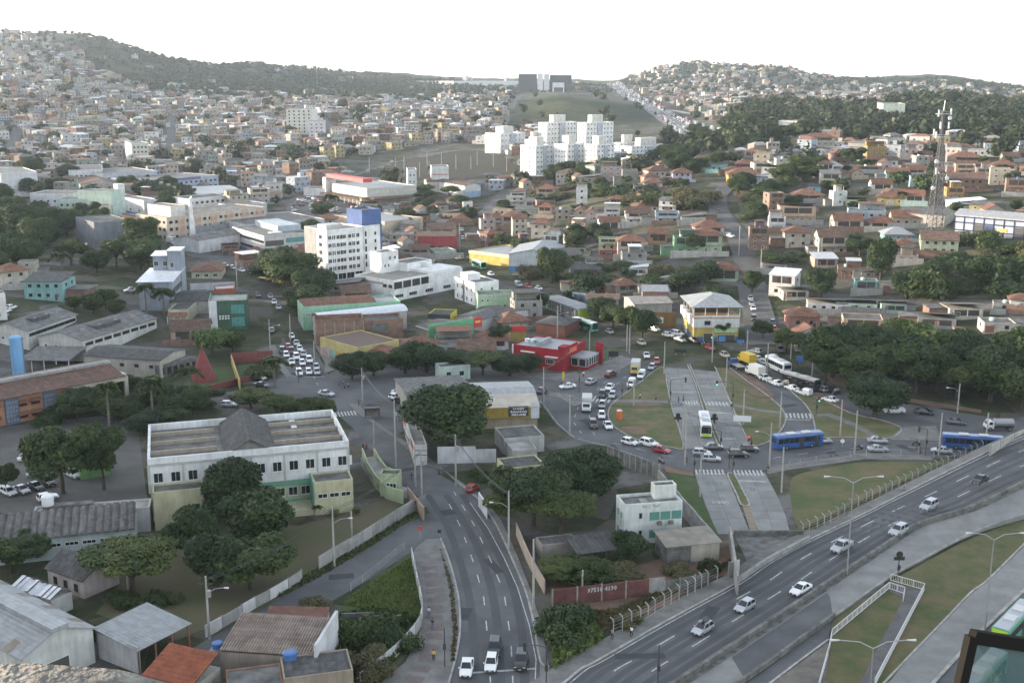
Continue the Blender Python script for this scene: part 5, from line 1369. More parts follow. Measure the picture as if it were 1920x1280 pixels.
s=slab((495,441),(572,433),(447,418),9.5,(.48,.48,.48),'grey and blue striped office with strip windows beside the clinic','office building',rows=())
bb=paint((.14,.22,.36))
for w in 'FL':
 s.band(w,0,s.span(w),.2,2.2,bb,'blue_band',.06);s.band(w,.4,s.span(w)-.4,2.6,3.8,GLASS,'strip_window',.04)if w=='L' else s.band(w,s.L*.45,s.L,6.0,8.0,GLASS_TEAL,'strip_window',.04)
 s.band(w,.4,s.span(w)-.4,6.2,7.4,GLASS,'strip_window',.04)if w=='L' else s.band(w,.5,s.L*.4,5.0,7.4,FRAME_DARK,'loggia_shade_panel',.03)  # loggia is a flat panel, its recess shade put in as dark colour
s.band('F',1.0,s.L*.22,3.0,5.0,paint((.55,.55,.54)),'sign',.12);s.box('canopy',s.L*.15,s.L*.4,1,4,10.4,10.7,R_WHITE);s.box('annex',s.L*.5,s.L,s.W*.3,s.W,9.2,12.0,paint((.40,.46,.5)))
slab((460,420),(545,402),(470,396),8,(.5,.5,.5),'pale flat roofed block behind the grey and blue office',rows=((4.5,1.5,1.2,8),))
slab((440,385),(480,378),(436,377),10,(.36,.4,.46),'blue grey block behind the college end',rows=((5,1.2,1.2,5),))
s=slab((207,400),(232,414),(148,404),12,(.20,.215,.24),'big windowless slate grey store beside the wood','store',rows=())
s.band('F',s.L*.55,s.L*.8,-.5,12.3,paint((.09,.10,.28)),'blue_pillar',.5);s.band('F',s.L*.8,s.L,-.5,12.3,paint((.6,.6,.62)),'white_pillar',.5)
s=slab((228,398),(258,412),(224,393),5,(.08,.10,.3),'furniture shop with a dark blue and yellow front','shop',rows=());s.band('F',0,s.L,3.6,5.2,plain('sign_orange',(.5,.3,.03)),'sign',.25);s.band('F',s.L*.6,s.L,1.2,3.4,plain('sign_orange',(.5,.3,.03)),'sign',.15)
slab((203,362),(260,379),(205,358),7,(.62,.62,.63),'white building with a square white roof tower beside trees',rows=((1.5,1.4,1.1,4),)).box('roof_tower',3,8,2,6,6,14,OFFW)
slab((145,355),(195,362),(143,350),13,(.42,.52,.47),'blank mint building with a rounded tank on its roof',rows=())
slab((107,372),(146,376),(107,366),8,(.42,.50,.45),'mint house with dark blue parapet beside the wood','house',rows=((1.5,1.2,1.2,4),(4.6,1.2,1.2,4)))
slab((147,386),(203,388),(147,380),7,(.52,.5,.36),'pale yellow house below the blank mint building','house',rows=((3,1.2,1.4,4),))
slab((55,360),(115,368),(58,352),8,(.62,.62,.64),'long white building behind the wood edge',rows=((4,1.2,1.0,6),))
slab((0,322),(34,318),(-2,308),14,(.60,.60,.62),'big blank white block beyond the wood',rows=())
slab((128,318),(192,318),(132,304),9,(.60,.60,.62),'white workshop block under the hillside',rows=((5,1.4,.9,7),))
slab((193,324),(255,316),(190,310),9,(.40,.42,.46),'grey concrete block with long open balconies',rows=((2,4,1.1,4),(5.4,4,1.1,4)))
s=slab((150,340),(226,338),(140,322),6,(.5,.48,.44),'brown roofed hall with pale roof strips','hall',rows=(),gable=2.0,roof=R_TILE_OLD,along='y')
slab((275,338),(386,326),(248,326),8,(.34,.37,.44),'long grey building with a dark blue parapet and many windows',rows=((1.2,1.6,1.2,14),(4.6,1.6,1.2,14))).band('F',0,40,6.6,8.2,paint((.13,.15,.3)),'parapet_band',.1)
s=slab((362,362),(447,358),(355,343),6,(.4,.4,.36),'wide grey roofed shed with a yellow gutter line','shed',rows=(),gable=.8,roof=R_METAL);s.band('F',0,s.L,4.6,5.4,plain('yellow_gutter',(.42,.27,.04),.6),'gutter',.3)
s=slab((688,354),(782,345),(617,338),10,(.50,.49,.44),'big cream supermarket with flat grey roof and dark canopy','supermarket',roof=R_METAL,rows=(),par=.5)
s.band('L',s.W*.06,s.W*.22,5.5,8.5,paint((.58,.56,.5)),'sign',.2);s.box('canopy',-7,0,-2,s.W,4.0,4.8,R_TILE_OLD);s.box('canopy',0,s.L*.9,-8,0,4.2,5.0,R_TILE_OLD)
for i in range(9):s.box('pillar',-6.8,-6.4,s.W*i/9,s.W*i/9+.4,-3,4,PALE)
s.box('shop_front',-2.0,-.1,.5,s.W-.5,-2,4,FRAME_DARK);s.box('sign_tower',-3,4,s.W,s.W+4,-2,13.5,OFFW);s.band('F',-2.5,3.5,13.6,15.8,plain('sign_red',(.45,.03,.03)),'sign',-s.W)
slab((764,318),(781,317),(762,312),15,(.6,.6,.62),'slender white ribbed tower behind the supermarket','tower',rows=((3,.8,1,2),(7,.8,1,2),(11,.8,1,2)),name='water_tower')
s=slab((809,313),(841,311),(808,307),15,(.62,.61,.6),'square white tower with thin red lines behind the supermarket','tower',rows=(),name='water_tower')
for z in(5,10):s.band('F',0,s.L,z,z+.5,paint((.4,.1,.08)),'red_line',.05)
s=slab((872,347),(900,343),(795,330),8,(.55,.56,.58),'white and pale blue public hall with brown roofs','hall',rows=(),gable=1.2,roof=R_TILE_OLD,along='y');s.band('F',0,s.L,-1,4,paint((.3,.4,.55)),'blue_panel',.06)
slab((800,340),(870,338),(798,330),7,(.5,.46,.4),'brown roofed wing of the public hall','hall',rows=(),gable=1.2,roof=R_TILE_OLD)
s=slab((569,352),(613,355),(572,347),5,(.6,.6,.6),'flat white canopy building in the supermarket car park','canopy',rows=())
slab((625,400),(690,420),(660,388),6,(.5,.42,.32),'orange fronted furniture shop behind the clinic','shop',rows=((.5,2,2,5),),roof=R_METAL)
s=slab((954,474),(1018,480),(945,452),8,(.45,.47,.5),'pale blue double warehouse beside the avenue embankment','warehouse',rows=(),gable=2,roof=R_METAL,along='y');s.band('F',0,s.L,-1,2.6,paint((.1,.2,.38)),'blue_dado',.06)
s=slab((880,470),(955,490),(895,452),5,(.5,.4,.12),'filling station with a long cream canopy edge on the corner','filling station',rows=(),roof=R_METAL);s.band('F',0,s.L,4.0,5.2,plain('canopy_cream',(.55,.47,.28)),'canopy_edge',.4)
slab((783,440),(853,440),(790,430),8,(.33,.06,.07),'dark red corner shop with tiled roof on the crossroads','shop',rows=((.4,2.2,2.6,4),),gable=1.2,roof=R_TILE_OLD)
s=slab((1791,402),(1935,408),(1764,393),9,(.42,.44,.50),'wide hardware depot with white blue framed front and open bays','depot',rows=(),gable=1.6,roof=R_METAL)
nb=paint((.035,.045,.10));n=8
for i in range(n+1):s.band('F',s.L*i/n-.25 if i else 0,s.L*i/n+.25,-1,8.6,nb,'blue_post',.12)
for z in(3.0,5.9,8.0):s.band('F',0,s.L,z,z+.5,nb,'blue_rail',.1)
for i in(2,3,6):s.band('F',s.L*i/n+.3,s.L*(i+1)/n-.3,-1,5.8,FRAME_DARK if i!=3 else paint((.06,.08,.16)),'bay_door',.05)
s.band('F',s.L*4.5/n,s.L*5.3/n,3.7,5.0,plain('sign_yellow',(.45,.32,.05)),'sign',.2)
slab((1680,395),(1765,402),(1690,378),6,(.42,.40,.36),'grey roofed sheds beside the foot of the mast','shed',rows=(),gable=1.4,roof=R_FIBRE)
s=slab((536,205),(577,206),(535,200),24,(.58,.57,.52),'narrow cream apartment tower with vertical bands in the hillside town','apartment tower',rows=[(2+3.2*f,1.4,1.6,5)for f in range(7)],name='apartment_tower')
slab((578,228),(607,228),(577,222),18,(.6,.56,.58),'pale pink apartment block near the narrow tower','apartment block',rows=[(2+3.2*f,1.6,1.0,3)for f in range(5)],name='apartment_tower')
slab((246,268),(268,266),(240,260),16,(.52,.52,.48),'plain cream four storey block in the hillside town','apartment block',rows=[(2+3.4*f,1.3,1.3,4)for f in range(4)],name='apartment_tower')
def far_block(x0,x1,yt,R,dep,col,label,cat,name):
 def wp_(px,row):
  x,y,z=ray(px,row);n=math.hypot(x,y);return Vector((x/n*R,y/n*R,H+z/n*R))
 a,b=wp_(x0,yt),wp_(x1,yt);v=Vector((a.x,a.y,0)).normalized()*dep
 g=hgt(a.x,a.y);s=House(name,a,b,a+v,a.z-g,label,cat,ground=g);s.body(paint(col),a.z-g,R_SLAB,.6,.4,z0=-5);return s
far_block(972,1007,139,2250,30,(.085,.088,.095),'wide dark glass government block west of the white towers','government building','government_block')
far_block(1031,1072,141,2250,30,(.085,.088,.095),'wide dark glass government block east of the white towers','government building','government_block')
far_block(1008,1018,138,2240,12,(.66,.67,.7),'slim white tower of the government complex, taller of a pair','government building','government_block')
far_block(1020,1030,139,2240,12,(.58,.59,.62),'shorter white tower of the government pair','government building','government_block')
s=far_block(1036,1058,155,2100,14,(.62,.62,.62),'white portal building raised on columns before the dark blocks','palace','palace')
s.band('F',s.L*.12,s.L*.9,-2,s.h*.55,FRAME_DARK,'portal_shade_panel',.05)  # opening is a dark panel, the shade under the portal painted on
slab((850,147),(902,146),(850,144),16,(.6,.6,.62),'long white shed on the far skyline','shed',rows=())
slab((1460,226),(1505,228),(1458,222),12,(.6,.58,.54),'white institute building in the wood','institute',rows=((2,3,2,8),(6.5,3,2,8)))
slab((1540,222),(1578,223),(1538,219),9,(.6,.58,.54),'cream building in the wood near the institute','institute',rows=((3,2,2,6),))
slab((1612,212),(1645,214),(1610,210),8,(.6,.6,.6),'long white roofed building among the far trees','institute',rows=((3,2,2,6),))
slab((1656,195),(1685,193),(1655,190),18,(.52,.56,.48),'pale green far apartment block over the wood','apartment block',rows=((4,2,2,5),(10,2,2,5)),name='apartment_tower')
# houses
def faded(c):g=sum(c)/3;return tuple(.9*(g+(q-g)*.82)for q in c)
COL={'cream':(.55,.50,.40),'white':(.70,.69,.67),'pink':(.52,.40,.37),'mint':(.36,.50,.43),'turquoise':(.22,.45,.45),'pale blue':(.38,.48,.58),'yellow':(.50,.37,.10),'peach':(.52,.38,.27),'brick':None,'grey':(.32,.315,.30),'pale green':(.42,.50,.34),'coral':(.44,.23,.16),'orange':(.48,.26,.11),'lilac':(.45,.42,.52),'red':(.34,.06,.06),'buff':(.42,.36,.28),'green':(.17,.32,.20),'ochre':(.42,.26,.05)}
RF={'tiled hip':R_TILE,'tiled gable':R_TILE,'old tiled':R_TILE_OLD,'flat':R_SLAB,'grey sheet':R_FIBRE,'dark sheet':R_FIBRE_DARK,'white sheet':R_WHITE,'metal hip':R_METAL,'pale flat':R_SLAB_PALE}
HOUSES=[]
LABELS={}
def uniq(label,extras):
 """singles a label out: adds what it stands by until no other thing bears it"""
 if label not in LABELS:
  LABELS[label]=1;return label
 for e in extras:
  l2=label+' '+e
  if l2 not in LABELS and len(l2 .split())<=16:
   LABELS[l2]=1;return l2
 return extras[0]and(label+' '+extras[0])
def house(x0,x1,yt,yb,col,roof,rot=0,where=None,detail=2,p=None,wm=None,hm=None,rs=random):
 p=p or at((x0+x1)/2,yb)
 s_=ppm(p);Wv=wm or(x1-x0)/s_
 dist=math.hypot(p.x,p.y);el=math.atan2(H-p.z,dist)
 th=math.radians(abs(rot))
 d=min(11.0,max(5.5,Wv*.75))
 w=max(4.0,(Wv-d*math.sin(th))/math.cos(th))
 tot=(hm or((yb-yt)/s_/math.cos(el)-d*math.sin(el)*.8))
 rise=0.0 if roof in('flat','pale flat')else min(2.6,0.22*min(w,d)+.5)
 if roof in('grey sheet','dark sheet','white sheet'):rise*=.6
 hw=max(2.7,tot-rise)
 az=math.atan2(p.x,p.y)
 t=-az+math.radians(rot)
 u=Vector((math.cos(t),math.sin(t),0));v=Vector((-u.y,u.x,0))
 a=p-u*w/2
 name='house'
 s=House(name,a,a+u*w,a+v*d,hw,None,'house','houses of the hillside town',ground=p.z)
 s.h=hw
 k_=rs.uniform(.85,1.04)
 wallm=BRICK if COL[col]is None else paint(tuple(c*k_//.02*.02+.01 for c in faded(COL[col])))
 rm=RF[roof]
 fl=max(1,round(hw/3.0));fh=hw/fl
 if roof in('flat','pale flat'):s.body(wallm,hw,rm,.35,.2,z0=-3.5)
 elif roof in('tiled hip','metal hip'):s.body(wallm,hw,None,0,z0=-3.5);s.hip(rm,rise,hw,.8)
 elif roof in('tiled gable','old tiled'):s.gable(wallm,rm,rise,hw,along='y' if w<d*1.1 else 'x',z0=-3.5)
 else:s.body(wallm,hw,None,0,z0=-3.5);s.shed(rm,rise,hw,.35,low=rs.choice(('front','back','left')))
 wcol=rs.choice((FRAME_DARK,FRAME_DARK,FRAME))
 nF=max(1,int(w/3.2));nS=max(1,int(d/4))
 if detail>=1:
  for f in range(fl):
   z=f*fh+fh*.38
   ver=f==fl-1 and w>6.5 and rs.random()<.35
   if ver:
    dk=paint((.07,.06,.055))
    s.band('F',w*.12,w*.88,f*fh+1.0,(f+1)*fh-.35,dk,'veranda',.02)  # flat dark panel paints the shade of a veranda recess
    s.box('balcony',w*.08,w*.92,-.95,0,f*fh-.1,f*fh+.08,wallm);s.box('railing',w*.08,w*.92,-.95,-.8,f*fh+.08,f*fh+1.0,wallm)
    for q in(.08,.5,.9):s.box('post',w*q,w*q+.2,-.92,-.75,f*fh+1.0,(f+1)*fh-.1,wallm)
   else:
    s.win('F',z,1.15,1.1,n=nF,mull=1,frame=wcol)
   if detail>=2:s.win('R' if rot<0 else 'L',z,1.1,1.1,n=nS,mull=1,frame=wcol)
  if detail>=2:
   s.win('F',0,1.0 if rs.random()<.6 else 2.6,2.1,xs=[w*rs.choice((.18,.5,.82))],style='door',glass=rs.choice((FRAME_DARK,plain('rust_frame',(.25,.1,.06)),paint((.3,.3,.3)))))
 if detail>=1 and rs.random()<.3 and roof in('flat','pale flat'):s.tank(w*rs.uniform(.25,.75),d*.6,hw-.3,.65,.9,rs.choice((None,plain('tank_pale',(.5,.56,.56)))))
 if roof in('flat','pale flat')and rs.random()<.45:
  x0,x1=w*rs.choice((.05,.3)),w*rs.choice((.75,.97));y0=d*.1;zc=hw+2.4
  for q in((x0,y0),(x1-.2,y0)):s.box('post',q[0],q[0]+.2,q[1],q[1]+.2,hw-.4,zc,wallm)
  s.box('roof_room',x0,x1,d*.55,d*.95,hw-.3,zc,wallm);s.box('roof_canopy',x0-.4,x1+.4,y0-.4,d,zc,zc+.18,rs.choice((R_FIBRE,R_TILE_OLD,R_WHITE,R_FIBRE_DARK,R_TILE)))
 elif fl>=2 and roof!='tiled gable' and rs.random()<.3:
  s.box('porch_roof',w*.05,w*.95,-1.6,0,fh-.25,fh-.1,R_TILE_OLD);[s.box('post',w*q,w*q+.18,-1.5,-1.3,-2,fh-.25,wallm)for q in(.07,.88)]
 if rs.random()<.55:
  e=rs.choice((-1,1));ww,hh=w*rs.uniform(.3,.6),rs.choice((2.6,2.8,3.2));x0=-ww if e<0 else w
  s.box('annex',x0,x0+ww,d*.25,d*rs.uniform(.7,1.0),-3.5,hh,rs.choice((wallm,BRICK,paint((.3,.29,.27)))));s.box('annex_roof',x0-.2,x0+ww+.2,d*.2,d*1.02,hh,hh+.15,rs.choice((R_FIBRE,R_FIBRE_DARK,R_TILE_OLD,R_SLAB)))
 if rs.random()<.6:y=-rs.uniform(2.0,4.0);s.box('yard_wall',-w*.2,w*1.2,y,y+.2,-3.5,rs.choice((1.6,2.0,2.4)),rs.choice((wallm,BRICK,paint((.33,.32,.3)),paint((.4,.38,.35)))))
 HOUSES.append(dict(s=s,p=p,col=col,roof=roof,fl=fl,where=where))
 tag(s.root,kind=None)
 return s
MINE='''960 990 401 441 cream tiled_gable 8|992 1035 407 445 cream tiled_hip -12|1005 1038 379 410 peach tiled_hip -14|1003 1043 344 373 pink tiled_hip -10|1085 1126 326 353 buff grey_sheet 0|1126 1166 311 340 pink flat 0|1166 1196 317 341 grey flat 5|1206 1243 333 358 white tiled_hip 6|1210 1265 309 333 cream tiled_hip 18|1232 1276 299 316 cream tiled_hip 12|1080 1101 352 389 white flat 0|1078 1098 386 417 buff tiled_gable 0|1098 1120 389 416 pink tiled_gable 0|1133 1162 390 410 white flat 0|1122 1165 404 433 white tiled_gable 8|1172 1222 386 421 white old_tiled 5|1228 1275 395 419 pale_blue flat 4|1276 1324 398 419 cream grey_sheet 5|1157 1208 437 481 pink tiled_hip 4|1122 1157 444 481 pale_green flat 0|1124 1157 466 483 red flat 0|1215 1251 427 456 orange tiled_gable 0|1292 1355 424 476 pale_green tiled_hip 6|1300 1360 410 442 white tiled_hip 8|1262 1305 441 479 green flat 6|1326 1386 488 527 pale_green tiled_hip 4|1098 1131 483 511 white dark_sheet 6|1066 1099 458 482 pale_green grey_sheet 4|1165 1214 470 498 grey flat 5|1178 1214 497 517 white white_sheet 0|1068 1128 492 520 grey dark_sheet 5
1403 1442 424 472 brick flat 6|1470 1521 421 464 cream tiled_hip 10|1530 1592 427 478 cream old_tiled 14|1655 1713 428 452 turquoise metal_hip 12|1673 1718 446 476 turquoise tiled_hip 10|1676 1721 474 494 buff flat 4|1725 1796 431 477 pale_green old_tiled 6|1796 1822 434 456 pale_blue flat 8|1523 1574 474 502 peach white_sheet 15|1436 1493 503 556 white white_sheet -14|1428 1476 488 510 grey grey_sheet 4|1463 1521 532 562 cream dark_sheet 16|1570 1626 497 522 brick flat 3|1601 1645 522 550 turquoise flat 5|1646 1678 527 547 cream flat 5|1614 1641 506 524 grey dark_sheet 5|1513 1593 555 586 white dark_sheet 4|1588 1644 561 585 mint dark_sheet 4|1650 1703 564 587 mint grey_sheet 10|1475 1541 571 617 coral tiled_hip 12|1490 1548 606 652 white tiled_gable 18|1553 1592 603 624 cream old_tiled 0|1580 1656 590 613 grey dark_sheet 0|1772 1850 561 598 cream grey_sheet 20|1862 1902 569 585 grey flat 5|1893 1935 547 584 white tiled_hip 5|1840 1908 597 624 cream flat 15|1790 1817 614 637 coral flat 8|1720 1792 580 616 grey dark_sheet 5
1459 1531 377 421 peach grey_sheet 8|1440 1473 405 434 white flat 5|1560 1622 398 434 cream tiled_gable 12|1627 1683 408 430 cream tiled_hip 8|1670 1728 392 426 buff tiled_gable 10|1590 1661 390 413 pale_blue flat 5|1485 1546 352 379 grey tiled_hip 8|1558 1591 357 386 white flat 20|1585 1623 368 386 pale_green grey_sheet 5|1632 1676 334 363 white tiled_gable 14|1537 1577 319 351 cream grey_sheet 8|1540 1581 305 321 white metal_hip 5|1660 1706 314 341 turquoise tiled_gable 8|1700 1736 309 336 cream tiled_gable 8|1622 1664 273 303 ochre flat 14|1690 1721 279 301 pink flat 12|1706 1743 267 286 white tiled_hip 8|1725 1749 284 299 white tiled_gable 8|1787 1831 271 287 pale_green tiled_hip 5|1845 1878 264 287 pale_blue grey_sheet 5|1780 1841 284 307 green tiled_hip 5|1812 1906 280 294 white flat 3|1790 1829 307 329 peach flat 8|1829 1863 314 337 buff flat 5|1775 1846 322 359 brick old_tiled 8|1855 1892 314 347 buff flat 5|1885 1928 334 367 brick flat 5|1772 1809 350 377 orange flat 12|1780 1851 371 392 white white_sheet 14|1860 1906 299 320 cream tiled_hip 5|1363 1426 314 344 yellow tiled_hip 8|1410 1451 304 326 cream flat 14|1380 1413 299 319 red tiled_hip 5|1302 1326 291 306 white tiled_hip 8|1342 1364 292 305 orange flat 5|1363 1396 287 303 white old_tiled 8|1275 1306 302 317 white tiled_hip 5|1505 1566 249 283 cream tiled_hip 8|1515 1563 282 301 white metal_hip 10|1260 1298 314 343 lilac tiled_hip 5
912 955 397 422 orange tiled_hip 3|838 888 364 387 cream tiled_hip 10|868 887 378 404 white flat 4|897 946 427 452 white grey_sheet 8|920 956 436 452 brick dark_sheet 3|800 856 416 441 white old_tiled 4|763 791 424 451 peach tiled_gable 18|0 62 489 540 cream tiled_hip 20|37 129 511 563 turquoise dark_sheet -24|34 71 487 520 cream flat -12|-20 16 545 600 white flat 10
818 838 695 718 mint flat 0|655 700 160 180 white flat 0'''
for row in MINE.replace('\n','|').split('|')[:-2]:
 t=row.split()
 x0,x1,yt,yb=(float(q)for q in t[:4])
 house(x0,x1,yt,yb,t[4].replace('_',' '),t[5].replace('_',' '),float(t[6]))
s=slab((825,688),(880,682),(824,680),4,(.42,.5,.46),'small mint kiosk office among the trees behind the workshop','house',rows=((1.2,1.2,1.2,2),))
def pxrow(p):
 d=p.y*CP+(H-p.z)*SP
 up=p.y*SP-(H-p.z)*CP
 return 960+F*p.x/d,640-F*up/d
NOGO=[[(680,350),(600,300),(700,290),(790,272),(890,265),(960,285),(1000,330),(900,345),(780,350)],[(-60,520),(-60,345),(60,345),(150,385),(190,410),(250,440),(310,480),(300,540),(150,560)],[(1230,345),(1180,300),(1230,262),(1300,235),(1380,240),(1480,262),(1500,285),(1380,290),(1330,320),(1300,345)],[(1370,285),(1365,225),(1420,196),(1540,206),(1640,206),(1720,190),(1800,192),(1930,208),(1930,280),(1800,268),(1600,270),(1500,262)],[(945,250),(960,172),(1130,172),(1250,225),(1250,275),(1160,280),(1000,240)],[(1140,300),(1140,225),(1300,260),(1420,262),(1400,240),(1240,190),(1150,150),(1110,150)],[(1250,360),(1350,345),(1340,400),(1240,395)],[(1380,380),(1440,370),(1440,400),(1390,410)],[(1820,450),(1940,450),(1940,570),(1700,560),(1720,490)],[(480,395),(620,350),(690,385),(640,410),(520,420)],[(960,505),(1260,505),(1260,560),(960,560)],[(1250,480),(1210,500),(1260,440),(1300,480)],[(890,480),(780,470),(800,440),(880,430)],[(1000,355),(1280,345),(1280,380),(1000,385)],[(440,470),(300,480),(240,440),(420,425)],[(180,480),(450,480),(450,560),(180,560)]]
OCC={}
def occ_add(p,r):
 OCC.setdefault((int(p.x//30),int(p.y//30)),[]).append((p.x,p.y,r))
def occ_hit(p,r):
 i,j=int(p.x//30),int(p.y//30)
 for a in(-2,-1,0,1,2):
  for b in(-2,-1,0,1,2):
   for x,y,q in OCC.get((i+a,j+b),()):
    if(x-p.x)**2+(y-p.y)**2<(r+q)**2:return True
 return False
for lab,a,b,c in BLD:
 m=(Vector(b)+Vector(c))/2
 n=max(1,int((Vector(b)-Vector(a)).length//8));k=max(1,int((Vector(c)-Vector(a)).length//8))
 for i in range(n+1):
  for j in range(k+1):
   q=Vector(a)+(Vector(b)-Vector(a))*i/n+(Vector(c)-Vector(a))*j/k
   occ_add(q,6)
for q,w in ROADS:
 for i in range(len(q)-1):
  L=(q[i+1]-q[i]).length
  for k in range(max(1,int(L//8))):occ_add(q[i].lerp(q[i+1],k*8/max(L,8)),w*.5+1)
rs=random.Random(5)
CHO=['cream']*5+['white']*6+['buff']*4+['grey']*4+['brick']*5+['peach']*2+['pink']*2+['pale green','mint','pale blue','yellow','turquoise','coral','grey','brick','buff']
CHR=['tiled hip']*4+['tiled gable']*2+['old tiled']*4+['flat']*8+['grey sheet']*5+['dark sheet']*3+['white sheet','pale flat','pale flat']
FILLERS=[([(330,585),(395,590),(430,640),(350,650)],4,.5),([(640,545),(700,545),(700,570),(645,575)],2,.3),([(900,600),(960,588),(1000,600),(955,640),(905,640)],6,.4),([(640,640),(760,640),(800,660),(950,650),(960,682),(640,688)],7,.4),([(1100,545),(1260,540),(1262,576),(1150,570)],6,.4),([(1420,545),(1445,580),(1472,605),(1450,620),(1425,560)],3,.6),([(1480,620),(1560,640),(1660,640),(1720,620),(1640,600),(1560,600)],7,.5),([(0,525),(70,548),(150,575),(60,568),(0,560)],4,.6),([(700,440),(790,415),(800,470),(720,500)],5,.5),([(60,690),(150,690),(165,730),(60,740)],0,.5),([(1000,500),(1060,480),(1180,500),(1160,530),(1080,515)],4,.5),([(850,600),(900,590),(905,570),(860,575)],3,.4),([(1180,575),(1260,580),(1262,600),(1215,600)],0,.4)]
for poly,n,tall in FILLERS:
 xs=[q[0]for q in poly];ys=[q[1]for q in poly];k=0
 for _ in range(200):
  if k>=n:break
  x,y=rs.uniform(min(xs),max(xs)),rs.uniform(min(ys),max(ys))
  if not inside(x,y,poly):continue
  p=at(x,y)
  if occ_hit(p,3.2):continue
  occ_add(p,5);k+=1
  house(0,0,0,0,rs.choice(('grey','cream','white','brick','buff','grey','peach')),rs.choice(('grey sheet','dark sheet','flat','old tiled','grey sheet','tiled hip')),rs.choice((-15,-5,5,12,20)),None,2,p,rs.uniform(9,13),3.4+3.2*(rs.random()<tall),rs)
cand=[]
R=470.0
while R<3300:
 stp=14.0 if R<1200 else 17.0 if R<2000 else 24.0
 az0=math.radians(-27)
 n=int(math.radians(54)*R/(stp*.92))
 for i in range(n):
  az=az0+math.radians(54)*(i+rs.uniform(.1,.9))/n
  r=R+rs.uniform(-.4,.4)*stp
  x,y=math.sin(az)*r,math.cos(az)*r
  p=Vector((x,y,hgt(x,y)))
  px,py=pxrow(p)
  if px<-120 or px>2040:continue
  if max(70,330-max(0,r-1500)*.26)<px<820 and r>1680 and rs.random()<(.985 if r>1850 else.7):continue
  if 780<=px<1180 and r>1900 and rs.random()<.93:continue
  if px>1560 and r>2700:continue
  if px>1180 and r>2200 and rs.random()<.62:continue
  if px<150 and r>2150 and rs.random()<.4:continue
  if any(inside(px,py,g)for g in NOGO):continue
  if rs.random()<.10:continue
  rad=rs.uniform(4.0,6.6)
  if occ_hit(p,rad*.85):continue
  occ_add(p,rad*.85);cand.append((r,p,px,py,rad))
 R+=stp
cand.sort(key=lambda q:q[0])
n_own=max(0,298-len(HOUSES)-8)
for r,p,px,py,rad in cand[:n_own]:
 house(0,0,0,0,rs.choice(CHO),rs.choice(CHR),rs.choice((-18,-10,-5,0,5,10,15,20,25)),None,2 if r<560 else 1,p,rad*rs.uniform(1.35,2.25),rs.choice((3.2,3.4,4.0,5.6,6.2,6.6,8.8)),rs)
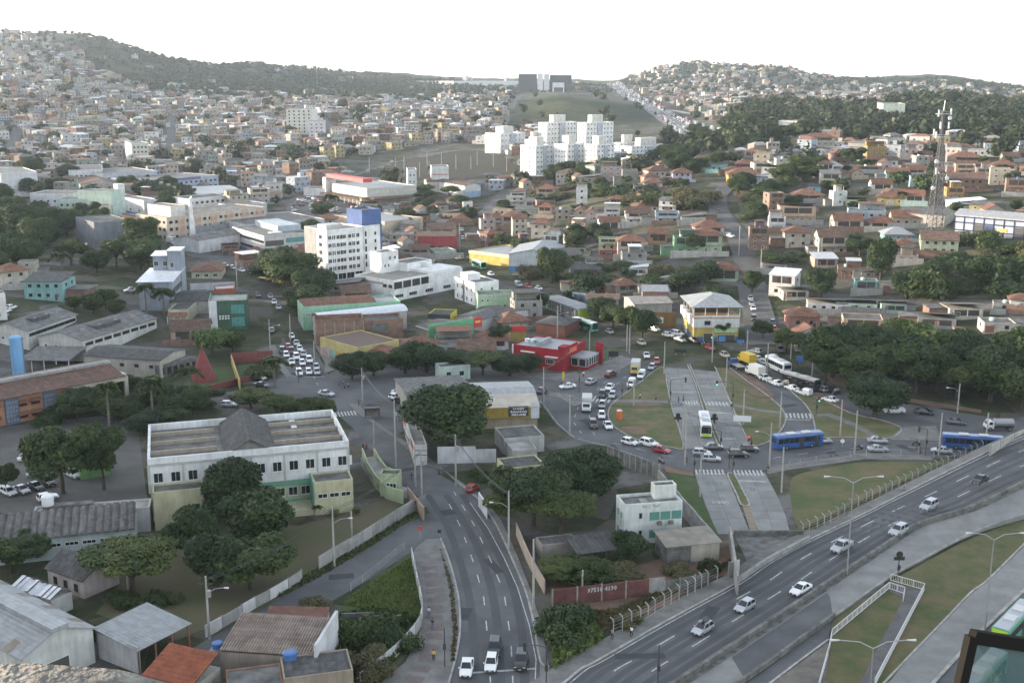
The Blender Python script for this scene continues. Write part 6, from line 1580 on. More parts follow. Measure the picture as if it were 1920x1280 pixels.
def far_houses(items):
 V,Fc,Cl=[],[],[]
 pal=[(.46,.42,.36),(.54,.52,.50),(.36,.31,.26),(.28,.265,.25),(.20,.125,.09),(.22,.14,.10),(.30,.27,.235),(.42,.34,.28),(.40,.34,.31),(.35,.39,.33),(.34,.38,.43),(.40,.33,.18),(.58,.57,.56),(.26,.18,.135)]
 rp=[(.22,.105,.065),(.14,.085,.06),(.13,.128,.12),(.17,.165,.16),(.08,.08,.078),(.45,.46,.48),(.26,.25,.235)]
 def q4(a,b,c,d,col):
  k=len(V);V.extend((a,b,c,d));Fc.append((k,k+1,k+2,k+3));Cl.append(col)
 for r,p,px,py,rad in items:
  w=rad*rs.uniform(.8,1.05);d=rad*rs.uniform(.65,.95);h=rs.choice((3.2,3.5,5.8,6.4,7.0,9.0));t=-math.atan2(p.x,p.y)+math.radians(rs.choice((-25,-12,-6,0,8,14,22,35)))
  c,s=math.cos(t),math.sin(t)
  def W(x,y,z):return(p.x+c*x-s*y,p.y+s*x+c*y,p.z+z)
  col=rs.choice(pal);k=rs.uniform(.62,.95);col=tuple(q*k for q in col);rc=rs.choice(rp)
  q4(W(-w,-d,-4),W(w,-d,-4),W(w,-d,h),W(-w,-d,h),col);q4(W(w,-d,-4),W(w,d,-4),W(w,d,h),W(w,-d,h),col)
  q4(W(-w,d,-4),W(-w,-d,-4),W(-w,-d,h),W(-w,d,h),col);q4(W(w,d,-4),W(-w,d,-4),W(-w,d,h),W(w,d,h),col)
  kind=rs.random()
  if kind<.4:
   rz=rs.uniform(1.0,1.8);o=.5
   q4(W(-w-o,-d-o,h-.1),W(w+o,-d-o,h-.1),W(w*.45,0,h+rz),W(-w*.45,0,h+rz),rc);q4(W(w+o,d+o,h-.1),W(-w-o,d+o,h-.1),W(-w*.45,0,h+rz),W(w*.45,0,h+rz),rc)
   q4(W(-w-o,d+o,h-.1),W(-w-o,-d-o,h-.1),W(-w*.45,0,h+rz),W(-w*.45,0.01,h+rz),rc);q4(W(w+o,-d-o,h-.1),W(w+o,d+o,h-.1),W(w*.45,.01,h+rz),W(w*.45,0,h+rz),rc)
  else:
   o=.3;dz=rs.choice((0,0,.5,.8))
   q4(W(-w-o,-d-o,h+.05),W(w+o,-d-o,h+.05),W(w+o,d+o,h+.05+dz),W(-w-o,d+o,h+.05+dz),rc)
   if rs.random()<.35:x0=rs.uniform(-.6,.2)*w;q4(W(x0,-d*.2,h),W(x0+w*.5,-d*.2,h),W(x0+w*.5,-d*.2,h+2.4),W(x0,-d*.2,h+2.4),col);q4(W(x0,-d*.2,h+2.4),W(x0+w*.5,-d*.2,h+2.4),W(x0+w*.5,d*.5,h+2.4),W(x0,d*.5,h+2.4),rc);q4(W(x0,d*.5,h),W(x0,-d*.2,h),W(x0,-d*.2,h+2.4),W(x0,d*.5,h+2.4),col)
  if rs.random()<.6:
   x0=w*rs.choice((-1.7,.9));hh=rs.choice((2.6,3,4));rc2=rs.choice(rp);c2=tuple(q*.8 for q in rs.choice(pal));x1=x0+w*.8
   q4(W(x0,-d*.6,-4),W(x1,-d*.6,-4),W(x1,-d*.6,hh),W(x0,-d*.6,hh),c2);q4(W(x0,d,-4),W(x0,-d*.6,-4),W(x0,-d*.6,hh),W(x0,d,hh),c2);q4(W(x1,-d*.6,-4),W(x1,d,-4),W(x1,d,hh),W(x1,-d*.6,hh),c2);q4(W(x0,-d*.6,hh),W(x1,-d*.6,hh),W(x1,d,hh+.3),W(x0,d,hh+.3),rc2)
  if r<2300:
   dk=(.05,.048,.045)
   for f in range(max(1,round(h/3.1))):
    z=f*3.0+1.0;n=rs.choice((2,3))
    for i in range(n):
     x=-w+2*w*(i+.5)/n
     q4(W(x-.6,-d-.04,z),W(x+.6,-d-.04,z),W(x+.6,-d-.04,z+1.2),W(x-.6,-d-.04,z+1.2),dk)
    y=rs.uniform(-.4,.4)*d
    q4(W(-w-.04,y+.6,z),W(-w-.04,y-.6,z),W(-w-.04,y-.6,z+1.2),W(-w-.04,y+.6,z+1.2),dk)
 me=bpy.data.meshes.new('distant_houses')
 me.from_pydata(V,[],Fc)
 ca=me.color_attributes.new('own_colour','FLOAT_COLOR','CORNER')
 arr=np.ones((len(Fc),4,4),np.float32);arr[:,:,:3]=np.array(Cl,np.float32)[:,None,:]
 ca.data.foreach_set('color',arr.ravel())
 m=bpy.data.materials.new('town_mass');nt,N,L,B=_nodes(m)
 a=N.new('ShaderNodeAttribute');a.attribute_name='own_colour'
 tc=N.new('ShaderNodeTexCoord');nz=N.new('ShaderNodeTexNoise');nz.inputs['Scale'].default_value=.4;nz.inputs['Detail'].default_value=5;L.new(tc.outputs['Object'],nz.inputs[0])
 mr=N.new('ShaderNodeMapRange');mr.inputs[1].default_value=.3;mr.inputs[2].default_value=.7;mr.inputs[3].default_value=.65;mr.inputs[4].default_value=1.1;L.new(nz.outputs[0],mr.inputs[0])
 sc=N.new('ShaderNodeVectorMath');sc.operation='SCALE';L.new(a.outputs['Color'],sc.inputs[0]);L.new(mr.outputs[0],sc.inputs['Scale']);L.new(sc.outputs[0],B.inputs['Base Color']);B.inputs['Roughness'].default_value=.9
 me.materials.append(m)
 o=link('distant_houses',me);tag(o,'dense hillside town of small pale houses spreading to the far ridges',kind='stuff')
far_houses(cand[n_own:])
LAND=[('the white apartment blocks',at(1060,320)),('the lattice mast',at(1757,435)),('the hardware depot',at(1850,435)),('the corner building with roof terrace',at(1330,625)),('the steep hill street',at(1390,460)),('the bare slope',at(800,315)),('the supermarket',at(690,375)),('the peach college',at(380,435)),('the clinic block',at(650,520)),('the slate grey store',at(190,460)),('the big wood',at(1700,680)),('the ochre house',at(1640,303)),('the public hall',at(850,355)),('the filling station',at(920,480)),('the long grey building with blue parapet',at(330,345)),('the white block by the wood',at(15,345)),('the narrow cream tower',at(556,240)),('the banana grove',at(1230,370)),('the blue warehouses',at(985,500)),('the yellow house on the hill',at(1395,343))]
def near_words(p):
 d=sorted(((q-p).length,n,q)for n,q in LAND)
 out=[]
 for dist,n,q in d[:4]:
  side='uphill of' if p.z>q.z+4 else 'below' if p.z<q.z-4 else 'near'
  if dist<45:side='beside'
  out.append('%s %s'%(side,n))
 return out
def name_houses():
 pts=[(h['p'],h)for h in HOUSES]
 for p,h in pts:
  nb=sorted(((q-p).length,g['col'],g['roof'],g['fl'])for q,g in pts if g is not h)[:4]
  st={1:'single storey',2:'two storey',3:'three storey'}.get(h['fl'],'tall')
  colw='bare brick' if h['col']=='brick' else h['col']
  roofw={'tiled hip':'hipped tile roof','tiled gable':'gabled tile roof','old tiled':'old brown tile roof','flat':'flat roof','pale flat':'pale flat roof','grey sheet':'grey sheet roof','dark sheet':'dark sheet roof','white sheet':'white sheet roof','metal hip':'metal roof'}[h['roof']]
  nw=near_words(p)
  base='%s %s house with %s'%(st,colw,roofw)
  ex=[nw[0]]+['beside a %s house %s'%(c if c!='brick' else 'brick',nw[0])for _,c,r_,f in nb[:3]]+nw[1:3]+['between %s and %s houses %s'%(nb[0][1],nb[1][1],nw[0])]+['between %s and %s houses %s'%(nb[0][1],nb[1][1],nw[1])]+['behind a %s house %s'%(c,nw[1])for _,c,r_,f in nb[:4]]
  l=None
  for e in ex:
   t=base+' '+e
   if t not in LABELS and len(t.split())<=16:l=t;break
  l=l or base+' '+nw[0]
  LABELS[l]=1
  h['s'].root['label']=l
name_houses()
# trees and shrubs
D4=['dense0','dense1','dense2','dense3'];L3=['loose0','loose1','loose2'];F3=['flat0','flat1','flat2']
NT=[0]
for row in[(845,842,172,136,'dense0','huge round dark tree over the corrugated hall roof by the avenue'),(438,985,132,140,'dense1','big round tree in front of the white and green school'),(486,1020,140,110,'dense2','broad dark tree beside the school annex, above the yard'),(365,1055,110,118,'loose0','sparse tree at the yard corner between school and mint warehouse'),(470,1105,160,110,'loose1','spreading tree over the boundary wall of the school yard'),(408,1105,120,120,'dense3','dark tree in the middle of the school yard'),(250,1105,185,104,'flat0','wide flat topped tree over the old pink gabled house'),(65,1050,90,62,'dense1','bushy tree beside the mint warehouse wall'),(20,1075,90,75,'loose2','dim tree at the yard edge below the corrugated roof'),(1000,985,165,120,'flat1','wide flat topped tree beside the curved avenue pavement'),(1090,950,140,118,'dense2','tall dark tree by the retaining wall of the ring road'),(1052,1005,130,100,'flat2','spreading tree behind the white house with green shutters'),(955,985,90,90,'loose1','leafy tree hanging over the red parked car'),(1130,920,80,62,'dense0','small round tree at the end of the grey block wall'),(1182,1050,76,62,'dense3','round tree in the junk yard below the white house'),(1045,1090,90,45,'loose2','low leafy tree by the junk yard wall'),(1115,1095,85,55,'loose0','low tree before the dark lean-to roof'),(118,925,150,150,'loose1','tall layered tree shading the car park beside the school'),(195,918,100,140,'loose2','slim layered tree with pale trunk beside the green kiosk'),(12,925,50,70,'loose1','thin tree at the edge of the car park'),(145,790,75,62,'loose0','grey green tree before the orange school'),(215,790,60,50,'dense2','small dark tree between palms by the orange school'),(300,770,70,60,'dense1','dark tree before the cream workshop'),(330,800,60,40,'loose2','low tree behind the school roof'),(270,812,80,45,'dense3','bushy dark tree on the lawn beside the school'),(398,668,84,66,'bright0','bright green round tree beside the red garden wall'),(436,660,56,48,'dense0','dark tree between the bright tree and the green cube'),(520,785,66,52,'flat1','street tree first of the row behind the school roof'),(548,790,60,52,'loose1','street tree second of the row behind the school roof'),(578,790,70,52,'flat2','street tree with forked trunk near the zebra crossing'),(605,792,60,56,'loose0','street tree at the zebra crossing corner'),(470,765,80,40,'loose2','tree behind the raised block of the school roof'),(660,712,72,58,'dense1','dark tree on the corner beside the stopped cars'),(700,704,66,52,'dense2','dark tree over the pavement beside the corner bar'),(760,700,78,58,'dense0','round tree behind the workshop hall'),(800,698,90,66,'dense3','big dark tree before the buff yard wall'),(850,700,70,52,'dense1','dark tree beside the mint kiosk office'),(905,702,92,52,'flat1','flat tree before the red restaurant'),(955,704,80,48,'dense2','dark tree beside the red restaurant wall'),(990,700,52,42,'dense0','small tree by the side of the red restaurant'),(935,650,50,48,'loose2','thin street tree beside the yellow sign strip'),(522,532,104,72,'dense3','dark spreading tree over the yellow loader'),(545,545,120,90,'dense1','dark tree before the clinic'),(585,565,90,70,'dense0','dark tree at the foot of the clinic'),(556,592,44,40,'loose1','small tree on the avenue pavement'),(575,585,84,58,'dense2','round dark tree behind the green hall'),(1035,532,68,78,'dense1','tall rounded tree on the avenue embankment'),(1003,590,58,50,'loose1','feathery tree beside the mint warehouse'),(1127,603,60,52,'dense2','first median tree, beside the bus station'),(1150,612,54,48,'dense0','second median tree along the avenue'),(1172,618,54,50,'dense3','third median tree along the avenue'),(1204,632,62,62,'dense1','fourth median tree, by the signal poles'),(1285,545,70,46,'dense2','dark tree behind the corner building'),(1320,532,70,50,'dense3','broad tree below the pale green house'),(1300,475,56,45,'loose0','feathery tree before the green house'),(1410,548,40,48,'dense1','round street tree on the steep hill street'),(1355,635,50,40,'loose2','small tree beside the corner building'),(1430,635,45,40,'loose0','thin tree across from the corner building'),(1540,560,62,66,'dense0','big dark tree among the houses by the white shed house'),(1650,525,62,92,'dense1','tall dark tree above the turquoise house'),(1612,480,70,40,'loose0','leafy tree by the brick flat house'),(1700,560,70,60,'dense2','dark tree beside the banana plants'),(1745,545,70,66,'dense3','dark tree under the pale green veranda house'),(1475,660,60,52,'loose1','reddish street tree at the foot of the coral house'),(1640,780,130,86,'dense1','big tree leaning over the east road'),]:
 x,y,w,h,k,lab=row
 tree(x,y,w,h,k,lab);NT[0]+=1
for x,y,w,h,lab in[(205,800,64,84,'palm with yellow green fronds before the orange school'),(288,790,66,84,'twin headed palm between the orange school and the lawn'),(356,752,52,66,'palm beside the red cone'),(515,725,62,56,'palm beside the queue of cars'),(275,590,44,58,'palm against the blue grey office'),(308,592,50,52,'dark palm by the corner of the blue grey office'),(118,520,48,48,'palm at the wood edge above the turquoise house'),(945,930,56,56,'palm beside the low dark roofed house'),(948,280,20,30,'palm beside the low white apartment block'),(618,398,26,34,'palm in the supermarket car park'),(628,398,24,32,'second palm in the supermarket car park'),(1615,400,26,26,'small palm by the tiled cream house'),(1690,385,24,26,'palm near the lattice mast'),(595,965,24,20,'tiny palm by the foot of the school'),(810,335,20,24,'palm behind the public hall')]:
 tree(x,y,w,h,'palm%d'%(NT[0]%2),lab,name='palm_tree',cat='palm');NT[0]+=1
for x,y,w,h,k,lab in[(1240,385,110,30,'banana0','banana plants on the slope under the white tiled house'),(1180,370,90,28,'banana1','banana plants below the pink houses'),(1740,560,90,60,'banana0','banana grove on the steep bank beside the wood'),(1790,520,70,40,'banana1','banana plants at the top of the steep bank'),(1860,530,110,60,'banana0','banana grove on the bank under the depot'),(1430,375,80,26,'banana1','banana plants beside the steep street'),(1090,560,70,24,'banana0','banana plants on the avenue embankment'),(1330,1070,44,26,'banana1','banana plants by the concrete fence corner'),(540,300,70,34,'banana0','pale banana grove by the supermarket road')]:
 tree(x,y,w,h,k,lab,name='banana_plant',cat='banana plants')
for x,y,w,h,k,lab in[(1100,1085,120,34,'bush0','leafy shrubs behind the dark red wall'),(1060,1075,60,40,'bush1','dense shrub beside the curved pavement wall'),(1165,1085,80,30,'bush2','dry shrubs beside the junk yard wall'),(1060,1190,110,60,'bush0','large shrubs at the pointed corner of the lot'),(1100,1170,60,40,'bush1','dark shrub in the lot below the red wall'),(700,1190,90,50,'bush1','dark scrub in the walled corner lot'),(740,1215,70,50,'bush0','yellow green shrub by the curved white wall'),(665,1210,80,60,'bush1','dark scrub beside the brown flat roof'),(690,1260,90,50,'bush2','dry scrub below the white panel wall'),(775,1170,30,30,'bush0','shrub against the curved panel wall'),(590,1140,60,20,'bush2','weeds at the foot of the panel wall'),(895,890,40,16,'bush0','clipped shrubs on the forecourt corner'),(900,900,30,14,'bush1','dark shrub on the forecourt corner'),(1345,560,60,30,'bush1','shrubs beside the pale green house'),(1590,455,60,22,'bush0','hedge below the white house with bars'),(1460,485,90,18,'bush0','shrubs over the hill street wall'),(1000,470,80,30,'bush1','bushes above the avenue embankment'),(1120,545,90,40,'bush1','bushes on the avenue embankment'),(1210,380,70,30,'bush2','dry shrubs on the scarp'),(1300,385,90,40,'bush2','dry shrubs beside the steep street'),(1000,520,60,30,'bush2','dry grass clump on the embankment'),(1230,540,60,30,'bush0','shrubs on the rubble slope'),(310,700,50,18,'bush0','shrub by the workshop canopy'),(230,1140,70,34,'bush1','dark shrubs by the collapsed sheds'),(300,1130,60,26,'bush0','shrubs under the flat topped tree'),(350,925,50,20,'bush2','weeds at the foot of the school'),(170,1200,40,40,'bush1','climber beside the big warehouse gable'),(1270,1075,60,20,'bush2','dry weeds in the lot by the red wall'),(1180,1170,50,20,'bush2','dry weeds under the curved posts'),(460,905,40,24,'bush0','shrub by the school wall')]:
 tree(x,y,w,h,k,lab,name='bush',cat='bush')
for x,y in((628,968),(668,964)):
 tree(x,y,18,16,'bright1','small clipped round tree below the school annex, %s of two'%('nearer the yard wall' if x>640 else 'nearer the big trees'),name='tree')
def tree_m(p,w,h,kind,label,group,name='tree'):
 s=ppm(p);return tree(0,0,w*s,h*s*.97,kind,label,group,name,p=p,cat=name)
def fill(poly,n,wr,hr,kinds,label,group,rsd,gap=.55,blocked=True,name='tree',cat=None):
 xs=[q[0]for q in poly];ys=[q[1]for q in poly];k=0;placed=[]
 for _ in range(n*40):
  if k>=n:break
  x,y=rsd.uniform(min(xs),max(xs)),rsd.uniform(min(ys),max(ys))
  if not inside(x,y,poly):continue
  p=at(x,y);w=rsd.uniform(*wr)
  if any((q-p).length<(w+r)*gap*.5 for q,r in placed):continue
  if blocked and occ_hit(p,w*.28):continue
  placed.append((p,w));tree_m(p,w,w*rsd.uniform(*hr),rsd.choice(kinds),label,group,name);k+=1
  occ_add(p,w*.3)
 return k
rt=random.Random(21)
WOOD_E=[(1535,722),(1560,690),(1640,680),(1740,690),(1850,688),(1960,690),(1960,775),(1880,768),(1760,747),(1640,735),(1570,726)]
c=fill(WOOD_E,44,(12,18),(.8,1.05),D4+D4+L3+['bright0'],'broad dark tree in the dense wood beside the east road','trees of the wood by the east road',rt,.48,False)
WOOD_W=[(-60,520),(-60,372),(60,368),(130,392),(180,428),(300,490),(318,512),(250,520),(150,520),(100,528)]
c+=fill(WOOD_W,30,(11,17),(.85,1.15),D4+D4+L3,'dark tree in the dense wood behind the turquoise house','trees of the western wood',rt,.5)
c+=fill([(100,738),(330,735),(380,790),(120,812)],12,(6,9),(.8,1.1),D4+L3,'leafy tree in the garden between the two schools','trees between the schools',rt,.5,False)
c+=fill([(60,545),(140,560),(250,590),(255,610),(130,580)],4,(5,8),(.8,1.1),D4,'small tree by the dirt lot behind the factory halls','trees by the dirt lot',rt,.6)
c+=fill([(20,345),(60,328),(120,322),(150,352),(140,372),(50,372)],5,(14,20),(.8,1.0),D4,'dark tree before the big blank white block','trees before the white block',rt,.6,False)
c+=fill([(190,375),(270,345),(330,350),(440,362),(430,385),(280,392),(270,380)],9,(11,15),(.8,1.0),D4+L3,'rounded tree around the college','trees around the college',rt,.6)
c+=fill([(1262,345),(1240,318),(1268,285),(1305,245),(1380,245),(1480,265),(1500,285),(1380,292),(1330,322),(1300,345)],24,(13,20),(.75,1.0),D4+L3,'dark tree of the grove beside the apartment blocks','trees of the grove by the apartments',rt,.6,False)
c+=fill([(1340,355),(1450,340),(1540,320),(1560,372),(1460,380),(1420,372),(1350,372)],10,(11,17),(.8,1.0),D4+L3,'spreading dark tree above the steep street','trees above the steep street',rt,.6)
c+=fill([(780,375),(840,350),(900,372),(880,400),(800,400)],5,(9,14),(.75,1.0),D4+F3,'dark tree below the public hall','trees below the public hall',rt,.6)
c+=fill([(960,345),(1050,320),(1130,315),(1150,330),(1060,345),(980,350)],7,(11,16),(.75,.95),D4,'round dark tree at the foot of the apartment blocks','trees under the apartments',rt,.6)
c+=fill([(1050,470),(1110,440),(1140,460),(1100,480),(1050,490)],5,(8,12),(.8,1.1),D4+['bright1'],'bright leafy tree between the hill houses','trees between the hill houses',rt,.6)
for poly,n,wr,lab in[([(1000,352),(1290,345),(1300,388),(1000,388)],26,(7,13),'scrubby bush on the scarp between the rows of hill houses'),([(1822,455),(1945,455),(1945,575),(1740,560),(1765,500)],26,(8,14),'dark scrub on the bank under the hardware depot'),([(965,512),(1010,485),(1270,505),(1270,552),(1100,545)],20,(6,11),'bush on the avenue embankment'),([(1385,358),(1460,352),(1470,402),(1395,415)],14,(7,12),'bush beside the steep street'),([(0,755),(230,735),(250,790),(60,800),(0,790)],10,(5,9),'shrub along the garden of the orange school'),([(330,740),(500,700),(520,745),(400,775)],8,(4,8),'shrub on the lawn by the red walls'),([(1085,1060),(1165,1050),(1180,1090),(1080,1098)],8,(3,6),'shrub in the junk yard')]:
 fill(poly,n,wr,(.4,.6),['bush0','bush1','bush1','bush2'],lab,lab,rt,.5,False,'bush')
NEAR_N=NT[0]+c
cand_t=[]
Rr=500.0
while Rr<3000:
 stp=15 if Rr<1000 else 21 if Rr<1900 else 27
 n=int(math.radians(56)*Rr/stp)
 for i in range(n):
  az=math.radians(-28)+math.radians(56)*(i+rt.uniform(0,1))/n;r=Rr+rt.uniform(-.5,.5)*stp
  x,y=math.sin(az)*r,math.cos(az)*r;p=Vector((x,y,hgt(x,y)));px,py=pxrow(p)
  if not(-60<px<1990):continue
  hillside=(150<px<800 and r>1750)or(780<=px<1180 and r>1900)or(px>1180 and r>2500)
  wood=inside(px,py,NOGO[3])
  green=inside(px,py,NOGO[4]);road=inside(px,py,NOGO[5])and r>1000;field=inside(px,py,NOGO[0])
  if field or inside(px,py,NOGO[9]):continue
  pr=.95 if wood else.05 if green else.12 if road else.72 if hillside else.68
  if rt.random()>pr:continue
  w=rt.uniform(11,18)if wood else rt.uniform(4,11)if hillside else rt.choice((6,7,8,9,10,12,15))
  if not wood and occ_hit(p,w*.27):continue
  occ_add(p,w*.25);cand_t.append((r,p,w,wood))
  if hillside:
   for _ in range(4):
    x2,y2=x+rt.uniform(-15,15),y+rt.uniform(-15,15);cand_t.append((r+400,Vector((x2,y2,hgt(x2,y2))),rt.uniform(3.5,8),False))
 Rr+=stp
cand_t.sort(key=lambda q:q[0])
own=max(0,292-NEAR_N)
TL={}
for r,p,w,wood in cand_t[:own]:
 nw=near_words(p)
 lab=('dark tree of the far wood ' if wood else rt.choice(('round dark tree among houses ','olive green tree among houses ','bushy tree between roofs ')))+nw[0]
 k=rt.choice(D4+['far0','far1','far2','far3']+L3)
 tree_m(p,w,w*rt.uniform(.75,1.1),k,lab,lab)
def far_trees(items):
 q=np.random.default_rng(8)
 cen,nr,sz,tn,ev,ef,et=[],[],[],[],[],[],[]
 bm=bmesh.new();bmesh.ops.create_icosphere(bm,subdivisions=1,radius=1.0)
 iv=np.array([a.co[:]for a in bm.verts]);if_=np.array([[b.index for b in f.verts]for f in bm.faces]);bm.free()
 off=0
 for r,p,w,wood in items:
  n=90 if r<1100 else 56 if r<1800 else 34
  h=w*q.uniform(.7,1.0);bt=q.uniform(0,.35)
  d=q.normal(size=(n,3));d/=np.linalg.norm(d,axis=1,keepdims=True);d[:,2]=np.where(d[:,2]<-.5,-d[:,2],d[:,2])
  rad=q.uniform(.75,1.12,n)[:,None]
  lump=1+.22*np.sin(d[:,:1]*4+bt*30)*np.cos(d[:,1:2]*5+bt*50)
  c=d*rad*lump*np.array([w/2,w/2,h*.42])+np.array([p.x,p.y,p.z+h*.55])
  cen.append(c);nr.append(d+q.normal(size=(n,3))*.5+np.array([0,0,.4]));sz.append(q.uniform(.13,.26,n)*w*(1.0 if n>60 else 1.25));tn.append(np.clip(bt+q.uniform(0,.55,n),0,1))
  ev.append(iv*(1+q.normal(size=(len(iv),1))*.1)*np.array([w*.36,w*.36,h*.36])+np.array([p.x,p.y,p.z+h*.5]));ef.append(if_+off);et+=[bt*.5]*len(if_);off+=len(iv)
 me=quads_mesh('distant_trees',np.vstack(cen),np.vstack(nr),np.concatenate(sz),np.concatenate(tn),LEAF_FAR,rs=q,extra=(np.vstack(ev),np.vstack(ef),et))
 tag(link('distant_trees',me),'far trees and woods spread through the hillside town',kind='stuff')
far_trees(cand_t[own:])
def weeds(name,poly,n,size,mat,hz=.35,seed=1):
 q=np.random.default_rng(seed);xs=[a[0]for a in poly];ys=[a[1]for a in poly];C_=[]
 while len(C_)<n:
  x,y=q.uniform(min(xs),max(xs)),q.uniform(min(ys),max(ys))
  if inside(x,y,poly):
   p=P(x,y,0);C_.append((p.x,p.y,q.uniform(.08,hz)))
 C_=np.array(C_);nn=q.normal(size=(n,3));nn[:,2]=np.abs(nn[:,2])*.6
 me=quads_mesh(name,C_,nn,q.uniform(.5,1.3,n)*size,q.uniform(0,1,n),mat,asp=.5,rs=q)
 tag(link(name,me),kind='stuff')
weeds('grass',[(772,1046),(786,1130),(786,1160),(700,1145),(640,1132),(692,1094)],5000,.5,LEAF_LIGHT,.3,2)
weeds('grass',[(1040,1200),(1090,1200),(1180,1155),(1300,1095),(1380,1058),(1374,1050),(1290,1085),(1150,1145),(1060,1150)],4000,.6,LEAF_DRY,.6,3)
weeds('grass',[(1038,1255),(1030,1170),(1060,1140),(1120,1180),(1130,1200)],3000,.9,LEAF_LIGHT,1.2,4)
weeds('grass',[(826,1030),(850,1100),(858,1180),(852,1240),(845,1240),(850,1180),(843,1110)],700,.5,LEAF_DRY,.3,5)
weeds('grass',[(760,968),(575,1078),(510,1115),(525,1120),(600,1082),(700,1022),(800,955)],2200,.5,LEAF_MID,.4,6)
weeds('undergrowth',[(632,1160),(700,1150),(775,1160),(770,1200),(740,1240),(690,1285),(620,1270),(615,1215)],5000,1.0,LEAF_DARK,1.3,7)
weeds('grass',[(1492,1000),(1530,996),(1620,955),(1700,912),(1790,868),(1780,866),(1690,905),(1600,948)],3500,.45,LEAF_DRY,.45,8)
# vehicles
CARP={}
def carpaint(name,rgb,metal=0.0):
 return plain('car_'+name,rgb,.35,metal,.5,.6)
CC={'white':carpaint('white',(.62,.62,.62)),'silver':carpaint('silver',(.36,.37,.39),.35),'black':carpaint('black',(.012,.012,.014)),'red':carpaint('red',(.30,.015,.02)),'grey':carpaint('grey',(.10,.105,.115),.3),'dark red':carpaint('dark_red',(.08,.012,.015)),'blue':carpaint('blue',(.03,.07,.2)),'beige':carpaint('beige',(.38,.33,.26)),'brown':carpaint('brown',(.05,.035,.03)),'yellow':carpaint('yellow',(.52,.33,.03)),'green':carpaint('green',(.08,.26,.16)),'lime':carpaint('lime',(.34,.5,.04)),'bus blue':carpaint('bus_blue',(.022,.075,.23))}
TYRE=BLACK;RIM=plain('rim',(.3,.3,.31),.4,.6);LAMP=plain('head_lamp',(.75,.75,.72),.2);TAIL=plain('tail_lamp',(.35,.01,.01),.3);PLATE=plain('plate',(.45,.45,.44),.6);TRIM=plain('black_trim',(.02,.02,.02),.6)
LAMP_ON=plain('lit_head_lamp',(.9,.9,.85),.2,emit=((1,.95,.85),3.0))
def loft(mb,st,mi=0):
 """stations (x, [(y, z) ...]) of one side, mirrored"""
 n=len(st[0][1]);rings=[]
 for x,pr in st:rings.append([(x,y,z)for y,z in pr]+[(x,-y,z)for y,z in reversed(pr)])
 m=2*n;v=[q for r in rings for q in r];f=[]
 for i in range(len(rings)-1):
  for k in range(m):f.append((i*m+k,i*m+(k+1)%m,(i+1)*m+(k+1)%m,(i+1)*m+k))
 f.append(tuple(range(m))[::-1]);f.append(tuple((len(rings)-1)*m+k for k in range(m)))
 mb.add(v,[t[::-1]for t in f],mi)
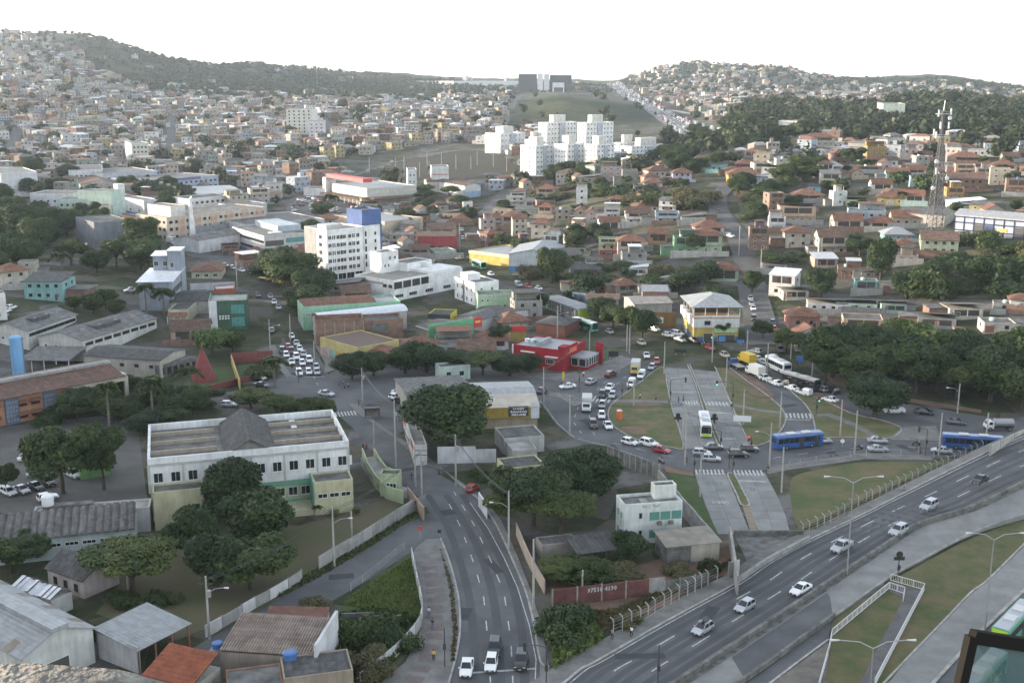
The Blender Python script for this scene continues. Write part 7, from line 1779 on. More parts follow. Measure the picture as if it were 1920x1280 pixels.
def car_parts(kind):
 """list of (part name, mesh builder, material)"""
 out=[]
 L,Wd,hood,belt,roof,xb0,xb1,xt0,xt1={'hatch':(3.9,1.70,.86,.92,1.48,-1.88,.95,-1.55,.10),'sedan':(4.4,1.74,.84,.92,1.46,-1.45,1.05,-.85,.15),'suv':(4.4,1.82,1.0,1.06,1.68,-2.08,1.0,-1.85,.25),'pickup':(5.1,1.82,1.0,1.04,1.72,-.75,1.25,-.55,.55),'van':(4.2,1.72,.92,.98,1.52,-.2,1.15,.0,.35)}[kind]
 w=Wd/2;hl=L/2
 mb=MB()
 tl=.98 if kind in('sedan',)else belt
 st=[]
 for x,k,zt,zb in((-hl,.86,belt-.14,.42),(-hl+.12,.95,tl,.26),(-hl*.6,1,belt,.22),(0,1,belt,.2),(xb1,1,belt-.01,.22),(hl-.55,.98,hood-.03,.22),(hl-.15,.92,hood-.16,.26),(hl,.82,hood-.30,.34)):
  ww=w*k;st.append((x,[(ww*.9,zb),(ww,zb+.18),(ww,(zt+zb)*.5+.1),(ww*.93,zt)]))
 loft(mb,st)
 wt=w*.74;wbm=w*.92
 def cab(s,o):
  return[(xb0,-wbm,belt-.02),(xb1,-wbm,belt-.02),(xb1,wbm,belt-.02),(xb0,wbm,belt-.02),(xt0,-wt,roof),(xt1,-wt,roof),(xt1,wt,roof),(xt0,wt,roof)]
 c=cab(1,0)
 mb.add(c,[(4,5,6,7),(0,1,5,4),(1,2,6,5),(2,3,7,6),(3,0,4,7)])
 mb.add([(xt0+.1,-wt*.85,roof+.03),(xt1-.1,-wt*.85,roof+.03),(xt1-.1,wt*.85,roof+.03),(xt0+.1,wt*.85,roof+.03),c[4],c[5],c[6],c[7]],[(0,1,2,3),(4,5,1,0),(5,6,2,1),(6,7,3,2),(7,4,0,3)])
 for sy in(-1,1):mb.box(xb1-.25,xb1-.08,sy*w*1.0 if sy>0 else-w-.14,w+.14 if sy>0 else-w,belt,belt+.13)
 if kind=='pickup':
  mb.box(-hl+.1,-.8,-w*.93,-w*.86,belt-.05,belt+.12);mb.box(-hl+.1,-.8,w*.86,w*.93,belt-.05,belt+.12);mb.box(-hl+.06,-hl+.14,-w*.9,w*.9,belt-.05,belt+.12)
 out.append(('body',mb,0))
 def pane(q,sc,nm):
  q=[Vector(p)for p in q];ctr=sum(q,Vector())/4;n=(q[1]-q[0]).cross(q[2]-q[0]).normalized()*.015
  m2=MB();m2 .quad(*[ctr+(p-ctr)*sc+n for p in q]);out.append((nm,m2,GLASS))
 pane((c[1],c[2],c[6],c[5]),.88,'windscreen');pane((c[3],c[0],c[4],c[7]),.84,'rear_window')
 for a,b in(((0,1,5,4),0),((2,3,7,6),0)):
  q=[Vector(c[i])for i in a];m0=(q[0]+q[1])/2;m1=(q[3]+q[2])/2
  pane((q[0],m0,m1,q[3]),.86,'side_window');pane((m0,q[1],q[2],m1),.86,'side_window')
 if kind=='pickup':
  m2=MB();m2 .box(-hl+.16,-.82,-w*.84,w*.84,belt-.03,belt-.005);out.append(('load_bed',m2,TRIM))
 if kind=='van':
  m2=MB();st=[]
  for x,k in((-hl-.05,.96),(-hl+.05,1),(-.35,1),(-.25,.97)):st.append((x,[(w*k,.5),(w*k,1.6),(w*k*.9,1.85),(w*k*.5,1.92)]))
  loft(m2,st);out.append(('load_box',m2,0))
 r=.31 if kind not in('suv','pickup')else.36
 for x in(-hl*.62,hl*.64):
  for sy in(-1,1):
   m2=MB();m2 .tube([(x,sy*(w-.2),r),(x,sy*(w+.012),r)],r,12,0);m2 .tube([(x,sy*(w-.02),r),(x,sy*(w+.02),r)],r*.58,8,1);out.append(('wheel',m2,(TYRE,RIM)))
 for sy in(-1,1):
  y0,y1=sorted((sy*w*.48,sy*w*.84))
  m2=MB();m2 .box(hl-.2,hl-.02,y0,y1,hood-.42,hood-.24);out.append(('headlight',m2,LAMP))
  m2=MB();m2 .box(-hl-.02,-hl+.14,y0+.12*(sy>0),y1-.12*(sy<0),belt-.34,belt-.1);out.append(('taillight',m2,TAIL))
 m2=MB();m2 .box(hl-.05,hl+.03,-w*.62,w*.62,.36,.56);out.append(('grille',m2,TRIM))
 m2=MB();m2 .box(hl-.02,hl+.05,-.2,.2,.40,.52);out.append(('licence_plate',m2,PLATE))
 return out
def truck_parts(cab,boxc,flat=False,tank=False):
 out=[]
 mb=MB();st=[]
 for x,k,zt in((1.5,1,2.25),(1.9,1,2.35),(2.6,1,2.3),(3.1,.97,1.5),(3.2,.95,1.35)):st.append((x,[(1.05*k,.55),(1.1*k,1.3),(1.0*k,zt)]))
 loft(mb,st);out.append(('cab',mb,CC[cab]))
 m2=MB();m2 .quad((3.12,-.85,1.5),(3.12,.85,1.5),(2.66,.8,2.22),(2.66,-.8,2.22));out.append(('windscreen',m2,GLASS))
 for sy in(-1,1):m2=MB();m2 .box(1.85,2.6,sy*1.06-.02,sy*1.06+.02,1.45,2.1);out.append(('side_window',m2,GLASS))
 m2=MB();m2 .box(-3.2,3.0,-.5,.5,.55,.85);out.append(('chassis',m2,TRIM))
 if tank:m2=MB();m2 .tube([(-3.2,0,1.75),(-3.1,0,1.75),(1.2,0,1.75),(1.3,0,1.75)],[.7,.95,.95,.7],14);out.append(('tank',m2,boxc))
 elif flat:m2=MB();m2 .box(-3.3,1.3,-1.15,1.15,.95,1.1);out.append(('flat_bed',m2,boxc))
 else:m2=MB();m2 .box(-3.3,1.35,-1.18,1.18,.95,3.3);out.append(('load_box',m2,boxc))
 for x in(-2.1,2.3):
  for sy in(-1,1):m2=MB();m2 .tube([(x,sy*.8,.45),(x,sy*1.1,.45)],.45,12,0);m2 .tube([(x,sy*1.05,.45),(x,sy*1.12,.45)],.22,8,1);out.append(('wheel',m2,(TYRE,RIM)))
 for sy in(-1,1):m2=MB();m2 .box(3.12,3.22,sy*.75-.16,sy*.75+.16,.75,.95);out.append(('headlight',m2,LAMP));m2=MB();m2 .box(-3.34,-3.28,sy*.9-.14,sy*.9+.14,.8,.95);out.append(('taillight',m2,TAIL))
 m2=MB();m2 .box(3.15,3.24,-.9,.9,.5,.72);out.append(('bumper',m2,TRIM))
 return out
def bus_parts(col,L=12.0,top=None,front=None,skirt=None):
 out=[];h=L/2;w=1.27
 mb=MB();st=[]
 for x,k,z0 in((-h,.95,.5),(-h+.15,1,.35),(h-.4,1,.35),(h-.1,.97,.4),(h,.93,.5)):st.append((x,[(w*k,z0),(w*k,1.2),(w*k*.985,2.85),(w*k*.9,3.12),(w*k*.5,3.2)]))
 loft(mb,st);out.append(('body',mb,CC[col]))
 if top:m2=MB();m2 .box(-h+.2,h-.3,-w*.78,w*.78,3.17,3.23);out.append(('roof',m2,top))
 for sy in(-1,1):
  n=8
  for i in range(n):
   x0=-h+.5+(L-1.4)*i/n;m2=MB();m2 .box(x0+.05,x0+(L-1.4)/n-.05,sy*(w+.0)-.015,sy*(w+.0)+.015,1.45,2.55);out.append(('side_window',m2,GLASS))
 for x in(h-1.7,0.4):m2=MB();m2 .box(x-.5,x+.5,-w-.03,-w-.012,.45,2.6);out.append(('door',m2,TRIM))
 m2=MB();m2 .box(h-.06,h+.012,-w*.86,w*.86,1.15,2.7);out.append(('windscreen',m2,GLASS))
 m2=MB();m2 .box(h-.05,h+.02,-.9,.9,2.74,3.0);out.append(('destination_display',m2,TRIM))
 m2=MB();m2 .box(-h-.012,-h+.05,-w*.8,w*.8,1.6,2.6);out.append(('rear_window',m2,GLASS))
 if front:
  m2=MB();m2 .box(h-.04,h+.016,-w*.88,w*.88,.5,1.1);out.append(('front_panel',m2,front));m2=MB();m2 .box(-h-.016,-h+.04,-w*.85,w*.85,1.2,3.0);out.append(('rear_panel',m2,front))
  m2=MB();m2 .box(h-2.6,h-.8,w-.0,w+.02,.45,1.4);out.append(('side_panel',m2,front));m2=MB();m2 .box(h-5.2,h-3.2,w-.0,w+.02,.45,1.4);out.append(('side_panel',m2,front))
 for x in(-h*.3,h*.35):m2=MB();m2 .box(x-1.0,x+1.0,-.75,.75,3.2,3.42);out.append(('roof_unit',m2,PLATE))
 for x in(-h*.55,h*.52):
  for sy in(-1,1):m2=MB();m2 .tube([(x,sy*(w-.3),.48),(x,sy*(w+.02),.48)],.48,12,0);m2 .tube([(x,sy*w,.48),(x,sy*(w+.03),.48)],.24,8,1);out.append(('wheel',m2,(TYRE,RIM)))
 for sy in(-1,1):m2=MB();m2 .box(h-.04,h+.03,sy*.9-.16,sy*.9+.16,.7,.9);out.append(('headlight',m2,LAMP));m2=MB();m2 .box(-h-.03,-h+.04,sy*1.0-.12,sy*1.0+.12,.8,1.1);out.append(('taillight',m2,TAIL))
 return out
def bike_parts(col):
 out=[]
 for x in(-.62,.62):m2=MB();m2 .tube([(x,-.06,.31),(x,.06,.31)],.31,12);out.append(('wheel',m2,TYRE))
 mb=MB();mb.tube([(-.62,0,.4),(-.3,0,.7),(.2,0,.62),(.45,0,.9)],[.07,.16,.18,.08],7);mb.tube([(.2,0,.75),(.0,0,.86),(-.2,0,.82)],[.1,.17,.12],7);out.append(('frame',mb,CC[col]))
 m2=MB();m2 .box(-.62,.0,-.13,.13,.76,.84);out.append(('seat',m2,TRIM));m2=MB();m2 .tube([(.4,-.36,1.02),(.5,0,.98),(.4,.36,1.02)],.025,5);m2 .tube([(.62,0,.31),(.46,0,1.0)],.04,5);out.append(('handlebar',m2,STEEL));m2=MB();m2 .tube([(.56,0,.86),(.66,0,.86)],[.09,.1],8);out.append(('headlight',m2,LAMP));m2=MB();m2 .tube([(-.7,-.14,.34),(.1,-.12,.34)],.05,6);out.append(('exhaust',m2,STEEL))
 return out
VMESH={}
def vehicle(kind,key,parts_fn,p,heading,label,cat,group,name,col=None,whole=False):
 if key not in VMESH:
  parts=parts_fn()
  if whole:
   mats,mb=[CC['white']],MB()
   for nm,m_,mt in parts:
    ml=mt if isinstance(mt,tuple)else(mt,)
    base=[]
    for q in ml:
     if q==0:base.append(0)
     else:
      if q not in mats:mats.append(q)
      base.append(mats.index(q))
    k=len(mb.v);mb.v+=m_.v;mb.f+=[tuple(i+k for i in f)for f in m_.f];mb.m+=[base[i]for i in m_.m]
   VMESH[key]=mb.mesh(name,mats)
  else:
   VMESH[key]=[(nm,m_.mesh(nm,[CC['white']if q==0 else q for q in(mt if isinstance(mt,tuple)else(mt,))]),mt==0)for nm,m_,mt in parts]
 if whole:
  o=link(name,VMESH[key],None,p,heading);tag(o,label,cat,group)
  if col:set_mat(o,0,CC[col])
  return o
 o=empty(name,p,heading,label,cat,group)
 for nm,me,own in VMESH[key]:
  c=link(nm,me,o)
  if own and col:set_mat(c,0,CC[col])
 return o
def heading_of(x,y,dx,dy,z=None):
 f=(lambda a,b:P(a,b,z))if z is not None else at
 a=f(x-dx*.5,y-dy*.5);b=f(x+dx*.5,y+dy*.5)
 return math.atan2(b.y-a.y,b.x-a.x)
def surface_z(x,y):
 return.03
def car(x,y,dx,dy,kind,col,where,group=None,z=None,label=None):
 p=P(x,y,z)if z is not None else at(x,y)
 p.z+=.05 if z is None else 0
 if z is None and p.z>1:p.z+=.3
 hd=heading_of(x,y,dx,dy,z)
 big=ppm(p)*4.2>17
 word={'hatch':'hatchback','sedan':'sedan','suv':'sport utility','pickup':'pickup','van':'small delivery van'}[kind]
 lab=label or '%s %s %s'%(col,word,where)
 return vehicle(kind,(kind,big),lambda:car_parts(kind),p,hd,lab,'van' if kind=='van' else 'car',group,'delivery_van' if kind=='van' else 'car',col,not big)
for r in[(875,1258,-4,22,'sedan','white','waiting at the stop line of the avenue, beside the pavement'),(921,1250,-4,22,'hatch','white','waiting at the stop line, middle of its row'),(927,1222,-3,22,'suv','black','behind the middle white hatchback at the stop line'),(977,1246,-4,22,'suv','black','at the stop line under the signal arm')]:
 car(*r,group='cars at the avenue stop line')
for r in[(1317,1184,-56,34,'hatch','silver','with dark roof box on the expressway',.1),(1396,1142,-56,34,'hatch','silver','on the expressway behind the roof box car',.1),(1501,1110,-56,32,'sedan','white','on the expressway beside the concrete median',.1),(1578,1030,-54,30,'pickup','silver','on the expressway beside the tall lamp post',.4),(1684,1000,-54,28,'suv','silver','on the expressway ahead of the highest silver car',.6),(1741,953,-54,27,'suv','silver','on the rising expressway beside the fence posts',1.6),(1837,904,-54,26,'sedan','black','alone at the top of the expressway rise',3.6)]:
 z=r[7];o=car(*r[:7],group='cars on the expressway',z=z)
 if 'roof box' in r[6]and 'behind' not in r[6]:
  mb=MB();mb.tube([(-1.3,0,1.62),(-1.1,0,1.68),(.1,0,1.68),(.35,0,1.6)],[.15,.42,.42,.12],8);mb.build('roof_box',CC['black'],o)
for r in[(1181,833,20,5,'hatch','white','on the ring road, first behind the white sport utility'),(1217,836,20,5,'suv','white','on the ring road behind the red hatchback'),(1240,848,20,4,'hatch','red','on the ring road before the bus lane crossing'),(1337,842,20,0,'sedan','grey','crossing in front of the lime bus'),(1316,853,20,1,'hatch','silver','crossing the bus lanes behind another silver hatchback'),(1334,864,20,1,'hatch','silver','crossing the bus lanes ahead of another silver hatchback'),(1384,856,20,0,'suv','black','with a lit tail lamp crossing the bus lanes'),(1405,846,20,0,'hatch','black','by the red traffic light past the bus lanes'),(1140,802,8,14,'sedan','white','at the inner kerb of the roundabout lawn, head of its file'),(1128,783,1,15,'hatch','white','second in the file along the roundabout lawn'),(1129,763,-3,14,'hatch','silver','on the roundabout just past the zebra'),(1112,800,6,14,'suv','brown','beside the head of the file on the roundabout'),(1129,744,-6,12,'suv','black','waiting at the roundabout zebra'),(1148,745,-6,12,'hatch','silver','at the roundabout zebra beside the black sport utility'),(1143,730,-10,10,'sedan','white','before the roundabout zebra'),(1222,692,-10,12,'hatch','silver','beside the signal pole north of the roundabout'),(1231,681,2,12,'hatch','red','following a silver hatchback into the roundabout'),(1212,670,4,12,'sedan','white','driving down into the roundabout from the avenue'),(1145,706,14,-6,'suv','dark red','leaving along the pavement of the red restaurant'),(1108,719,16,-8,'sedan','silver','on the side street below the red restaurant'),(1064,728,-18,2,'sedan','white','turning into the side street by the ochre garage'),(1016,736,10,-6,'sedan','grey','half hidden behind the ochre garage'),(1203,646,12,7,'hatch','beige','on the avenue beside the median trees'),(1143,625,12,6,'hatch','silver','on the avenue behind the green bus'),(1253,633,12,2,'hatch','white','first of a white pair at the corner building'),(1270,631,12,2,'suv','white','second of a white pair at the corner building'),(1227,622,12,3,'hatch','white','parked by the ochre wall'),(1275,642,12,4,'sedan','silver','at the zebra before the corner building'),(1299,643,12,4,'sedan','black','in front of the corner building'),(1331,655,10,5,'hatch','red','beside the tall signal pole at the corner'),(1359,669,10,6,'hatch','beige','crossing towards the parked tow truck'),(1416,664,-14,-3,'hatch','silver','topmost of the crowd at the hill street foot'),(1418,676,-14,-4,'sedan','white','in the jam beside motorcycles'),(1433,683,-14,-5,'sedan','white','in the jam before the white coach'),(1447,673,-12,-5,'hatch','white','hidden behind the white coach'),(1433,713,-14,-6,'pickup','white','in the jam behind the white box truck'),(1455,722,-14,-5,'sedan','white','in the jam beside the turning lane'),(1474,720,-14,-5,'hatch','beige','beside the dark bus'),(1484,731,-14,-5,'sedan','white','before the white delivery van in the jam'),(1507,740,-15,-4,'van','white','at the kerb of the turning lane in the jam'),(1540,733,-14,-5,'hatch','silver','behind the dark bus'),(1556,753,-16,-4,'sedan','white','under the overhanging tree of the east road'),(1560,736,-14,-5,'suv','black','behind the silver hatchback by the wood'),(1463,660,6,10,'sedan','grey','parked at the foot of the steep hill street'),(1676,774,-18,0,'pickup','white','with trailer on the shaded east road'),(1733,776,18,2,'sedan','black','on the shaded east road'),(1792,795,18,2,'sedan','grey','on the lower lane of the east road'),(1543,830,16,0,'hatch','silver','half hidden by the blue bus'),(1645,830,20,1,'sedan','silver','behind a motorcycle on the cross road'),(1646,846,20,0,'sedan','silver','in the lower lane of the cross road'),(1765,849,-20,-2,'sedan','silver','before the second blue bus'),(1183,724,-10,13,'van','white','second of two white vans beside the roundabout lawn'),(1202,708,-9,13,'van','white','first of two white vans, beside the yellow truck'),(886,920,8,-6,'hatch','red','parked by the white gate under the leafy tree')]:
 car(*r)
Q=[(561,703),(579,701),(594,701),(593,692),(547,682),(567,684),(580,679),(537,669),(556,673),(569,667),(547,662),(562,657),(530,661),(541,654),(556,647),(547,634)]
qc=['white','white','silver','silver','white','white','white','white','white','silver','dark red','white','black','red','silver','white']
qk=['suv','hatch','sedan','hatch','sedan','hatch','suv','hatch','suv','sedan','suv','sedan','suv','hatch','sedan','hatch']
ql=['first row by the kerb','middle of the first row','first row beside the pavement','behind the silver sedan of the first row','second row by the kerb','second row middle','second row beside the pavement','third row by the kerb','third row middle','third row beside the pavement','beside the black sport utility','ahead of the last silver one','fourth row by the kerb','near the end of the queue','last in the outer lane','coming after the queue']
for(x,y),c_,k_,l_ in zip(Q,qc,qk,ql):car(x,y,5,12,k_,c_,'in the avenue queue, '+l_,'cars queueing on the avenue')
for r in[(509,622,-4,-10,'hatch','silver','alone on the avenue by the green cube'),(507,560,5,9,'sedan','silver','first of the parked file under the trees'),(514,571,5,9,'hatch','white','second of the parked file under the trees'),(522,581,6,9,'sedan','silver','third of the parked file under the trees'),(484,558,6,8,'hatch','grey','driving up the avenue past the parked file'),(422,501,10,4,'sedan','white','at the avenue bend behind the red bungalow'),(437,506,10,4,'hatch','silver','second in the file at the avenue bend'),(453,511,10,4,'sedan','white','third in the file at the avenue bend'),(467,515,10,4,'hatch','grey','fourth in the file at the avenue bend'),(246,549,-18,1,'pickup','silver','parked on the dirt lot by the blue grey office'),(10,588,14,-3,'sedan','white','parked at the edge of the factory yard'),(22,581,14,-3,'hatch','white','second parked in the factory yard'),(4,596,14,-3,'hatch','silver','third parked in the factory yard'),(336,478,8,4,'suv','white','by the white arched warehouse'),(17,927,14,6,'hatch','white','in the school car park by the wall'),(41,923,14,6,'sedan','silver','in the school car park beside the black sedan'),(67,917,14,6,'sedan','black','in the school car park beside the silver sedan'),(90,909,14,8,'suv','black','in the school car park under the layered tree'),(71,893,20,-2,'sedan','silver','parked along the school drive'),(137,893,16,8,'pickup','white','beside the green kiosk in the car park'),(50,861,16,-8,'sedan','white','at the far end of the school car park'),(90,937,20,-4,'hatch','white','behind the white tank in the yard'),(-4,915,14,6,'hatch','white','at the edge of the school car park'),(749,740,14,3,'sedan','white','parked beside the workshop hall, topmost'),(742,749,14,3,'hatch','white','parked beside the workshop hall, middle'),(750,756,14,3,'sedan','black','parked beside the workshop hall, lowest'),(612,742,14,2,'sedan','silver','between the street trees by the junction'),(485,712,16,2,'sedan','white','parked under the palm'),(491,726,16,2,'sedan','black','parked below the palm'),(462,752,16,0,'hatch','grey','on the tree lined side street'),(430,762,16,0,'hatch','silver','behind the school roof on the side street'),(727,652,14,1,'sedan','black','in the yard by the corner bar'),(747,650,10,-6,'suv','silver','in the yard by the buff wall'),(758,655,12,0,'hatch','grey','third in the yard by the buff wall'),(862,488,12,-2,'sedan','silver','crossing the upper junction'),(884,487,12,-2,'sedan','grey','following across the upper junction'),(921,518,10,4,'hatch','white','on the upper avenue'),(762,458,12,0,'sedan','white','parked near the dark red shop'),(866,434,1,6,'hatch','white','on the street up from the junction'),(882,446,1,6,'sedan','grey','on the street by the filling station'),(868,450,1,6,'hatch','silver','before the filling station'),(1407,564,3,9,'hatch','silver','topmost of three parked on the hill street'),(1409,574,3,9,'hatch','silver','middle of three parked on the hill street'),(1412,583,3,9,'sedan','white','lowest of three parked on the hill street'),(1422,615,3,9,'hatch','white','lower on the hill street'),(1413,602,3,9,'suv','black','parked on the hill street pavement'),(1370,446,8,3,'hatch','white','on the corner high on the hill street'),(1451,622,3,9,'hatch','red','parked by the coral house'),(1449,610,3,9,'hatch','black','parked above the red hatchback'),(1347,400,1,6,'hatch','black','climbing the steep street'),(973,538,10,4,'van','silver','on the upper avenue by the embankment'),(990,541,10,4,'hatch','red','on the upper avenue behind the silver van'),(1045,592,10,5,'sedan','grey','beside the mint warehouse trees'),(1090,585,10,4,'hatch','grey','under the end of the bus station'),(1147,597,10,4,'hatch','white','behind the median trees'),(1177,606,10,4,'sedan','white','behind the third median tree'),(1200,612,10,4,'sedan','grey','by the ochre wall behind the trees'),(1010,545,10,4,'hatch','white','before the bus station'),(1840,462,14,1,'sedan','grey','before the hardware depot'),(1765,446,12,1,'hatch','white','beside the depot wall'),(735,305,14,-6,'hatch','white','on the road under the houses by the bare slope'),(690,322,14,-8,'hatch','white','lower on the road by the bare slope')]:
 car(*r)
rc=random.Random(4)
lot=[(545,398),(560,372),(585,364),(632,372),(668,376),(690,388),(640,400)]
for i in range(34):
 for _ in range(30):
  x,y=rc.uniform(540,690),rc.uniform(362,402)
  if inside(x,y,lot)and not occ_hit(at(x,y),1.6):break
 c_=rc.choice(('white','white','silver','silver','black','grey','red'));occ_add(at(x,y),1.4)
 car(x,y,8,-2 if i%2 else 3,rc.choice(('hatch','sedan','suv')),c_,'','cars in the supermarket car park',label='%s car in the supermarket car park'%c_)
def rig(x,y,dx,dy,key,fn,label,cat,name,z=None,lift=.05):
 p=P(x,y,z)if z is not None else at(x,y);p.z+=lift
 return vehicle(None,key,fn,p,heading_of(x,y,dx,dy,z),label,cat,None,name)
BOXM=plain('truck_box',(.42,.42,.40),.6);BOXW=plain('truck_box_white',(.6,.58,.53),.6)
rig(1100,768,-2,16,'t1',lambda:truck_parts('white',BOXM),'white cab truck with grey box on the roundabout below the zebra','truck','box_truck')
rig(1191,699,-5,14,'t2',lambda:truck_parts('yellow',BOXM),'yellow cab truck with a pale box beside two white vans','truck','box_truck')
rig(1415,705,-14,-6,'t3',lambda:truck_parts('white',BOXW),'white box truck in the jam beside the parched lawn','truck','box_truck')
rig(1381,690,-12,-7,'t4',lambda:truck_parts('blue',STEEL,True),'blue cab flatbed tow truck at the corner of the lawn','truck','tow_truck')
rig(1399,682,-12,-6,'t5',lambda:truck_parts('yellow',plain('yellow_skip',(.5,.33,.03))),'small yellow truck beside the blue tow truck','truck','box_truck')
rig(1872,806,-20,0,'t6',lambda:truck_parts('white',STEEL,tank=True),'white cab tanker truck on the east road by the bridge','truck','tanker_truck')
rig(800,481,10,2,'t7',lambda:truck_parts('white',BOXW,True),'white flatbed truck at the upper junction','truck','flatbed_truck')
rig(497,526,14,3,'t8',lambda:truck_parts('yellow',plain('yellow_skip',(.5,.33,.03)),True),'yellow works truck under the dark trees of the avenue','truck','works_truck')
rig(524,532,12,4,'t9',lambda:truck_parts('yellow',plain('yellow_skip',(.5,.33,.03))),'yellow loader truck beside the first one under the trees','truck','works_truck')
rig(1852,462,-12,0,'t10',lambda:truck_parts('white',BOXW,True),'white truck parked in the open bay of the depot','truck','flatbed_truck')
rig(322,458,6,2,'t11',lambda:truck_parts('white',BOXM),'white box truck by the arched white warehouse','truck','box_truck')
RW=plain('bus_roof_white',(.6,.61,.62),.5)
rig(1321,808,5,26,'b1',lambda:bus_parts('white',11.5,RW,CC['lime']),'white and lime green bus standing in the bus lane','bus','bus')
rig(1494,838,30,-3,'b2',lambda:bus_parts('bus blue',11.5,CC['bus blue']),'bright blue city bus on the cross road beside the lawn','bus','bus')
rig(1822,842,30,2,'b3',lambda:bus_parts('bus blue',12.5,CC['bus blue']),'blue city bus disappearing under the expressway','bus','bus')
rig(1096,618,16,5,'b4',lambda:bus_parts('green',11.5,RW),'pale green city bus on the avenue beside the bus station','bus','bus')
rig(1458,694,-15,-8,'b5',lambda:bus_parts('white',10.5,RW),'white coach in the jam at the hill street foot','bus','coach')
rig(1500,726,-16,-4.5,'b6',lambda:bus_parts('black',11.5,PLATE),'dark bus with pale roof in the jam by the wood','bus','bus')
rig(898,503,10,4,'b7',lambda:bus_parts('green',10.0,RW),'mint green bus at the upper junction','bus','bus')
rig(1898,1190,24,-26,'b8',lambda:bus_parts('green',12.0,plain('bus_roof_grey',(.30,.31,.34),.4),CC['lime']),'green and grey bus on the street beside the window sash','bus','bus',lift=.12)
rig(1840,1290,24,-26,'b9',lambda:bus_parts('green',12.0,plain('bus_roof_grey',(.30,.31,.34),.4),CC['lime']),'green and grey bus passing under the window sash','bus','bus',lift=.12)
for x,y,dx,dy,c_,lab in[(1240,868,-8,-3,'white','white motorcycle stopped by the ring road crossing'),(1610,843,14,0,'black','motorcycle on the cross road before the silver sedans'),(1718,835,14,0,'black','motorcycle under the bent lamp on the cross road'),(1017,728,4,6,'red','red motorcycle by the ochre garage corner'),(640,722,10,-3,'black','motorcycle parked on the corner by the stop line'),(650,727,10,-3,'grey','second motorcycle parked on the corner by the stop line'),(1403,668,-8,-4,'black','motorcycle in the crowd by the tow truck'),(1422,668,-8,-4,'black','motorcycle between the white cars of the jam'),(1318,647,8,2,'black','motorcycle before the corner building'),(1178,730,-4,8,'red','red motorcycle behind the second white van')]:
 rig(x,y,dx,dy,'bike_'+c_,lambda c_=c_:bike_parts(c_),lab,'motorcycle','motorcycle')
def traffic():
 q,w=ROADS[-2];mb=MB();r=random.Random(2);mats=[CC['white'],CC['silver'],CC['black'],CC['red'],GLASS]
 L=[0]
 for a,b in zip(q,q[1:]):L.append(L[-1]+(b-a).length)
 for lane in(-13,-9,-5,4,8,12):
  s=r.uniform(0,10)
  while s<L[-1]:
   i=max(k for k in range(len(q)-1)if L[k]<=s);t=(s-L[i])/max(.1,L[i+1]-L[i]);c=q[i].lerp(q[i+1],t);d=(q[i+1]-q[i]);d.z=0;d.normalize();n=Vector((-d.y,d.x,0))
   c=c+n*(lane*w/34);c.z=hgt(c.x,c.y)+.9
   mi=r.choice((0,0,0,1,1,2,3));lg=r.choice((4.2,4.2,4.2,8));hh=1.0 if lg<5 else 2.8
   for(x0,x1,z0,z1,ww,m_)in((-lg/2,lg/2,0,hh,.9,mi),(-lg/2+.5,lg/2-1.2,hh,hh+.5,.75,4 if lg<5 else mi)):
    v=[c+d*x+n*y+Vector((0,0,z))for z in(z0,z1)for x,y in((x0,-ww),(x1,-ww),(x1,ww),(x0,ww))]
    mb.add(v,[(4,5,6,7),(0,1,5,4),(1,2,6,5),(2,3,7,6),(3,0,4,7)],m_)
   s+=r.uniform(7,20)if lane<0 else r.uniform(15,60)
 o=mb.build('distant_traffic',mats);tag(o,'dense lines of tiny cars on the far motorway',kind='stuff')
traffic()
# roofs at the foot of the picture
s=House('corrugated_warehouse',(254,988),(-60,1020),(248,960),4.2,'long mint warehouse under big corrugated roof sheets','warehouse')
L,W=s.L,s.W
s.body(paint((.42,.50,.49)),4.0,None,0)
s.win('F',2.2,2.2,.7,n=9,mull=2);n=int(L/1.3);rf=ribbed('big_sheet',(.14,.135,.13),1.3,0,(.075,.07,.065),.9,.05)
for i in range(n):
 x=L*i/n;d=L/n
 mb=MB();v=[]
 for y,z in((-.7,4.05),(W+.3,5.9)):v+=[(x,y,z),(x+d*.3,y,z+.32),(x+d*.7,y,z+.32),(x+d,y,z)]
 mb.add(v,[(0,1,5,4),(1,2,6,5),(2,3,7,6),(0,3,2,1)]);mb.build('roof_sheet',rf,s.root)
s=House('passage_roof',(280,950),(58,966),(278,934),4.6,'long white flat topped passage roof joining the school','building')
s.body(paint((.50,.50,.50)),4.6,R_SLAB_PALE,.25,.3);s.box('tank_base',s.L*.08,s.L*.5,s.W*.5,s.W*.9,4.3,5.2,CONCRETE_DARK);s.tank(s.L*.12,s.W*.7,5.2,1.0,2.0,plain('tank_white',(.6,.6,.6)))
s=House('industrial_hall',(173,1171),(33,1220),(-60,1060),5.6,'big pale metal roofed hall with raised ridge strip and brown roof bands','warehouse')
L,W=s.L,s.W;s.gable(paint((.50,.50,.49)),R_METAL,2.2,5.2,along='y',ov=.5)
s.box('ridge_cover',L*.38,L*.62,-.8,W+.5,7.1,7.75,R_METAL);br=surf('brown_band',(.20,.17,.13),.8,.5,.25)
for k in range(5):
 y=W*(.08+.2*k)
 for x0,x1,z0,z1 in((-.4,L*.37,5.22,6.85),(L+.4,L*.63,5.22,6.85)):MB().add([(x0,y,z0),(x1,y,z1),(x1,y+1.6,z1),(x0,y+1.6,z0)],[(0,1,2,3)if x0<x1 else(3,2,1,0)]).build('roof_band',br,s.root)
s.win('F',-.2,L*.45,3.0,xs=[L*.40],style='door',glass=FRAME_DARK)
s=House('workshop_shed',(258,1215),(348,1164),(186,1182),3.8,'open fronted workshop with wide pale sheet roof','shed')
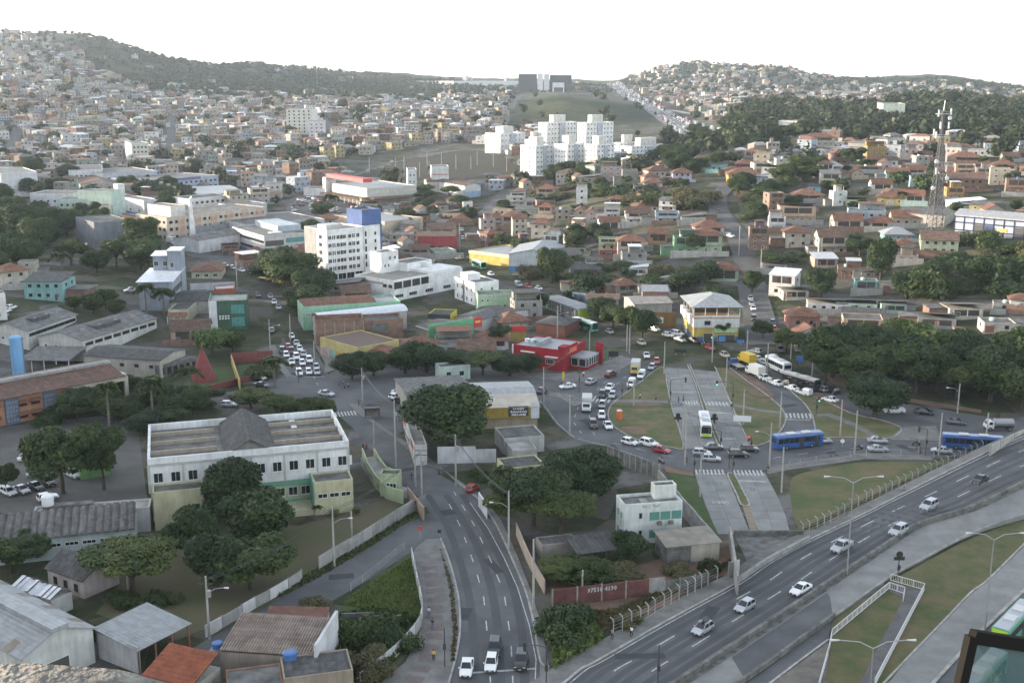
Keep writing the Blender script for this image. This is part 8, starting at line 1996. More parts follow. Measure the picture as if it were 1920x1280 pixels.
s.shed(R_METAL,.9,3.5,.3);s.box('wall',0,.3,0,s.W,-.3,3.9,paint((.36,.36,.37)));s.box('wall',0,s.L,s.W-.3,s.W,-.3,4.2,paint((.2,.2,.21)))
for i in range(4):s.box('post',s.L*i/3.05,s.L*i/3.05+.2,0,.2,-.3,3.5,paint((.3,.12,.1)))
s=House('old_house',(155,1082),(94,1056),(215,1052),3.6,'old pale pink gabled house under the flat topped tree','house');s.gable(paint((.46,.40,.38)),R_FIBRE_DARK,1.8,3.2,along='x');s.win('F',.8,.9,1.3,n=3,frame=FRAME_DARK)
s=House('derelict_shed',(134,1104),(96,1121),(60,1078),3.2,'derelict shed with half collapsed white and grey roof','shed');s.body(paint((.44,.44,.42)),2.8,None,0)
for i in range(9):
 y=s.W*i/9;mb=MB();j=random.uniform(-.25,.25);mb.add([(-.2,y,2.9+j),(s.L*.55,y,3.9+j),(s.L*.55,y+s.W/9-.05,3.9),(-.2,y+s.W/9-.05,2.9)],[(0,1,2,3)]);mb.build('roof_sheet',R_WHITE,s.root);mb=MB();mb.add([(s.L*.5,y,3.9-j),(s.L+.2,y,2.8-j),(s.L+.2,y+s.W/9-.1,2.9),(s.L*.5,y+s.W/9-.1,3.8)],[(0,1,2,3)]);mb.build('roof_sheet',R_FIBRE_DARK,s.root)
def tiled(lab,p0,p1,p2,h,rise,n,mat,wm,name='house',rag=0.0):
 s=House(name,p0,p1,p2,h,lab,'house');s.body(wm,h-.3,None,0);L,W=s.L,s.W
 for i in range(n):
  x=L*i/n;d=L/n*.92;mb=MB()
  for k in range(8):
   if rag and random.random()<rag:continue
   y0,y1=W*k/8-.3,W*(k+1)/8-.22;z0,z1=h+rise*k/8+.07,h+rise*(k+1)/8
   v=[]
   for y,z in((y0,z0),(y1,z1)):v+=[(x,y,z),(x+d*.25,y,z+.14),(x+d*.75,y,z+.14),(x+d,y,z)]
   mb.add(v,[(0,1,5,4),(1,2,6,5),(2,3,7,6),(0,3,2,1)])
  mb.build('tile_row',mat,s.root)
 MB().add([(0,-.2,h-.05),(L,-.2,h-.05),(L,W,h+rise-.05),(0,W,h+rise-.05)],[(0,1,2,3)]).build('roof_deck',surf('batten',(.09,.06,.045),.9,1,.4),s.root)
 return s
tiled('house with bright orange ribbed tile roof at the corner of the ledge',(268,1264),(355,1290),(313,1224),4.0,1.7,26,surf('orange_tile',(.30,.10,.055),.8,.8,.35),paint((.3,.28,.25)))
s=tiled('house with mottled beige old tile roof and missing tiles',(412,1217),(596,1219),(482,1164),4.2,1.2,34,surf('beige_tile',(.27,.22,.185),.9,.5,rgb2=(.17,.13,.11)),paint((.3,.26,.22)));s.box('gable_wall',s.L,s.L+.4,-.5,s.W+1,-.3,6.0,paint((.52,.52,.54)))
s.tank(-.9,1.5,3.6);s.box('tank_stand',-1.8,0,.6,2.4,-.3,3.6,CONCRETE)
s=House('lean_to',(497,1160),(610,1161),(510,1142),4.2,'narrow rust brown lean-to roof behind the mottled tile roof','shed');s.body(paint((.3,.26,.22)),4.0,None,0);s.shed(surf('rust_roof',(.15,.075,.055),.9,.6,.35),.5,4.1,.1)
s=House('brown_roof_house',(532,1272),(662,1254),(527,1231),4.4,'house with dark flat sheet roof and a blue tank on its corner','house');s.body(paint((.3,.25,.2)),4.4,R_FIBRE_DARK,.15);s.tank(1.2,s.W*.9,4.3,.9,1.1);s.body(BRICK,3.6,R_SLAB,.2,.2,-7,-.1,0,s.W,name='side_wall',rname='side_roof')
s=House('rubble_wall',(640,1150),(752,1147),(641,1145),2.0,'graffiti covered remains of a wall across the walled lot','wall');s.box('panel',0,s.L*.55,0,.3,-.3,2.0,CONCRETE_DARK);s.box('panel',s.L*.55,s.L,0,.3,-.3,1.5,CONCRETE_DARK);s.band('F',s.L*.6,s.L*.8,.3,1.2,surf('graffiti',(.2,.2,.36),.8,3,rgb2=(.35,.35,.34)),'graffiti',.01)
# walls and fences of panels and posts
def panel_wall(pts,h,mat,lab,step=3.0,name='panel_wall',t=.16,post=CONCRETE,sm=4,z=0.0,coping=None):
 q=[P(v.x,v.y,z)for v in smooth_line([(*p,0)for p in pts],sm)]
 o=empty(name,q[0],0,lab,'wall' if 'fence' not in name else 'fence');o0=q[0].copy();acc=[q[0]];d=0
 if sm==1:
  n_=max(1,round((q[-1]-q[0]).length/step));q=[q[0].lerp(q[-1],i/n_)for i in range(n_+1)];step=.01
 for a,b in zip(q,q[1:]):
  d+=(b-a).length
  if d>=step:acc.append(b);d=0
 for i,(a,b)in enumerate(zip(acc,acc[1:])):
  e=(b-a).normalized()*.06;mb=MB();j=random.uniform(-.05,.05)
  A,B_=a-o0+e,b-o0-e;A.z+=(h+j)/2-.1;B_.z+=(h+j)/2-.1
  mb.bar(A,B_,t,h+j+.2);mb.build('panel',mat[i%len(mat)]if isinstance(mat,(list,tuple))else mat,o)
  if post:mb=MB();mb.box(a.x-o0 .x-.12,a.x-o0 .x+.12,a.y-o0 .y-.12,a.y-o0 .y+.12,-.2,h+.12);mb.build('post',post,o)
 return o
wa=CONCRETE;wb=paint((.33,.33,.32))
panel_wall([(797,950),(771,962),(717,996),(680,1020),(624,1053),(578,1082)],2.4,[wa,wb,wa],'grey patched panel wall between the school yard and the branch street')
panel_wall([(566,1088),(530,1112),(480,1140),(430,1170),(385,1195)],1.9,[wb,paint((.55,.55,.55))],'low whitewashed panel wall along the lower branch street')
panel_wall([(772,1046),(784,1105),(792,1150),(785,1182),(752,1222),(720,1250),(675,1285)],1.9,[paint((.44,.44,.43)),wb],'curved white panel wall beside the paved footpath',2.4)
panel_wall([(968,1002),(980,1032),(995,1066),(1010,1092),(1024,1118)],2.3,paint((.38,.31,.25)),'buff wall curving along the avenue pavement',2.6,post=None)
s=panel_wall([(1036,1137),(1218,1116)],2.8,surf('brick_red_wall',(.135,.055,.05),.85,.7,.35),'dark red wall with white painted numbers and grey pillars',3.9,sm=1)
for t,k in(('97518 4190',.5),('99536-8117',.82)):
 a=P(1036,1137,0).lerp(P(1218,1116,0),k);lettering(t,1.0,WHITE_LINE,None,(a.x,a.y,1.75),math.atan2(P(1218,1116).y-P(1036,1137).y,P(1218,1116).x-P(1036,1137).x),.16,bold=.03).parent=None
for o in[o for o in C.objects if o.name.startswith('lettering')and o.parent is None]:
 mw_=o.matrix_local.copy();o.parent=s;o.matrix_local=Matrix.Translation(-s.location)@mw_
panel_wall([(1218,1116),(1246,1112)],2.8,CONCRETE,'bare grey end section of the dark red wall',4,sm=1);panel_wall([(1246,1112),(1330,1094)],2.0,CONCRETE_DARK,'low dark block wall beyond the dark red wall',3,sm=1)
s=panel_wall([(1366,1082),(1386,1076)],2.6,paint((.5,.5,.5)),'short white lettered wall end beside the expressway',4,sm=1)
panel_wall([(1856,852),(1900,830),(1960,803)],2.0,paint((.4,.39,.36)),'pale parapet where the expressway rises over the street',4,z=4.2)
def post_fence(bases,h,lab,zs=0.0,curved=True):
 q=[P(*b,zs)for b in bases];o=empty('post_fence',q[0],0,lab,'fence');o0=q[0].copy()
 for p in q:
  r=p-o0;mb=MB();mb.bar(r+Vector((0,0,-.3)),r+Vector((0,0,h*.82)),.14)
  if curved:mb.bar(r+Vector((0,0,h*.8)),r+Vector((-.18,.1,h*.93)),.13);mb.bar(r+Vector((-.17,.1,h*.92)),r+Vector((-.5,.3,h)),.12)
  mb.build('post',POLE_CONC,o)
 mb=MB()
 for z in[h*k for k in(.15,.35,.55,.75,.9)]:
  for a,b in zip(q,q[1:]):mb.bar(a-o0+Vector((0,0,z)),b-o0+Vector((0,0,z)),.025)
 mb.build('wire',STEEL,o)
post_fence([(1150,1190),(1167,1183),(1184,1174),(1201,1168),(1215,1161),(1228,1151),(1245,1141),(1258,1134),(1273,1125),(1289,1118),(1303,1111),(1315,1103),(1327,1098),(1345,1090)],2.7,'fence of white bent concrete posts beside the vacant lot')
post_fence([(1505,1004),(1517,1000),(1532,994),(1545,988),(1557,983),(1571,975),(1583,968),(1596,960),(1609,952),(1624,944),(1635,941),(1649,935),(1661,930),(1672,924),(1685,917),(1697,912),(1710,907),(1721,901),(1734,895),(1745,890),(1756,886),(1767,882),(1777,876),(1789,871),(1800,866),(1810,860),(1821,856),(1831,852),(1842,847)],2.6,'long fence of bent concrete posts along the parched field')
post_fence([(1480,874),(1500,872),(1530,867),(1562,863),(1594,858),(1624,854),(1656,853),(1689,854),(1722,855),(1750,857)],1.6,'low fence of thin posts between the field and the cross road',curved=False)
post_fence([(658,1107),(680,1092),(711,1068),(726,1055),(742,1042),(758,1030)],1.5,'row of dark wooden posts along the branch street lot',curved=False)
def rail(pts,lab,h=1.15,z=.1,n=8):
 q=[P(*p,z)for p in pts];o=empty('railing',q[0],0,lab,'railing');o0=q[0].copy();m=plain('rail_white',(.5,.5,.51),.5)
 for a,b in zip(q,q[1:]):
  mb=MB()
  for k in(.1,1.0):mb.bar(a-o0+Vector((0,0,h*k)),b-o0+Vector((0,0,h*k)),.08)
  mb.build('rail',m,o);L=(b-a).length;c=max(2,int(L/1.6))
  for i in range(c+1):r=a.lerp(b,i/c)-o0;mb=MB();mb.bar(r,r+Vector((0,0,h+.05)),.09);mb.build('post',m,o)
  mb=MB();c=int(L/.28)
  for i in range(c):r=a.lerp(b,(i+.5)/c)-o0;mb.bar(r+Vector((0,0,.12)),r+Vector((0,0,h)),.035)
  tag(mb.build('balusters',m,o),kind='stuff')
rail([(1667,1103),(1560,1192),(1553,1225),(1535,1290)],'white railing on the roadside edge of the sloping walkway')
rail([(1670,1088),(1733,1106),(1640,1285)],'white railing on the lawn side of the sloping walkway');rail([(1668,1104),(1696,1113),(1693,1127)],'short white railing at the turn of the walkway')
sheet('footpath',[(1672,1092),(1730,1107),(1700,1165),(1638,1285),(1610,1285),(1650,1205),(1680,1150),(1692,1118),(1668,1108)],.12,surf('path_grey',(.11,.105,.105),.9,.4,.3))
def barrier(pts,h,w,lab,m=CONCRETE_DARK):
 q=smooth_line(pts,5);p=[P(v.x,v.y,max(.06,v.z))for v in q];o=empty('crash_barrier',p[0],0,lab,'barrier');o0=p[0].copy();acc=[0]
 for i in range(1,len(p),2):
  mb=MB();strip([v-o0 for v in p[i-1:i+2]],w,-.1,h,mb);mb.build('segment',m,o)
barrier(HW_M[:11],.75,.5,'weathered concrete crash barrier between expressway and bus carriageway');barrier([(1375,1290,.1),(1440,1246,.1),(1500,1202,.1),(1564,1156,.1)],.7,.4,'stained concrete barrier along the lower side street');barrier([(1383,1092,.1),(1440,1053,.2),(1517,1012,.3)],.8,.5,'concrete barrier across the mouth of the bus lanes',CONCRETE);barrier(HW_R[4:12],.25,.3,'low kerb wall along the expressway verge',CONCRETE);barrier([(1376,1003,.0),(1440,1003,0),(1506,1003,0)],.9,.4,'dark parapet closing the ends of the bus lanes')
# paint on the roads
def dash(q,L_on,L_off,w,mat,name='lane_marking',z=.012):
 mb=MB();d=0;a0=None
 pts=[]
 for a,b in zip(q,q[1:]):
  n=max(1,int((b-a).length/.5));pts+=[a.lerp(b,i/n)for i in range(n)]
 on=[];s_=0
 for a,b in zip(pts,pts[1:]):
  s_+=(b-a).length
  if s_%(L_on+L_off)<L_on:
   t=(b-a).normalized();n=Vector((-t.y,t.x,0))*w/2;u=Vector((0,0,z));mb.quad(a-n+u,b-n+u,b+n+u,a+n+u)
 if mb.f:tag(mb.build(name,mat),kind='structure')
for k in(.30,.62):dash([a.lerp(b,k)for a,b in zip(hwA,hwB)],4,6,.2,WHITE_LINE)
dash([a.lerp(b,.05)for a,b in zip(hwA,hwB)],1,0,.15,WHITE_LINE);dash([a.lerp(b,.95)for a,b in zip(hwA,hwB)],1,0,.15,WHITE_LINE)
for l in([(920,1285),(915,1200),(907,1120),(890,1060),(865,990),(835,930)],[(962,1285),(958,1200),(945,1110),(920,1050),(890,985),(850,920)]):dash([P(*p,.03)for p in l],3,5,.18,WHITE_LINE)
for l in([(1003,1285),(1005,1235),(992,1170),(970,1100),(945,1045),(915,990),(880,940)],[(1083,822),(1140,836),(1215,862)],[(1172,741),(1150,760),(1146,785),(1158,803),(1190,824)]):dash([P(*p,.03)for p in l],1,0,.15,WHITE_LINE)
for l in([(1090,812),(1075,790),(1085,760),(1130,720),(1180,680)],[(1115,815),(1105,795),(1105,765),(1150,725),(1205,680)],[(1150,830),(1240,852),(1320,862)],[(1450,858),(1540,846),(1640,836),(1760,840)],[(1380,668),(1440,700),(1500,730),(1560,748)],[(1000,550),(1060,575),(1120,605),(1200,645)],[(640,800),(600,730),(580,690)],[(575,690),(545,620),(520,570)]):dash([P(*p,.03)for p in l],2.5,4,.16,WHITE_LINE)
def zebra(x0,y0,x1,y1,x2,y2,n,name='zebra_crossing'):
 """stripes between edge a-b and the parallel edge starting at c"""
 a,b,c=P(x0,y0,.055),P(x1,y1,.055),P(x2,y2,.055);o=None;d=c-a
 mb=MB()
 for i in range(n):
  p,q=a.lerp(b,i/n),a.lerp(b,(i+.5)/n);mb.quad(p,q,q+d,p+d)
 tag(mb.build(name,WHITE_LINE),kind='structure')
zebra(1305,889,1362,889,1303,880,8);zebra(1378,891,1436,891,1374,881,8);zebra(1281,758,1312,758,1279,751,6);zebra(1323,759,1371,761,1319,752,7);zebra(1095,750,1145,755,1102,740,7);zebra(1474,783,1526,784,1472,774,7);zebra(630,781,672,777,626,773,7);zebra(1243,640,1290,652,1250,634,7)
zebra(1330,773,1383,775,1329.5,772,.5 and 1);
for x0,y0,x1,y1 in((550,706,612,706),(1376,900,1442,903),(1329,773,1376,775),(1260,734,1303,735),(865,1262,1012,1252),(1472,786,1524,787)):
 a,b=P(x0,y0,.06),P(x1,y1,.06);dash([a,b],99,0,.45,WHITE_LINE,'stop_line')
for t,x,y,w_,m in(('ÔNIBUS',1340,903,3.0,BLUE_LINE),('ÔNIBUS',1350,938,3.2,WHITE_LINE),('ÔNIBUS',1269,707,3.0,WHITE_LINE),('ÔNIBUS',1366,820,3.0,WHITE_LINE),('SÓ',1378,834,3.0,BLUE_LINE),('SÓ',1318,835,3.0,BLUE_LINE),('SÓ',1410,914,3.0,TRIM)):
 p=P(x,y,.06);o=lettering(t,1.5,m,None,(0,0,0),0,0,flat=True,name='road_lettering');o.matrix_local=Matrix.Translation(p)@Matrix.Rotation(math.pi-math.atan2(p.x,p.y)+.1,4,'Z')@Matrix.Diagonal((.62,1.5,1,1));tag(o,kind='structure')
pv=surf('rose_paver',(.145,.118,.112),.9,.8,.2);pg=surf('buff_line',(.24,.21,.12),.9,.8,.2)
pl=[P(*p,0)for p in smooth_line([(814,1062,0),(818,1100,0),(822,1150,0),(818,1200,0),(800,1245,0),(770,1285,0)],6)]if False else[P(v.x,v.y,0)for v in smooth_line([(804,1062,0),(812,1100,0),(817,1150,0),(813,1200,0),(796,1245,0),(770,1285,0)],6)]
dash(pl,1.8,1.2,2.4,pv,'paver_band',.128)
tm=surf('tyre_worn_asphalt',(.050,.051,.054),.8,.12,rgb2=(.062,.063,.067),detail=8)
for k in(.10,.22,.40,.53,.72,.85):dash([a.lerp(b,k)for a,b in zip(hwA,hwB)],1,0,1.0,tm,'tyre_track',.006)
for l in([(890,1285),(888,1200),(880,1120),(862,1050),(838,985),(800,925)],[(938,1285),(935,1200),(925,1120),(905,1050),(875,985),(835,925)],[(985,1285),(980,1200),(967,1120),(940,1050),(905,985),(865,925)]):dash([P(*p,.022)for p in smooth_line([(*q,0)for q in l],5)for p in[(p[0],p[1])]]if False else[P(v.x,v.y,.022)for v in smooth_line([(*q,0)for q in l],5)],1,0,1.3,tm,'tyre_track',.008)
pt=surf('asphalt_repair',(.045,.046,.05),.9,.5,.2);rq=random.Random(12)
for x,y,w_,l_ in[(870,1150,2,4),(925,1060,1.5,6),(840,960,2.5,3),(760,880,2,5),(1200,1230,1.5,7),(1330,1150,2,5),(1480,1060,1.6,6),(1620,1000,1.6,6),(1100,790,2.5,4),(1150,840,2,5),(1560,850,2,6),(1700,840,2,5),(1480,760,1.8,4),(570,640,2,4),(545,700,2,3),(700,760,2,4),(640,1080,2,4),(1420,690,2,4)]:
 c=P(x,y,.034 if y<1290 else.1);c.z=.034 if not(x>1050 and y>960)else.118;t=rq.uniform(0,3);u=Vector((math.cos(t),math.sin(t),0));v=Vector((-u.y,u.x,0));tag(MB().quad(c-u*l_/2-v*w_/2,c+u*l_/2-v*w_/2,c+u*l_/2+v*w_/2,c-u*l_/2+v*w_/2).build('asphalt_repair',pt),kind='structure')
# poles, lamps, signals, signs
def pole(x,yb,yt,lab,kind='concrete',arm=0,cross=False,z=0.0):
 p=P(x,yb,z)if yb>560 else at(x,yb);s_=ppm(p);h=(yb-yt)/s_/math.cos(math.atan2(H-p.z,p.y))*1.02
 o=empty('utility_pole' if kind=='concrete' else 'street_lamp',p,0,lab,'pole' if kind=='concrete' else 'street lamp')
 MB().tube([(0,0,-.3),(0,0,h)],[.2,.13],8).build('shaft',POLE_CONC if kind=='concrete' else STEEL,o)
 if cross:
  for k in(.97,.88):MB().bar((-1.1,0,h*k),(1.1,0,h*k),.12).build('crossarm',BARK,o)
  MB().tube([(.35,-.1,h*.68),(.35,-.1,h*.78)],.32,8).build('transformer',STEEL,o)
 if arm:
  k=.72 if kind=='concrete' else 1.0;d=2.6*arm
  a=MB();a.tube([(0,0,h*k),(d*.5,-.2,h*k+.9),(d,-.3,h*k+1.1)],.05,5);a.build('arm',STEEL,o);a=MB();a.tube([(d,-.3,h*k+1.1),(d*1.25,-.35,h*k+1.1)],[.1,.16],6);a.build('lamp_head',plain('lamp_head',(.5,.5,.5),.4),o)
 POLES.append((p,h));return o,h
POLES=[]
for r in[(680,757,691,'beside the bus shelter',0,1),(702,848,788,'on the kerb before the gatehouse',0,0),(742,876,755,'tall, on the pavement of the shop row',0,0),(779,913,838,'first of a pair at the avenue bend',0,0),(791,935,845,'with transformer, second of the pair at the bend',0,1),(855,910,818,'with wires on the whitewashed wall corner',0,1),(393,1198,1087,'with crossarms on the branch street',1,1),(627,1063,955,'by the grey panel wall of the school yard',1,0),(954,1033,925,'on the avenue pavement by the flat topped tree',-1,0),(1000,1143,1018,'bare, on the lower avenue pavement',0,0),(1019,761,690,'by the garage corner',0,0),(1068,816,744,'on the outer kerb of the roundabout',0,0),(1188,761,712,'on the roundabout lawn footpath',0,0),(1245,701,642,'at the top of the left bus lane',0,0),(1280,829,756,'thinner of two on the bus lane edge',0,0),(1284,873,772,'taller of two on the bus lane edge',0,0),(1312,931,850,'on the green strip by the lower bus lane',0,0),(1335,681,618,'before the corner building',0,0),(1361,728,668,'on the parched lawn',0,0),(1393,796,732,'behind the white billboard',0,0),(1462,803,736,'by the turning lane',0,0),(1575,817,751,'on the small eastern lawn',0,0),(1602,853,772,'on the cross road kerb',0,0),(1760,853,776,'by the second blue bus',0,0),(1847,841,776,'at the foot of the rising expressway',0,0),(1465,923,841,'at the corner of the parched field',0,0),(1442,882,795,'with lamp arm at the crossing',-1,0),(1522,713,652,'under the big wood',0,0),(1482,679,644,'by the blue direction sign',0,0),(1175,661,610,'one of two by the median tip',0,0),(1180,664,611,'two of two by the median tip',0,0),(1045,640,575,'by the red restaurant',1,0),(1105,668,620,'on the avenue pavement opposite the bus',0,0),(1438,700,645,'among cars in the jam',0,0),(1400,670,620,'at the crowd by the tow truck',0,0),(1795,775,720,'in the shade of the wood',-1,0),(862,470,420,'at the upper junction',0,0),(910,470,430,'by the filling station',0,0),(1385,480,425,'on the steep street kerb',0,0),(1426,510,468,'with lime banner on the hill street',0,0),(1385,350,325,'at the top of the steep street',0,0),(507,660,600,'by the avenue queue',1,0),(545,640,590,'on the pavement by the green hall',0,0),(330,505,455,'by the avenue bend wall',0,0),(445,540,490,'behind the green cube',0,0),(660,1010,960,'slender, inside the school yard',0,0),(590,690,640,'by the corner bar',0,0),(240,1105,1070,'small, in the derelict yard',0,0),(1092,1110,1070,'black, in the vacant lot',0,0)]:
 pole(r[0],r[1],r[2],'concrete pole '+r[3],arm=r[4],cross=bool(r[5]))
rp=random.Random(9)
for i,(x,y,t)in enumerate([(595,165,110),(716,160,130),(41,68,22)]):
 o,h=pole(x,y,t,('slender banded antenna mast over the hillside town','thin antenna mast further along the skyline','lattice antenna on the wooded summit')[i],'x');o.name='antenna_mast';o['category']='antenna mast'
for i,(x,y,t)in enumerate([(693,325,295),(742,330,297),(758,330,294),(787,333,305),(801,312,287),(828,322,287),(855,318,290),(883,318,294),(895,310,284),(925,313,290),(950,322,295),(805,328,303)]):
 o,h=pole(x,y,t,'tall floodlight pole on the bare slope '+('%s'%('at its western end','second from the west','close to the second','behind the slim white tower','high by the road','upper middle of the slope','in the middle','right of the square tower','near the low apartment block','by the grove','at its eastern end','lowest of all')[i].replace('right','east')),'x')
def double_lamp(x,yb,top,e1,e2,lab,z=.1):
 p=P(x,yb,z);s_=ppm(p);h=(yb-top)/s_/math.cos(math.atan2(H,p.y))*1.04
 o=empty('street_lamp',p,0,lab,'street lamp');MB().tube([(0,0,0),(0,0,h)],[.14,.08],8).build('shaft',STEEL,o)
 for e in(e1,e2):
  v=Vector((e,0,0));a=MB();a.tube([(0,0,h-.1),(e*.35,0,h+.75),(e*.9,0,h+1.0)],.06,6);a.build('arm',STEEL,o);a=MB();a.tube([(e*.88,0,h+1.0),(e*1.12,0,h+.98)],[.08,.17],6);a.build('lamp_head',plain('lamp_head',(.5,.5,.5),.4),o)
double_lamp(1588,1076,917,-4.2,4.2,'tall twin armed lamp post on the expressway median')
double_lamp(1846,1185,1026,-3.6,4.0,'tall twin armed lamp post beside the concrete side road')
double_lamp(1623,1400,1235,-4.6,4.4,'twin armed lamp post rising from below the picture beside the walkway')
def head(o,x,z,n=3,on=None,y=0):
 mb=MB();mb.box(x-.2,x+.2,y-.18,y+.1,z-n*.2,z+n*.2);mb.build('signal_head',TRIM,o)
 for k in range(n):
  m={('r',0):plain('lit_red',(.6,.02,.02),.4,emit=((1,.05,.03),1.2)),('g',2):plain('lit_green',(.05,.6,.3),.4,emit=((.2,1,.6),.8))}.get((on,k),FRAME_DARK)
  mb=MB();zz=z+n*.2-.2-k*.4;mb.tube([(x,y-.18,zz),(x,y-.24,zz)],.13,8);mb.build('lens',m,o)
def signal(x,yb,yt,lab,arm=0,on=None,extra=None,z=.05):
 p=P(x,yb,z);h=(yb-yt)/ppm(p)/math.cos(math.atan2(H,p.y));o=empty('traffic_light',p,0,lab,'traffic light');m=plain('signal_pole',(.05,.05,.055),.5)
 MB().tube([(0,0,0),(0,0,h)],.09,7).build('pole',m,o)
 if arm:MB().tube([(0,0,h-.1),(arm*.5,0,h+.25),(arm,0,h+.3)],.07,6).build('arm',m,o);head(o,arm,h,3,on)
 head(o,.0,h*.55,2,None,-.2)
 if extra=='round':mb=MB();mb.tube([(0,-.1,h+.5),(0,0,h+.5)],.55,12);mb.build('round_board',TRIM,o);mb=MB();mb.box(-.85,.85,-.1,.0,h-.5,h+.1);mb.build('signal_board',TRIM,o)
 return o
signal(1024,1296,1216,'signal with a dark arm reaching over the avenue stop line',-2.8);signal(1233,1300,1213,'slim black signal post on the expressway edge');signal(1256,766,712,'signal arm over the left bus lane by the zebra',3.6);signal(1373,768,718,'signal with a lit green lamp reaching over the right bus lane',-4,'g');signal(1271,790,782,'round black bus signal board on the left lane edge',extra='round');signal(1339,795,783,'round black bus signal board on the median',extra='round');signal(1351,842,808,'signal on the median tip beside the lime bus',-2.6);signal(1408,838,822,'signal showing red at the right bus lane',-.6,'r');signal(1301,888,850,'slim signal post at the lower crossing');signal(1367,878,835,'signal post on the small traffic island');signal(1374,890,850,'lower signal post beside the median lawn');signal(1166,748,718,'slim signal post at the roundabout zebra');signal(1086,735,692,'black signal post on the paved triangle');signal(1530,780,748,'signal with a lit green lamp on the eastern lawn',.5,'g');signal(1330,660,630,'signal with white lamp before the corner building',.5,'g');signal(560,718,685,'signal at the head of the avenue queue',-1.5);signal(1683,1084,1045,'round black signal board on the walkway corner',extra='round');signal(834,1250,1180,'slim dark signal post on the paved footpath');signal(1735,855,805,'bent dark signal pole on the cross road',-1.8);signal(1466,893,850,'dark signal post by the field corner')
def sign(x,yb,yt,w,h,mat,lab,txt=None,tm=None,cat='sign',round_=False,name='street_sign',posts=1):
 p=P(x,yb,.1)if yb>560 else at(x,yb);H_=(yb-yt)/ppm(p)/math.cos(math.atan2(H-p.z,p.y));o=empty(name,p,-math.atan2(p.x,p.y),lab,cat)
 for k in range(posts):xx=0 if posts==1 else(-w*.35 if k==0 else w*.35);MB().tube([(xx,.06,-.2),(xx,.06,H_)],.07,6).build('post',STEEL,o)
 mb=MB()
 if round_:mb.tube([(0,-.04,H_-h/2),(0,.0,H_-h/2)],w/2,14)
 else:mb.box(-w/2,w/2,-.05,0,H_-h,H_)
 mb.build('board',mat,o)
 if txt:lettering(txt,h*.42,tm,o,(0,-.05,H_-h*.62),0,.015,bold=.01)
sgn_blue=plain('sign_blue',(.04,.16,.42),.6);wl_=plain('letter_white',(.75,.75,.75));sgn_red=plain('sign_red',(.45,.03,.03),.6);wh_=plain('sign_white',(.6,.6,.6))
sign(1391,800,779,4.0,1.4,wh_,'white billboard with a round emblem before the right lawn');sign(1499,690,667,1.9,1.7,sgn_blue,'blue direction sign at the wood edge');sign(1388,655,637,2.2,.9,sgn_blue,'small blue sign by the corner building');sign(1275,668,655,3.4,1.0,TRIM,'black back of a road sign across the bus lanes',posts=2);sign(1150,676,658,2.8,1.6,TRIM,'black back of a road sign by the red pylon',posts=2);sign(788,1012,986,.8,.8,sgn_red,'red round sign at the tip of the footpath',round_=True);sign(824,1006,992,.7,.7,TRIM,'black back of a round sign at the tip of the footpath',round_=True);sign(1056,720,697,.7,2.2,plain('totem_yellow',(.45,.36,.05)),'thin yellow banner by the garage lawn');sign(1579,838,822,.9,1.1,wh_,'small round white sign on the cross road',round_=True);sign(745,790,772,1.6,.8,plain('sign_pale',(.4,.46,.55)),'pale blue shop sign by the row of shops');sign(1434,470,464,1.8,.5,CC['lime'],'lime green banner on the hill street')
p=P(1161.5,786,.12);o=empty('portable_toilet',p,.3,'orange portable toilet on the roundabout lawn','toilet cabin');og=plain('cabin_orange',(.46,.10,.03),.5);MB().box(-.55,.55,-.55,.55,0,2.15).build('cabin',og,o);MB().add([(-.6,-.6,2.15),(.6,-.6,2.15),(.6,.6,2.15),(-.6,.6,2.15),(-.35,-.35,2.4),(.35,-.35,2.4),(.35,.35,2.4),(-.35,.35,2.4)],[(4,5,6,7),(0,1,5,4),(1,2,6,5),(2,3,7,6),(3,0,4,7)]).build('roof',plain('cabin_pale',(.55,.45,.4)),o);MB().box(-.4,.4,-.58,-.55,.1,1.95).build('door',plain('cabin_door',(.5,.14,.05)),o)
p=P(698,782,.12);o=empty('bus_shelter',p,.25,'small glass bus shelter on the paved island of the avenue','bus shelter')
for x in(-1.7,1.7):MB().box(x-.06,x+.06,-.5,.5,0,2.3).build('frame',FRAME_DARK,o)
MB().box(-1.9,1.9,-.8,.8,2.3,2.45).build('roof',FRAME_DARK,o);MB().box(-1.6,1.6,.4,.45,.3,2.1).build('pane',MATS['station_glass'],o);MB().box(-1.4,1.4,.0,.35,.4,.48).build('bench',STEEL,o)
s=House('utility_kiosk',(150,872),(192,856),(162,852),3.2,'bright green little kiosk in the school car park','kiosk');s.body(paint((.18,.34,.14)),3.2,R_SLAB,.1)
s=House('gate',(897,925),(911,948),(905,922),2.6,'white framed gate beside the parked red car','gate');s.box('frame',0,.3,0,.15,0,2.7,wh_);s.box('frame',s.L-.3,s.L,0,.15,0,2.7,wh_);s.box('lintel',0,s.L,0,.15,2.7,2.95,wh_);s.box('leaf',.4,s.L-.4,.03,.1,.1,2.6,paint((.5,.5,.5)))
MSTEEL=plain('mast_steel',(.07,.07,.073),.7)
p=at(1751,430);s_=ppm(p);h=(430-212)/s_;o=empty('radio_mast',p,.2,'tall steel lattice telecom mast with dishes and antennas above the hill houses','mast');b0,b1=2.3,.42
def mw2(t):return b0+(b1-b0)*min(1,t/.85)
N_=22
for sx in(-1,1):
 for sy in(-1,1):MB().tube([(sx*mw2(t)/1.0,sy*mw2(t),h*t)for t in(0,.85,1)],.17,5).build('leg',MSTEEL,o)
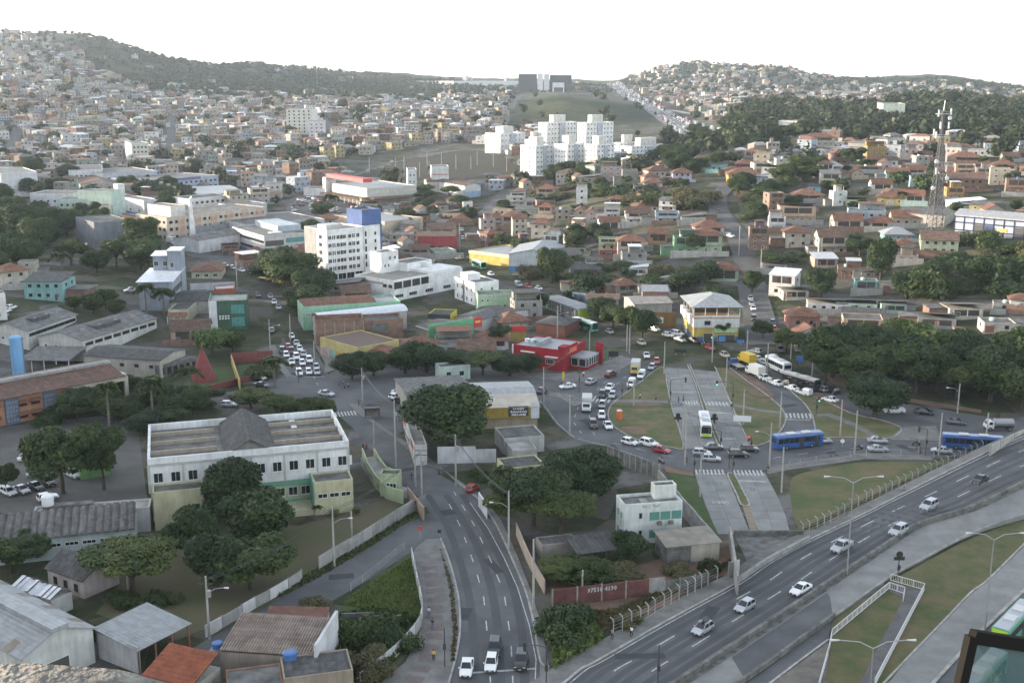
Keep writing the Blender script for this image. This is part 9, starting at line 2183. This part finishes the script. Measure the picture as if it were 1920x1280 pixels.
for f in range(4):
 mb=MB();c=((-1,-1),(1,-1),(1,1),(-1,1));a,b=c[f],c[(f+1)%4]
 for i in range(N_):
  t0,t1=i/N_,(i+1)/N_;w0,w1=mw2(t0),mw2(t1);A=Vector((a[0]*w0,a[1]*w0,h*t0));B_=Vector((b[0]*w0,b[1]*w0,h*t0));A1=Vector((a[0]*w1,a[1]*w1,h*t1));B1=Vector((b[0]*w1,b[1]*w1,h*t1))
  mb.bar(A,B_,.1);mb.bar(A,B1,.1);mb.bar(B_,A1,.1)
 mb.build('bracing',MSTEEL,o)
for t in(.97,.78):MB().box(-2.2,2.2,-2.2,2.2,h*t,h*t+.2).build('platform',STEEL,o);[MB().bar((-2.2*q,-2.2,h*t+1.1),(2.2*q,-2.2,h*t+1.1),.12).build('platform_rail',STEEL,o)for q in(1,)]
for x,y,t in((-2.6,-1,.98),(2.4,-1.5,.99),(-3,-1,.80),(-2.9,.8,.82),(1.8,-1.6,.88),(-1.8,-1.6,.88),(1.4,-1.6,.70),(2.0,-2.0,.52),(-2.4,-2,.5),(2.3,-1,.6)):MB().box(x-.25,x+.25,y-.2,y+.2,h*t-1.3,h*t+1.3).build('antenna',wh_,o)
for x,y,t in((1.6,-2.0,.94),(2.4,-2.2,.44),(-3.6,-2.5,.36),(-2.6,-2,.58)):MB().tube([(x,y,h*t),(x,y-.5,h*t)],[.8,.75],12).build('dish',wh_,o)
MB().tube([(0,0,h),(.3,0,h+4)],.12,5).build('spire',STEEL,o)
def cable(a,b,lab,n=1,sag=1.2):
 mb=MB();A,B_=a,b;o0=A.copy()
 for k in range(n):
  off=Vector((0,0,-.35*k));pts=[A.lerp(B_,t/10)+off-Vector((0,0,sag*4*(t/10)*(1-t/10)))-o0 for t in range(11)];mb.tube(pts,.05,3,cap=False)
 tag(mb.build('power_cable',TRIM,None,o0),lab,'cable')
def ptop(x,yb):q=min(POLES,key=lambda e:(e[0]-P(x,yb)).length);return q[0]+Vector((0,0,q[1]*.96))
for i,(a,b)in enumerate((((680,757),(742,876)),((742,876),(855,910)),((779,913),(742,876)),((680,757),(590,690)),((855,910),(954,1033)),((1019,761),(1068,816)),((1019,761),(1105,668)),((1280,829),(1068,816)),((1284,873),(1442,882)),((393,1198),(627,1063)),((627,1063),(791,935)),((1188,761),(1280,829)),((1462,803),(1575,817)),((1393,796),(1462,803)))):cable(ptop(*a),ptop(*b),'sagging dark cables %s'%('from the bus shelter pole to the shop row pole','from the shop row pole to the wall corner pole','from the bend pole to the shop row pole','from the shelter pole to the bar pole','from the wall corner to the avenue lamp pole','along the outer edge of the roundabout','past the red restaurant','across the roundabout lawn','above the lower crossing','along the branch street','along the school yard wall','over the lawn to the bus lane','over the turning lane','over the right lawn')[i],2)
# people
PM={}
def skin_mesh(name,pts,edges,radii,mat):
 me=bpy.data.meshes.new(name);me.from_pydata(pts,edges,[]);o=bpy.data.objects.new('tmp_person',me);C.objects.link(o);o.modifiers.new('s','SKIN');o.modifiers.new('d','SUBSURF').levels=1
 for v,r in zip(me.skin_vertices[0].data,radii):v.radius=(r,r)
 me.skin_vertices[0].data[0].use_root=True
 out=bpy.data.meshes.new_from_object(o.evaluated_get(bpy.context.evaluated_depsgraph_get()));bpy.data.objects.remove(o);out.name=name;out.materials.clear();out.materials.append(mat);return out
def person_meshes(pose):
 k=.28 if pose else.06
 pts=[(0,0,.95),(0,0,1.15),(0,0,1.38),(0,0,1.50),(0,.02,1.58),(0,.03,1.70),(-.09,0,.90),(-.10,-k*.6,.50),(-.10,-k*.2,.08),(-.10,.10-k*.2,.04),(.09,0,.90),(.10,k*.5,.50),(.10,k*.1-.2*bool(pose),.10),(.10,k*.1-.1*bool(pose),.05),(-.19,0,1.40),(-.24,k*.4,1.12),(-.24,k*.9+.04,.88),(-.24,k*1.0+.06,.78),(.19,0,1.40),(.24,-k*.4,1.12),(.24,-k*.6+.06,.88),(.24,-k*.6+.08,.78)]
 ed=[(0,1),(1,2),(2,3),(3,4),(4,5),(0,6),(6,7),(7,8),(8,9),(0,10),(10,11),(11,12),(12,13),(2,14),(14,15),(15,16),(16,17),(2,18),(18,19),(19,20),(20,21)]
 rd=[.13,.13,.15,.055,.085,.095,.085,.06,.04,.035,.085,.06,.04,.035,.06,.045,.035,.035,.06,.045,.035,.035]
 skin=plain('skin',(.30,.17,.11),.6);b=skin_mesh('body',pts,ed,rd,skin)
 sh=[0,1,2,14,15,18,19];ix={v:i for i,v in enumerate(sh)};es=[(ix[a],ix[c])for a,c in ed if a in ix and c in ix]
 s_=skin_mesh('shirt',[pts[i]for i in sh],es,[rd[i]*1.16+.01 for i in sh],wh_)
 tr=[0,6,7,8,10,11,12];ix={v:i for i,v in enumerate(tr)};es=[(ix[a],ix[c])for a,c in ed if a in ix and c in ix]
 t_=skin_mesh('trousers',[pts[i]for i in tr],es,[rd[i]*1.15+.012 for i in tr],TRIM)
 hm=MB();hm.tube([(0,-.035,1.60),(0,-.03,1.69),(0,0,1.79),(0,.01,1.815)],[.09,.115,.095,.03],10);h_=hm.mesh('hair',[plain('dark_hair',(.02,.015,.012),.7)],True)
 fm=MB();[fm.box(x-.02,x+.02,.108,.122,1.66,1.68)for x in(-.04,.04)];fm.box(-.012,.012,.11,.14,1.62,1.66);fm.box(-.03,.03,.108,.12,1.575,1.59);f_=fm.mesh('face_features',[plain('face_dark',(.09,.05,.04),.7)])
 return b,s_,t_,h_,f_
for q in(0,1):PM[q]=person_meshes(q)
cl={'white':(.6,.6,.6),'black':(.02,.02,.02),'blue':(.07,.1,.2),'grey':(.2,.2,.2),'yellow':(.5,.35,.05),'red':(.3,.04,.04),'striped':(.4,.42,.45)}
def person(x,y,dx,dy,top,legs,lab,pose=1,lift=.13):
 p=P(x,y,0);p.z=lift;o=empty('person',p,heading_of(x,y,dx,dy,0)-math.pi/2,lab,'person')
 for me,m in zip(PM[pose],(None,cl[top],cl[legs],None,None)):
  c=link(me.name.split('.')[0],me,o)
  if m:set_mat(c,0,plain('cloth_'+(top if m==cl[top]else legs),m,.8))
 return o
for r in[(804,1158,1,-10,'striped','blue','walker in a pale striped top on the paved footpath'),(811,1180,1,-10,'black','blue','walker in a black top behind the striped one'),(813,1240,0,10,'yellow','black','walker with yellow bag on the lower paved footpath'),(1184,1195,10,-5,'white','black','person in white on the expressway pavement'),(1148,1200,10,-5,'grey','black','person beside the shrubs on the expressway pavement'),(1287,870,-5,2,'black','black','person in dark clothes waiting at the ring road crossing'),(1272,757,8,1,'black','blue','first of two people on the bus lane zebra'),(1281,755,8,1,'grey','black','second of two people on the bus lane zebra'),(1230,752,8,1,'red','black','walker in red on the lawn footpath'),(1200,750,8,1,'white','black','walker with a pale top on the lawn footpath'),(1371,765,0,5,'white','black','person with a white helmet by the right bus lane'),(823,893,2,10,'black','black','person in black crossing the pavement corner'),(772,902,0,10,'black','blue','person walking on the avenue roadway edge'),(1694,930,10,-5,'blue','grey','walker on the rising expressway pavement'),(1717,853,5,1,'black','grey','first of two people at the field fence'),(1725,853,5,1,'black','black','second of two people at the field fence'),(1094,708,1,8,'white','black','man in a white shirt before the red restaurant'),(1053,727,3,5,'black','black','person on the paved triangle'),(681,846,3,6,'black','black','first of two people by the ramp'),(687,846,3,6,'red','black','second of two people by the ramp'),(1427,716,8,-2,'white','black','person standing between lawn and jam'),(1440,888,3,5,'black','grey','person at the field corner crossing'),(673,762,3,5,'red','blue','person in red by the bus shelter'),(1200,688,3,8,'black','black','person by the yellow cab truck')]:
 person(*r[:6],r[6])
for x,y,dx,dy,lab in[(1240,868,-8,-3,'rider in white helmet on the stopped motorcycle'),(1610,843,14,0,'rider on the motorcycle before the silver sedans'),(1718,835,14,0,'rider under the bent lamp on the cross road'),(1017,728,4,6,'rider in black on the red motorcycle by the garage'),(1178,730,-4,8,'rider on the red motorcycle behind the van')]:
 o=person(x,y,dx,dy,'black','black',lab,0,-.18)
# the building the view is from
o=empty('viewing_tower',(0,0,0),0,'concrete tower with a weathered ledge at the lower corner of the view','tower');led=surf('ledge_stone',(.27,.25,.22),.95,9.0,rgb2=(.13,.12,.105),bump=.8,bscale=30,detail=10)
MB().box(-9,9,-14,1.2,-1,75.6).build('wall',paint((.4,.39,.37)),o)
bm=bmesh.new();bmesh.ops.create_grid(bm,x_segments=60,y_segments=16,size=1.0);
def ledge_z(x,y):return 76.866-.047*max(0,(x+.88)/.18)**2+.004*math.sin(x*9)+.003*math.sin(x*31+y*9)
for v in bm.verts:
 x,y=-1.62+v.co.x*1.0,1.65+v.co.y*.48;v.co=(x,y,ledge_z(x,y)-(.5 if v.co.y<-.99 or abs(v.co.y)>.99 else 0))
me=bpy.data.meshes.new('ledge');bm.to_mesh(me);bm.free();me.materials.append(led);me.polygons.foreach_set('use_smooth',[True]*len(me.polygons));link('ledge',me,o)
MB().box(-2.7,-.75,1.25,2.06,75.4,76.3).build('ledge_base',led,o)
sa=empty('window_sash',(0,0,0),0,'dark metal framed window sash with greenish glass standing open','window');fr=plain('sash_metal',(.012,.011,.01),.9,0,.08);D=2.6
def sp(px,py,d=D):x,y,z=ray(px,py);return Vector((x,y,z))*d+Vector((0,0,H))
c0,c1,c2,c3=sp(1822,1192),sp(2080,1232,2.9),sp(2060,1560,2.9),sp(1770,1420)
gl=plain('sash_glass',(.05,.10,.10),.03,.0,.8);bs=gl.node_tree.nodes['Principled BSDF'];bs.inputs['Alpha'].default_value=.72
n=(c1-c0).cross(c3-c0).normalized()
MB().quad(c0,c1,c2,c3).build('pane',gl,sa)
for a,b in((c0,c1),(c1,c2),(c2,c3),(c3,c0)):MB().bar(a,b,.02,.03).build('frame',fr,sa)
